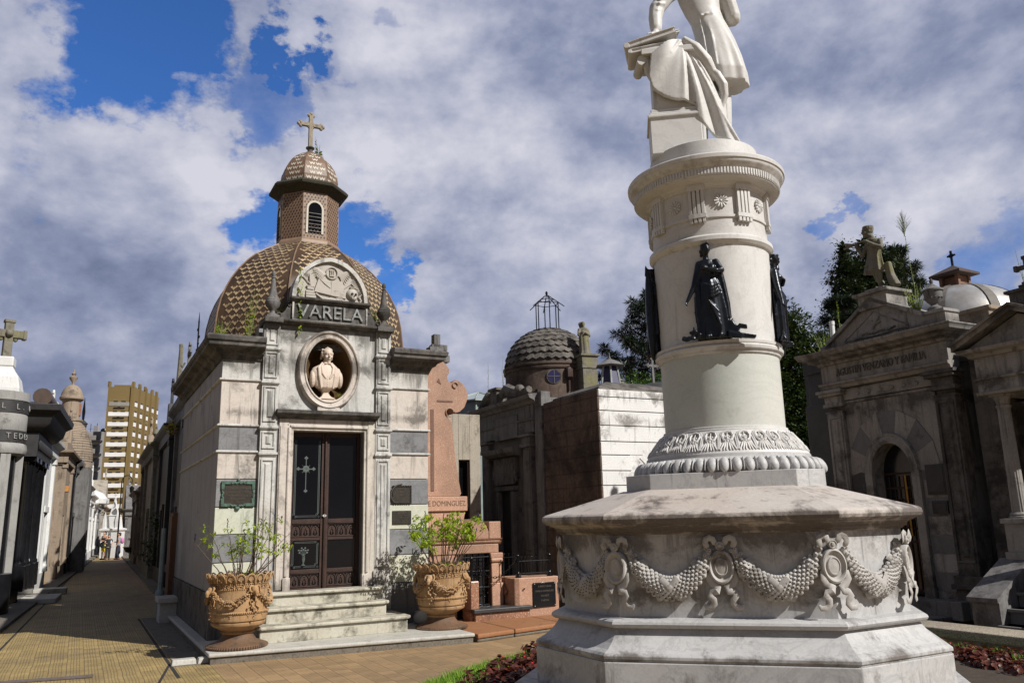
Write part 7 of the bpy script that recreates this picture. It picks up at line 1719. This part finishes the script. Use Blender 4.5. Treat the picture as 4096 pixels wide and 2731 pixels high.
rows = [('dark_tomb','black stone tomb with heavy cornice beside the domed tomb',(15.6,18.3),4.45,(M_darkS,M_black),4,.1),
 ('ochre_tomb','ochre tomb with bright trim midway down the left row',(18.6,21.6),4.1,(M_ochre,M_stuccoP),3,.0),
 ('cream_tomb','cream tomb with a small urn on its roof in the left row',(21.8,25.0),3.7,(M_stucco,M_pier),1,-.1),
 ('slate_tomb','dark slate tomb with a pointed gable in the left row',(25.3,29.0),3.9,(M_darkS,M_darkS),0,.05),
 ('pale_tomb','pale carved tomb standing close beside the woman in black',(29.3,34.0),3.6,(M_pier,M_blank),3,.05),
 ('white_chapel','small white chapel with a dome far down the left row',(34.3,39.5),3.3,(M_blank,M_blank),2,.0),
 ('grey_chapel','plain grey chapel far down the left row beyond the white domed one',(40,46),3.5,(M_grey,M_pier),1,.0),
 ('cream_chapel','distant cream chapel with a gable at the far end of the left row',(46.5,54),3.4,(M_stucco,M_stucco),0,.1)]
for nm, lb_, (a, b_), h, mt, st_, s_ in rows: tomb(nm, lb_, *LO, LA, a, b_, 3.0, h, mt, st_, True, s_, group='mausoleums along the left side of the alley')
# right-hand row of the alley (local x runs back towards the camera)
RO, RA = (-8.18,20.06), -63
def rx(a, b_): return (-b_, -a)
rrows = [('black_chapel','black chapel directly behind the domed mausoleum, with a heavy dark cornice',(-3.1,.2),4.75,(M_black,M_darkS),4,.0),
 ('tall_grey_chapel','tall grey chapel, second behind the domed mausoleum on the right of the alley',(.5,3.9),5.0,(M_darkS,M_grey),0,-.1),
 ('narrow_chapel','dark narrow chapel, third behind the domed mausoleum on the right of the alley',(4.2,8.6),4.7,(M_darkS,M_darkS),3,.0),
 ('slab_roofed_chapel','stone chapel with pale slab top and urn, on the right of the alley',(9.0,14.6),4.6,(M_stucco,M_lime),1,.15),
 ('brown_chapel','brown chapel just past the slab-roofed one on the right of the alley',(15,21.5),4.9,(M_brown,M_stuccoP),3,.0),
 ('small_chapel','low dark chapel with pinkish parapet far down the right of the alley',(22,27),3.5,(M_darkS,M_stuccoP),4,.1),
 ('last_chapel','farthest grey chapel on the right of the alley, beyond the gap',(38,44),3.0,(M_grey,M_grey),0,.1)]
for nm, lb_, (a, b_), h, mt, st_, s_ in rrows:
    x0, x1 = rx(a, b_); tomb(nm, lb_, *RO, RA, x0, x1, 3.0, h, mt, st_, True, s_, group='mausoleums along the right side of the alley')
m = MB(); m.tube([(0,0,0),(0,0,1.6)],.018,5); 
for k in range(9): m.ball((.02*math.sin(k*2.1),.0,.15+.16*k),(.045-.003*k,.03,.04),6,4)
m.tube([(0,0,1.6),(0,0,1.85)],[.02,.003],5)
tag(m.obj('iron_spike', M_iron, loc=(-7.20,18.0,4.70)), 'thin black iron spike finial on the roof left of the tiled dome', 'finial')
m = MB(); m.tube([(0,0,0),(.01,0,.9),(.0,0,1.05)],[.07,.05,.045],8); m.ball((.04,0,.55),.06,6,5); m.tube([(0,0,.4),(.12,0,.62)],[.03,.02],5)
tag(m.obj('tree_stump_cross', M_lime, loc=(-7.58,18.0,4.75)), 'pale knotted stone trunk shape on the roof at the alley corner', 'stone trunk')
m = MB(); m.box((0,0,-.22),(.42,.3,.12)); m.box((-.02,0,-.08),(.26,.2,.16)); m.box((.05,0,.0),(.3,.14,.10)) ; m.box((0,0,.10),(.12,.14,.28)); m.box((0,0,-2.4),(.3,.25,4.4))
tag(m.obj('stepped_cross', M_grey, loc=(-1.40,14.45,4.80), rot=(0,0,rad(28))), 'small stepped grey stone cross block behind the right cornice of the domed mausoleum', 'cross')
m = MB(); m.b(-.35,.35,-.22,.22,.36,.45); m.b(-.25,.25,-.18,.18,0,.36); tag(m.obj('stone_block', M_kerb, loc=(-6.55,15.75,0), rot=(0,0,rad(118)), bev=.01), 'small grey stone block seat against the mausoleum side wall in the alley', 'seat')
m = MB(); m.b(-.3,.3,-.04,.04,.35,2.0)
for k in range(4): m.b(-.27+.14*k,-.15+.14*k,.04,.055,.42,1.93)
tag(m.obj('wooden_door', plain('brown_wood',(.13,.05,.02),.6,0,.4,10), loc=(-6.98,16.75,0), rot=(0,0,rad(-62))), 'brown wooden panel door standing at the back corner of the domed mausoleum', 'door')
m = MB(); m.tube([(0,0,0),(0,0,.4),(0,0,1.7)],[.05,.05,.045],8); m.lathe([(.05,.4),(.09,.42),(.09,.5),(.05,.55)],seg=10); tag(m.obj('drain_pipe', plain('zinc_pipe',(.20,.25,.26),.5,.3), loc=(-6.95,16.25,0)), 'grey-blue drain pipe in the shade beside the brown wooden door', 'drain pipe')
# far things down the alley
Wt = thing('apartment_tower', 'tall ochre apartment tower with white window bands at the end of the alley', 'tower block', (-110,216,0), 0)
M_och = stone('tower_ochre', (.22,.158,.062), (.175,.125,.05), (.10,.07,.03), .15, .3, .8, .05, .15, fine=2)
M_twh = plain('tower_white', (.66,.66,.66), .7, 0, .15, .3, bump=0); M_tdk = plain('tower_window', (.02,.02,.025), .3, 0, .3, 1, bump=0); M_tgr = plain('tower_grey_band', (.25,.24,.22), .8, 0, .3, .5, bump=0)
A0, B0, C0, D0 = (0,0), (6.3,1.6), (4.8,20.5), (-9,20)
m = MB(); m.prism([A0,B0,C0,D0], 0, 39.6); m.prism([(0,3),(4.5,4),(3.5,9),(-1,9)],39.6,40.6)
for px_, py in ((.1,.3),(5.9,1.9),(5.7,6),(5.2,10.5),(4.8,16),(4.5,19.5)): m.box((px_,py,40.3),(.5,1.0,1.6))
m.obj('wall', M_och, Wt)
d1 = Vector((6.3,1.6,0)).normalized(); n1 = Vector((d1.y,-d1.x,0)); d2 = (Vector((4.8,20.5,0))-Vector((6.3,1.6,0))); L2 = d2.length; d2.normalize(); n2 = Vector((d2.y,-d2.x,0))
def fq(m, O, d, n, u0, u1, z0, z1, out):
    P = [O+d*u0+n*out+Vector((0,0,z0)), O+d*u1+n*out+Vector((0,0,z0)), O+d*u1+n*out+Vector((0,0,z1)), O+d*u0+n*out+Vector((0,0,z1))]; Q = [p-n*(out+.1) for p in P]
    i = [m.V(p) for p in P+Q]; m.F((0+i[0],i[1],i[2],i[3])); 
    for k in range(4): m.F((i[k],i[k+4],i[4+(k+1)%4],i[(k+1)%4]))
wins = MB(); bal = MB(); pil = MB()
O1, O2 = Vector((0,0,0)), Vector((6.3,1.6,0))
for k in range(14):
    z = 35.4-2.72*k
    if z < 1: break
    wins = MB(); wins.mat(2 if k == 0 else 0); fq(wins, O1, d1, n1, .45, 5.6, z-1.05, z+.05, .12)
    wins.mat(1); fq(wins, O1, d1, n1, 1.6, 2.6, z+.02, z+.36, .14); fq(wins, O1, d1, n1, 3.5, 4.6, z+.02, z+.36, .14); wins.obj('window_band', [M_twh, M_tdk, M_tgr], Wt)
    bal = MB(); bal.mat(1); fq(bal, O1, d1, n1, 1.7, 4.5, z-1.62, z-1.42, .3); bal.mat(0); fq(bal, O1, d1, n1, 2.7, 3.3, z-1.5, z-1.25, .35); bal.obj('balcony_shelf', [M_rust, M_tdk], Wt)
    for u in (1.0,5.0,9.3,13.5,17): wins = MB(); wins.mat(0); fq(wins, O2, d2, n2, u, u+1.7, z-1.0, z+.1, .12); wins.mat(1); fq(wins, O2, d2, n2, u+.3, u+1.4, z+.1, z+.5, .14); wins.obj('window', [M_twh, M_tdk], Wt)
for u in (0,5.75): pil = MB(); fq(pil, O1, d1, n1, u, u+.35, 0, 40.6, .35); pil.obj('vertical_rib', M_och, Wt)
for u in (3.4,8.0,12.0,16.0): pil = MB(); fq(pil, O2, d2, n2, u, u+.5, 0, 40.4, .5); pil.obj('vertical_rib', M_och, Wt)
Wg = thing('grey_building', 'shabby grey apartment building with balconies left of the ochre tower', 'building', (-82,150,0), 0)
m = MB(); m.prism([(0,0),(2.4,.5),(-3.4,12),(-6,12)], 0, 18.6); m.prism([(1.9,1.5),(4.4,2.2),(-1.6,14),(-4.1,14)], 0, 19.8); m.prism([(-3.5,3),(.5,3),(-4,12),(-8,12)],0,19.4); m.box((2.2,3.5,20.3),(.8,.8,1.6)); m.obj('wall', stone('grey_render',(.36,.36,.36),(.26,.26,.27),(.08,.08,.08),.3,.4,.9,.05,.2,fine=2), Wg)
m = MB()
for k in range(7): m.mat(0); m.box((3.2,1.7,3+2.5*k),(2.0,1.2,.35)); m.mat(1); m.box((3.3,1.8,4.1+2.5*k),(1.4,.3,1.4)); m.mat(2); m.box((2.8,1.2,3.6+2.5*k),(1.2,.1,.9))
m.obj('balcony', [M_tdk, M_tdk, M_tgr], Wg)
m = MB(); 
for x in (-2.5,-.8,.8,2.0): m.tube([(x,4,18),(x,4,21.3+.4*math.sin(x))],.05,4); m.tube([(x-.4,4,20.6),(x+.4,4,20.6)],.03,4)
m.ball((3.2,4,20.2),(.5,.2,.5),8,6); m.obj('antenna', M_iron, Wg)
def crook(label, loc, h, flip=1):
    T = thing('street_lamp', label, 'street lamp', loc, group='crook-necked street lamps along the alley'); m = MB()
    m.tube([(0,0,0),(0,0,h*.12),(0,0,h*.9)],[.09,.06,.035],8); m.tube([(0,0,h*.9)]+[(flip*.32*(1-math.cos(t_)),0,h*.9+.36*math.sin(t_)) for t_ in [PI*q/8 for q in range(1,9)]]+[(flip*.62,0,h*.9-.15),(flip*.50,0,h*.9-.22)],.028,6); m.obj('pole', M_iron, T)
    m = MB(); m.lathe([(.03,.12),(.10,.05),(.16,0),(.10,-.28),(.05,-.32)],(flip*.64,0,h*.9-.40),6); m.obj('lamp_head', M_iron, T)
crook('tall crook-necked street lamp standing behind the woman in the black top', (-24.4,50.5,0), 5.1)
crook('small distant crook-necked street lamp, second from the front', (-27.8,60.5,0), 4.3)
crook('farthest crook-necked street lamp, beside the pale domed tomb', (-29.0,66,0), 3.7)
T = thing('lantern_post', 'old iron lantern with a tall spear tip rising above the left-hand tombs', 'street lamp', (-24.2,45.0,0)); m = MB(); m.tube([(0,0,0),(0,0,6.9)],[.08,.06],8); m.tube([(0,0,7.6),(0,0,8.2),(0,0,9.0)],[.05,.09,.01],8); m.obj('pole', M_iron, T)
m = MB(); m.lathe([(.1,6.85),(.14,6.95),(.26,7.5),(.30,7.52),(.12,7.68),(.04,7.75)],seg=6); m.obj('lamp_head', M_darkS, T)
m = MB(); m.tube([(-.3,0,7.0),(.3,0,7.0)],.02,4); m.obj('crossbar', M_iron, T)
T = thing('pinnacle_monument', 'white carved pointed pinnacle monument at the far end of the alley', 'monument', (-22.05,45.0,0)); m = MB()
m = MB(); m.sweep([(-.5,-.5),(.5,-.5),(.5,.5),(-.5,.5)],[(0,0),(0,1.6),(.08,1.65),(.08,1.75),(-.1,1.8),(-.18,2.5),(-.14,2.55),(-.30,2.6),(-.47,3.6)]); 
for sx in (-1,1): m.sweep([(sx*.38-.08,-.45),(sx*.38+.08,-.45),(sx*.38+.08,-.3),(sx*.38-.08,-.3)],[(0,1.7),(0,2.3),(-.07,2.75)])
m.ball((0,0,3.62),.06,6,5); m.box((0,0,3.78),(.04,.04,.3)); m.box((0,0,3.82),(.18,.04,.04)); m.obj('body', M_blank, T, bev=.01); T.location = (-25.2,51.5,0)
T = thing('urn_tomb', 'pale square tomb with curved top and large urn closing the alley', 'tomb', (-29.2,63.0,0), 10); m = MB()
m.b(-.95,.95,-.6,.6,0,1.9); m.b(-1.02,1.02,-.66,.66,1.9,2.05); m.slab([(-1.0,2.05),(1.0,2.05),(.7,2.3),(.35,2.5),(-.35,2.5),(-.7,2.3)],-.5,.5); m.obj('body', M_pier, T, bev=.02)
m = MB(); m.lathe([(.2,2.5),(.12,2.6),(.3,2.85),(.32,3.0),(.15,3.15),(.05,3.3)],seg=14); m.obj('urn', M_pier, T); m = MB(); m.ball((0,-.62,1.4),(.16,.05,.22),8,6); m.obj('wreath', M_darkS, T)
T = thing('dark_bowl', 'large dark bowl planter on a stem at the right side of the alley', 'planter', (-19.75,43.5,0)); m = MB(); m.lathe([(.5,0),(.5,.1),(.25,.2),(.3,.35),(.75,.55),(.85,.75),(.9,.8),(.7,.8)],seg=20); m.obj('bowl', M_black, T)
T = thing('potted_plant', 'small green plant in a red pot against the left-hand tombs', 'potted plant', (-24.0,45.2,0)); m = MB(); m.lathe([(.16,0),(.2,.35),(.23,.38),(.2,.38)],seg=14); m.obj('pot', plain('red_pot',(.45,.06,.03),.7), T); m = MB(); leafclump(m,(0,0,.75),.35,120,.14); m.obj('foliage', M_leafB, T)
random.seed(77); m = MB(); leafclump(m,(0,0,1.0),.45,200,.14,flatr=1.6); leafclump(m,(.2,-.3,1.9),.35,120,.14,flatr=1.4); tag(m.obj('climbing_plant', M_leafT, loc=(-11.9,27.0,0)), 'dark leafy plant growing in the shade on the right side of the alley', 'plant')
m = MB(); leafclump(m,(0,0,0),.22,90,.12,flatr=2); tag(m.obj('weed', plain('yellow_leaves',(.5,.42,.06),.7), loc=(-9.9,23.2,4.5)), 'yellow hanging plant on a ledge of the right-hand row', 'weed')
m = MB(); m.b(-.5,.5,-.5,.5,0,.02); tag(m.obj('red_mat', plain('red_tile',(.40,.09,.04),.8), loc=(-15.3,27.0,0), rot=(0,0,rad(25))), 'patch of red tiles at the foot of the left-hand row', 'tile patch')
# people
M_skin = plain('skin', (.45,.25,.17), .6, 0, .1, 5, bump=0); M_hair = plain('dark_hair', (.015,.01,.008), .6, 0, .3, 20); 
def cloth(n, c): return plain(n, c, .8, 0, .25, 12, bump=.1)
def person(label, loc, h, rz, pose, top, trousers, bag=None, bare=False):
    s_ = h/1.7; T = thing('person', label, 'person', loc, rz, 'people walking in the alley'); m = MB()
    def S(*p): return tuple(x*s_ for x in p)
    def lm(P, R_): limb(m, [S(*p) for p in P], [r*s_ for r in R_])
    st = .10 if pose == 'walk' else 0
    for q in (-1,1):
        lm([(q*.09,0,.90),(q*.10,-q*st*.6,.48),(q*.10,q*st*.8,.09)],[.085,.058,.04]); m.ball(S(q*.10,q*st*.8-.06,.04),(.045*s_,.11*s_,.04*s_),8,6)
    drape(m, [(.84*s_,0,0,.16*s_,.11*s_,0),(1.0*s_,0,0,.15*s_,.10*s_,0),(1.12*s_,0,0,.13*s_,.09*s_,0),(1.32*s_,0,0,.17*s_,.11*s_,0),(1.43*s_,0,0,.16*s_,.08*s_,0),(1.47*s_,0,0,.07*s_,.06*s_,0)], 3, 0, 20)
    if pose == 'cross': 
        lm([(.18,0,1.41),(.25,-.02,1.16),(.05,-.17,1.14)],[.05,.042,.032]); lm([(-.18,0,1.41),(-.25,-.02,1.15),(-.03,-.18,1.17)],[.05,.042,.032])
    elif pose == 'lean': 
        lm([(.18,0,1.41),(.22,-.2,1.22),(.10,-.42,1.12)],[.05,.042,.03]); lm([(-.18,0,1.41),(-.22,-.18,1.20),(-.08,-.42,1.10)],[.05,.042,.03])
    else:
        lm([(.18,0,1.41),(.23,.02,1.14),(.22,-.10,.90)],[.05,.04,.03]); lm([(-.18,0,1.41),(-.22,-.05,1.16),(-.12,-.22,1.12)],[.05,.04,.03])
    for q in (-1,1):      # hands
        b_ = {'cross':(q*.04,-.19,1.15),'lean':(q*.09,-.46,1.10),'walk':(.22,-.12,.86) if q > 0 else (-.09,-.25,1.12),'stand':(.22,-.12,.86) if q > 0 else (-.09,-.25,1.12)}[pose]
        m.ball(S(*b_),(.035*s_,.04*s_,.035*s_),6,5)
        for f_ in range(4): m.tube([S(b_[0]-.02+.013*f_,b_[1],b_[2]),S(b_[0]-.02+.013*f_,b_[1]-.03,b_[2]-.05+.005*f_)],[.009*s_,.006*s_],4)
    lm([(0,0,1.45),(0,-.01,1.54)],[.055,.05]); head(m, S(0,-.01,1.60), .095*s_, (0,-1))
    body = sculpt(m, 'body', M_skin, T, .014, 1)
    m = MB(); P_, R_ = None, None
    m.ball(S(0,.025,1.655),(.088*s_,.10*s_,.085*s_),10,8); m.ball(S(0,.07,1.58),(.075*s_,.05*s_,.09*s_),8,6); m.obj('hair', M_hair, T)
    m = MB(); rows_ = [(.90,.168,.118),(1.0,.162,.112),(1.12,.145,.104),(1.32,.182,.122),(1.42,.165,.092)]
    drape(m, [(z*s_,0,0,a*s_,b_*s_,1) for z, a, b_ in (rows_ if not bare else [(.72,.21,.16)]+rows_[:4])], 6, .02, 24)
    if not bare:
        for q in (-1,1): m.tube([S(q*.17,0,1.41),S(q*.225,-.01,1.24)],[.062*s_,.055*s_],10)
    else:
        for q in (-1,1): m.tube([S(q*.10,-.08,1.32),S(q*.11,0,1.46),S(q*.10,.08,1.32)],[.02*s_]*3,6)
    m.obj('top', top, T)
    m = MB()
    for q in (-1,1): m.tube([S(q*.09,0,.92),S(q*.10,-q*st*.6,.48)]+([S(q*.10,q*st*.8,.10)] if not bare else []),[.10*s_,.072*s_]+([.055*s_] if not bare else []),12)
    m.obj('trousers', trousers, T)
    m = MB()
    for q in (-1,1): m.ball(S(q*.10,q*st*.8-.06,.038),(.05*s_,.125*s_,.045*s_),8,6)
    m.obj('shoe', M_iron, T)
    if bag: m = MB(); m.ball(S(*bag[1]),tuple(x*s_ for x in bag[2]),8,6); m.obj('bag', bag[0], T)
    return T
c_blk, c_yel, c_gry, c_jean = cloth('black_cloth',(.015,.015,.018)), cloth('yellow_shorts',(.62,.50,.03)), cloth('grey_cloth',(.28,.27,.30)), cloth('dark_jeans',(.02,.025,.045))
person('woman in a sleeveless black top and yellow shorts with crossed arms, in the alley', (-24.2,48.5,0), 1.58, -20, 'cross', c_blk, c_yel, (c_blk,(-.26,.05,.90),(.08,.14,.16)), True)
person('person in black clothes walking, left of the one in the grey shirt', (-23.65,47.9,0), 1.40, 25, 'walk', c_blk, c_blk, (cloth('white_cloth',(.6,.6,.65)),(.16,.0,1.2),(.07,.10,.18)))
person('person in a grey shirt and dark trousers with a pink backpack', (-23.05,47.9,0), 1.5, -70, 'walk', c_gry, c_jean, (cloth('pink_pack',(.55,.2,.38)),(.0,.2,1.2),(.14,.12,.2)))
person('person in dark clothes leaning forward behind the dark bowl planter', (-22.1,47.5,0), 1.5, 60, 'lean', c_blk, c_blk)
person('distant person in a bright blue shirt', (-27.4,58.5,0), 1.25, 160, 'stand', cloth('blue_cloth',(.05,.25,.45)), c_jean)
person('distant person in a pale blue shirt, beside the one in bright blue', (-26.9,58.8,0), 1.2, 170, 'stand', cloth('pale_blue_cloth',(.25,.38,.5)), c_jean)
person('distant person in purple, rightmost of the far group', (-26.4,58.4,0), 1.15, 150, 'stand', cloth('purple_cloth',(.15,.10,.3)), c_jean)
# kerb edges along the alley
strip('kerb', [Lf(-6,.55)[:2],Lf(60,.25)[:2],Lf(60,0)[:2],Lf(-6,.0)[:2]][::-1], 0, .07, M_concrete)
Rg = frame(*RO, RA); strip('kerb', [Rg(3.3,.0)[:2],Rg(-40,.0)[:2],Rg(-40,.28)[:2],Rg(3.3,.35)[:2]], 0, .07, M_concrete)
print('OBJECTS', len(bpy.data.objects))
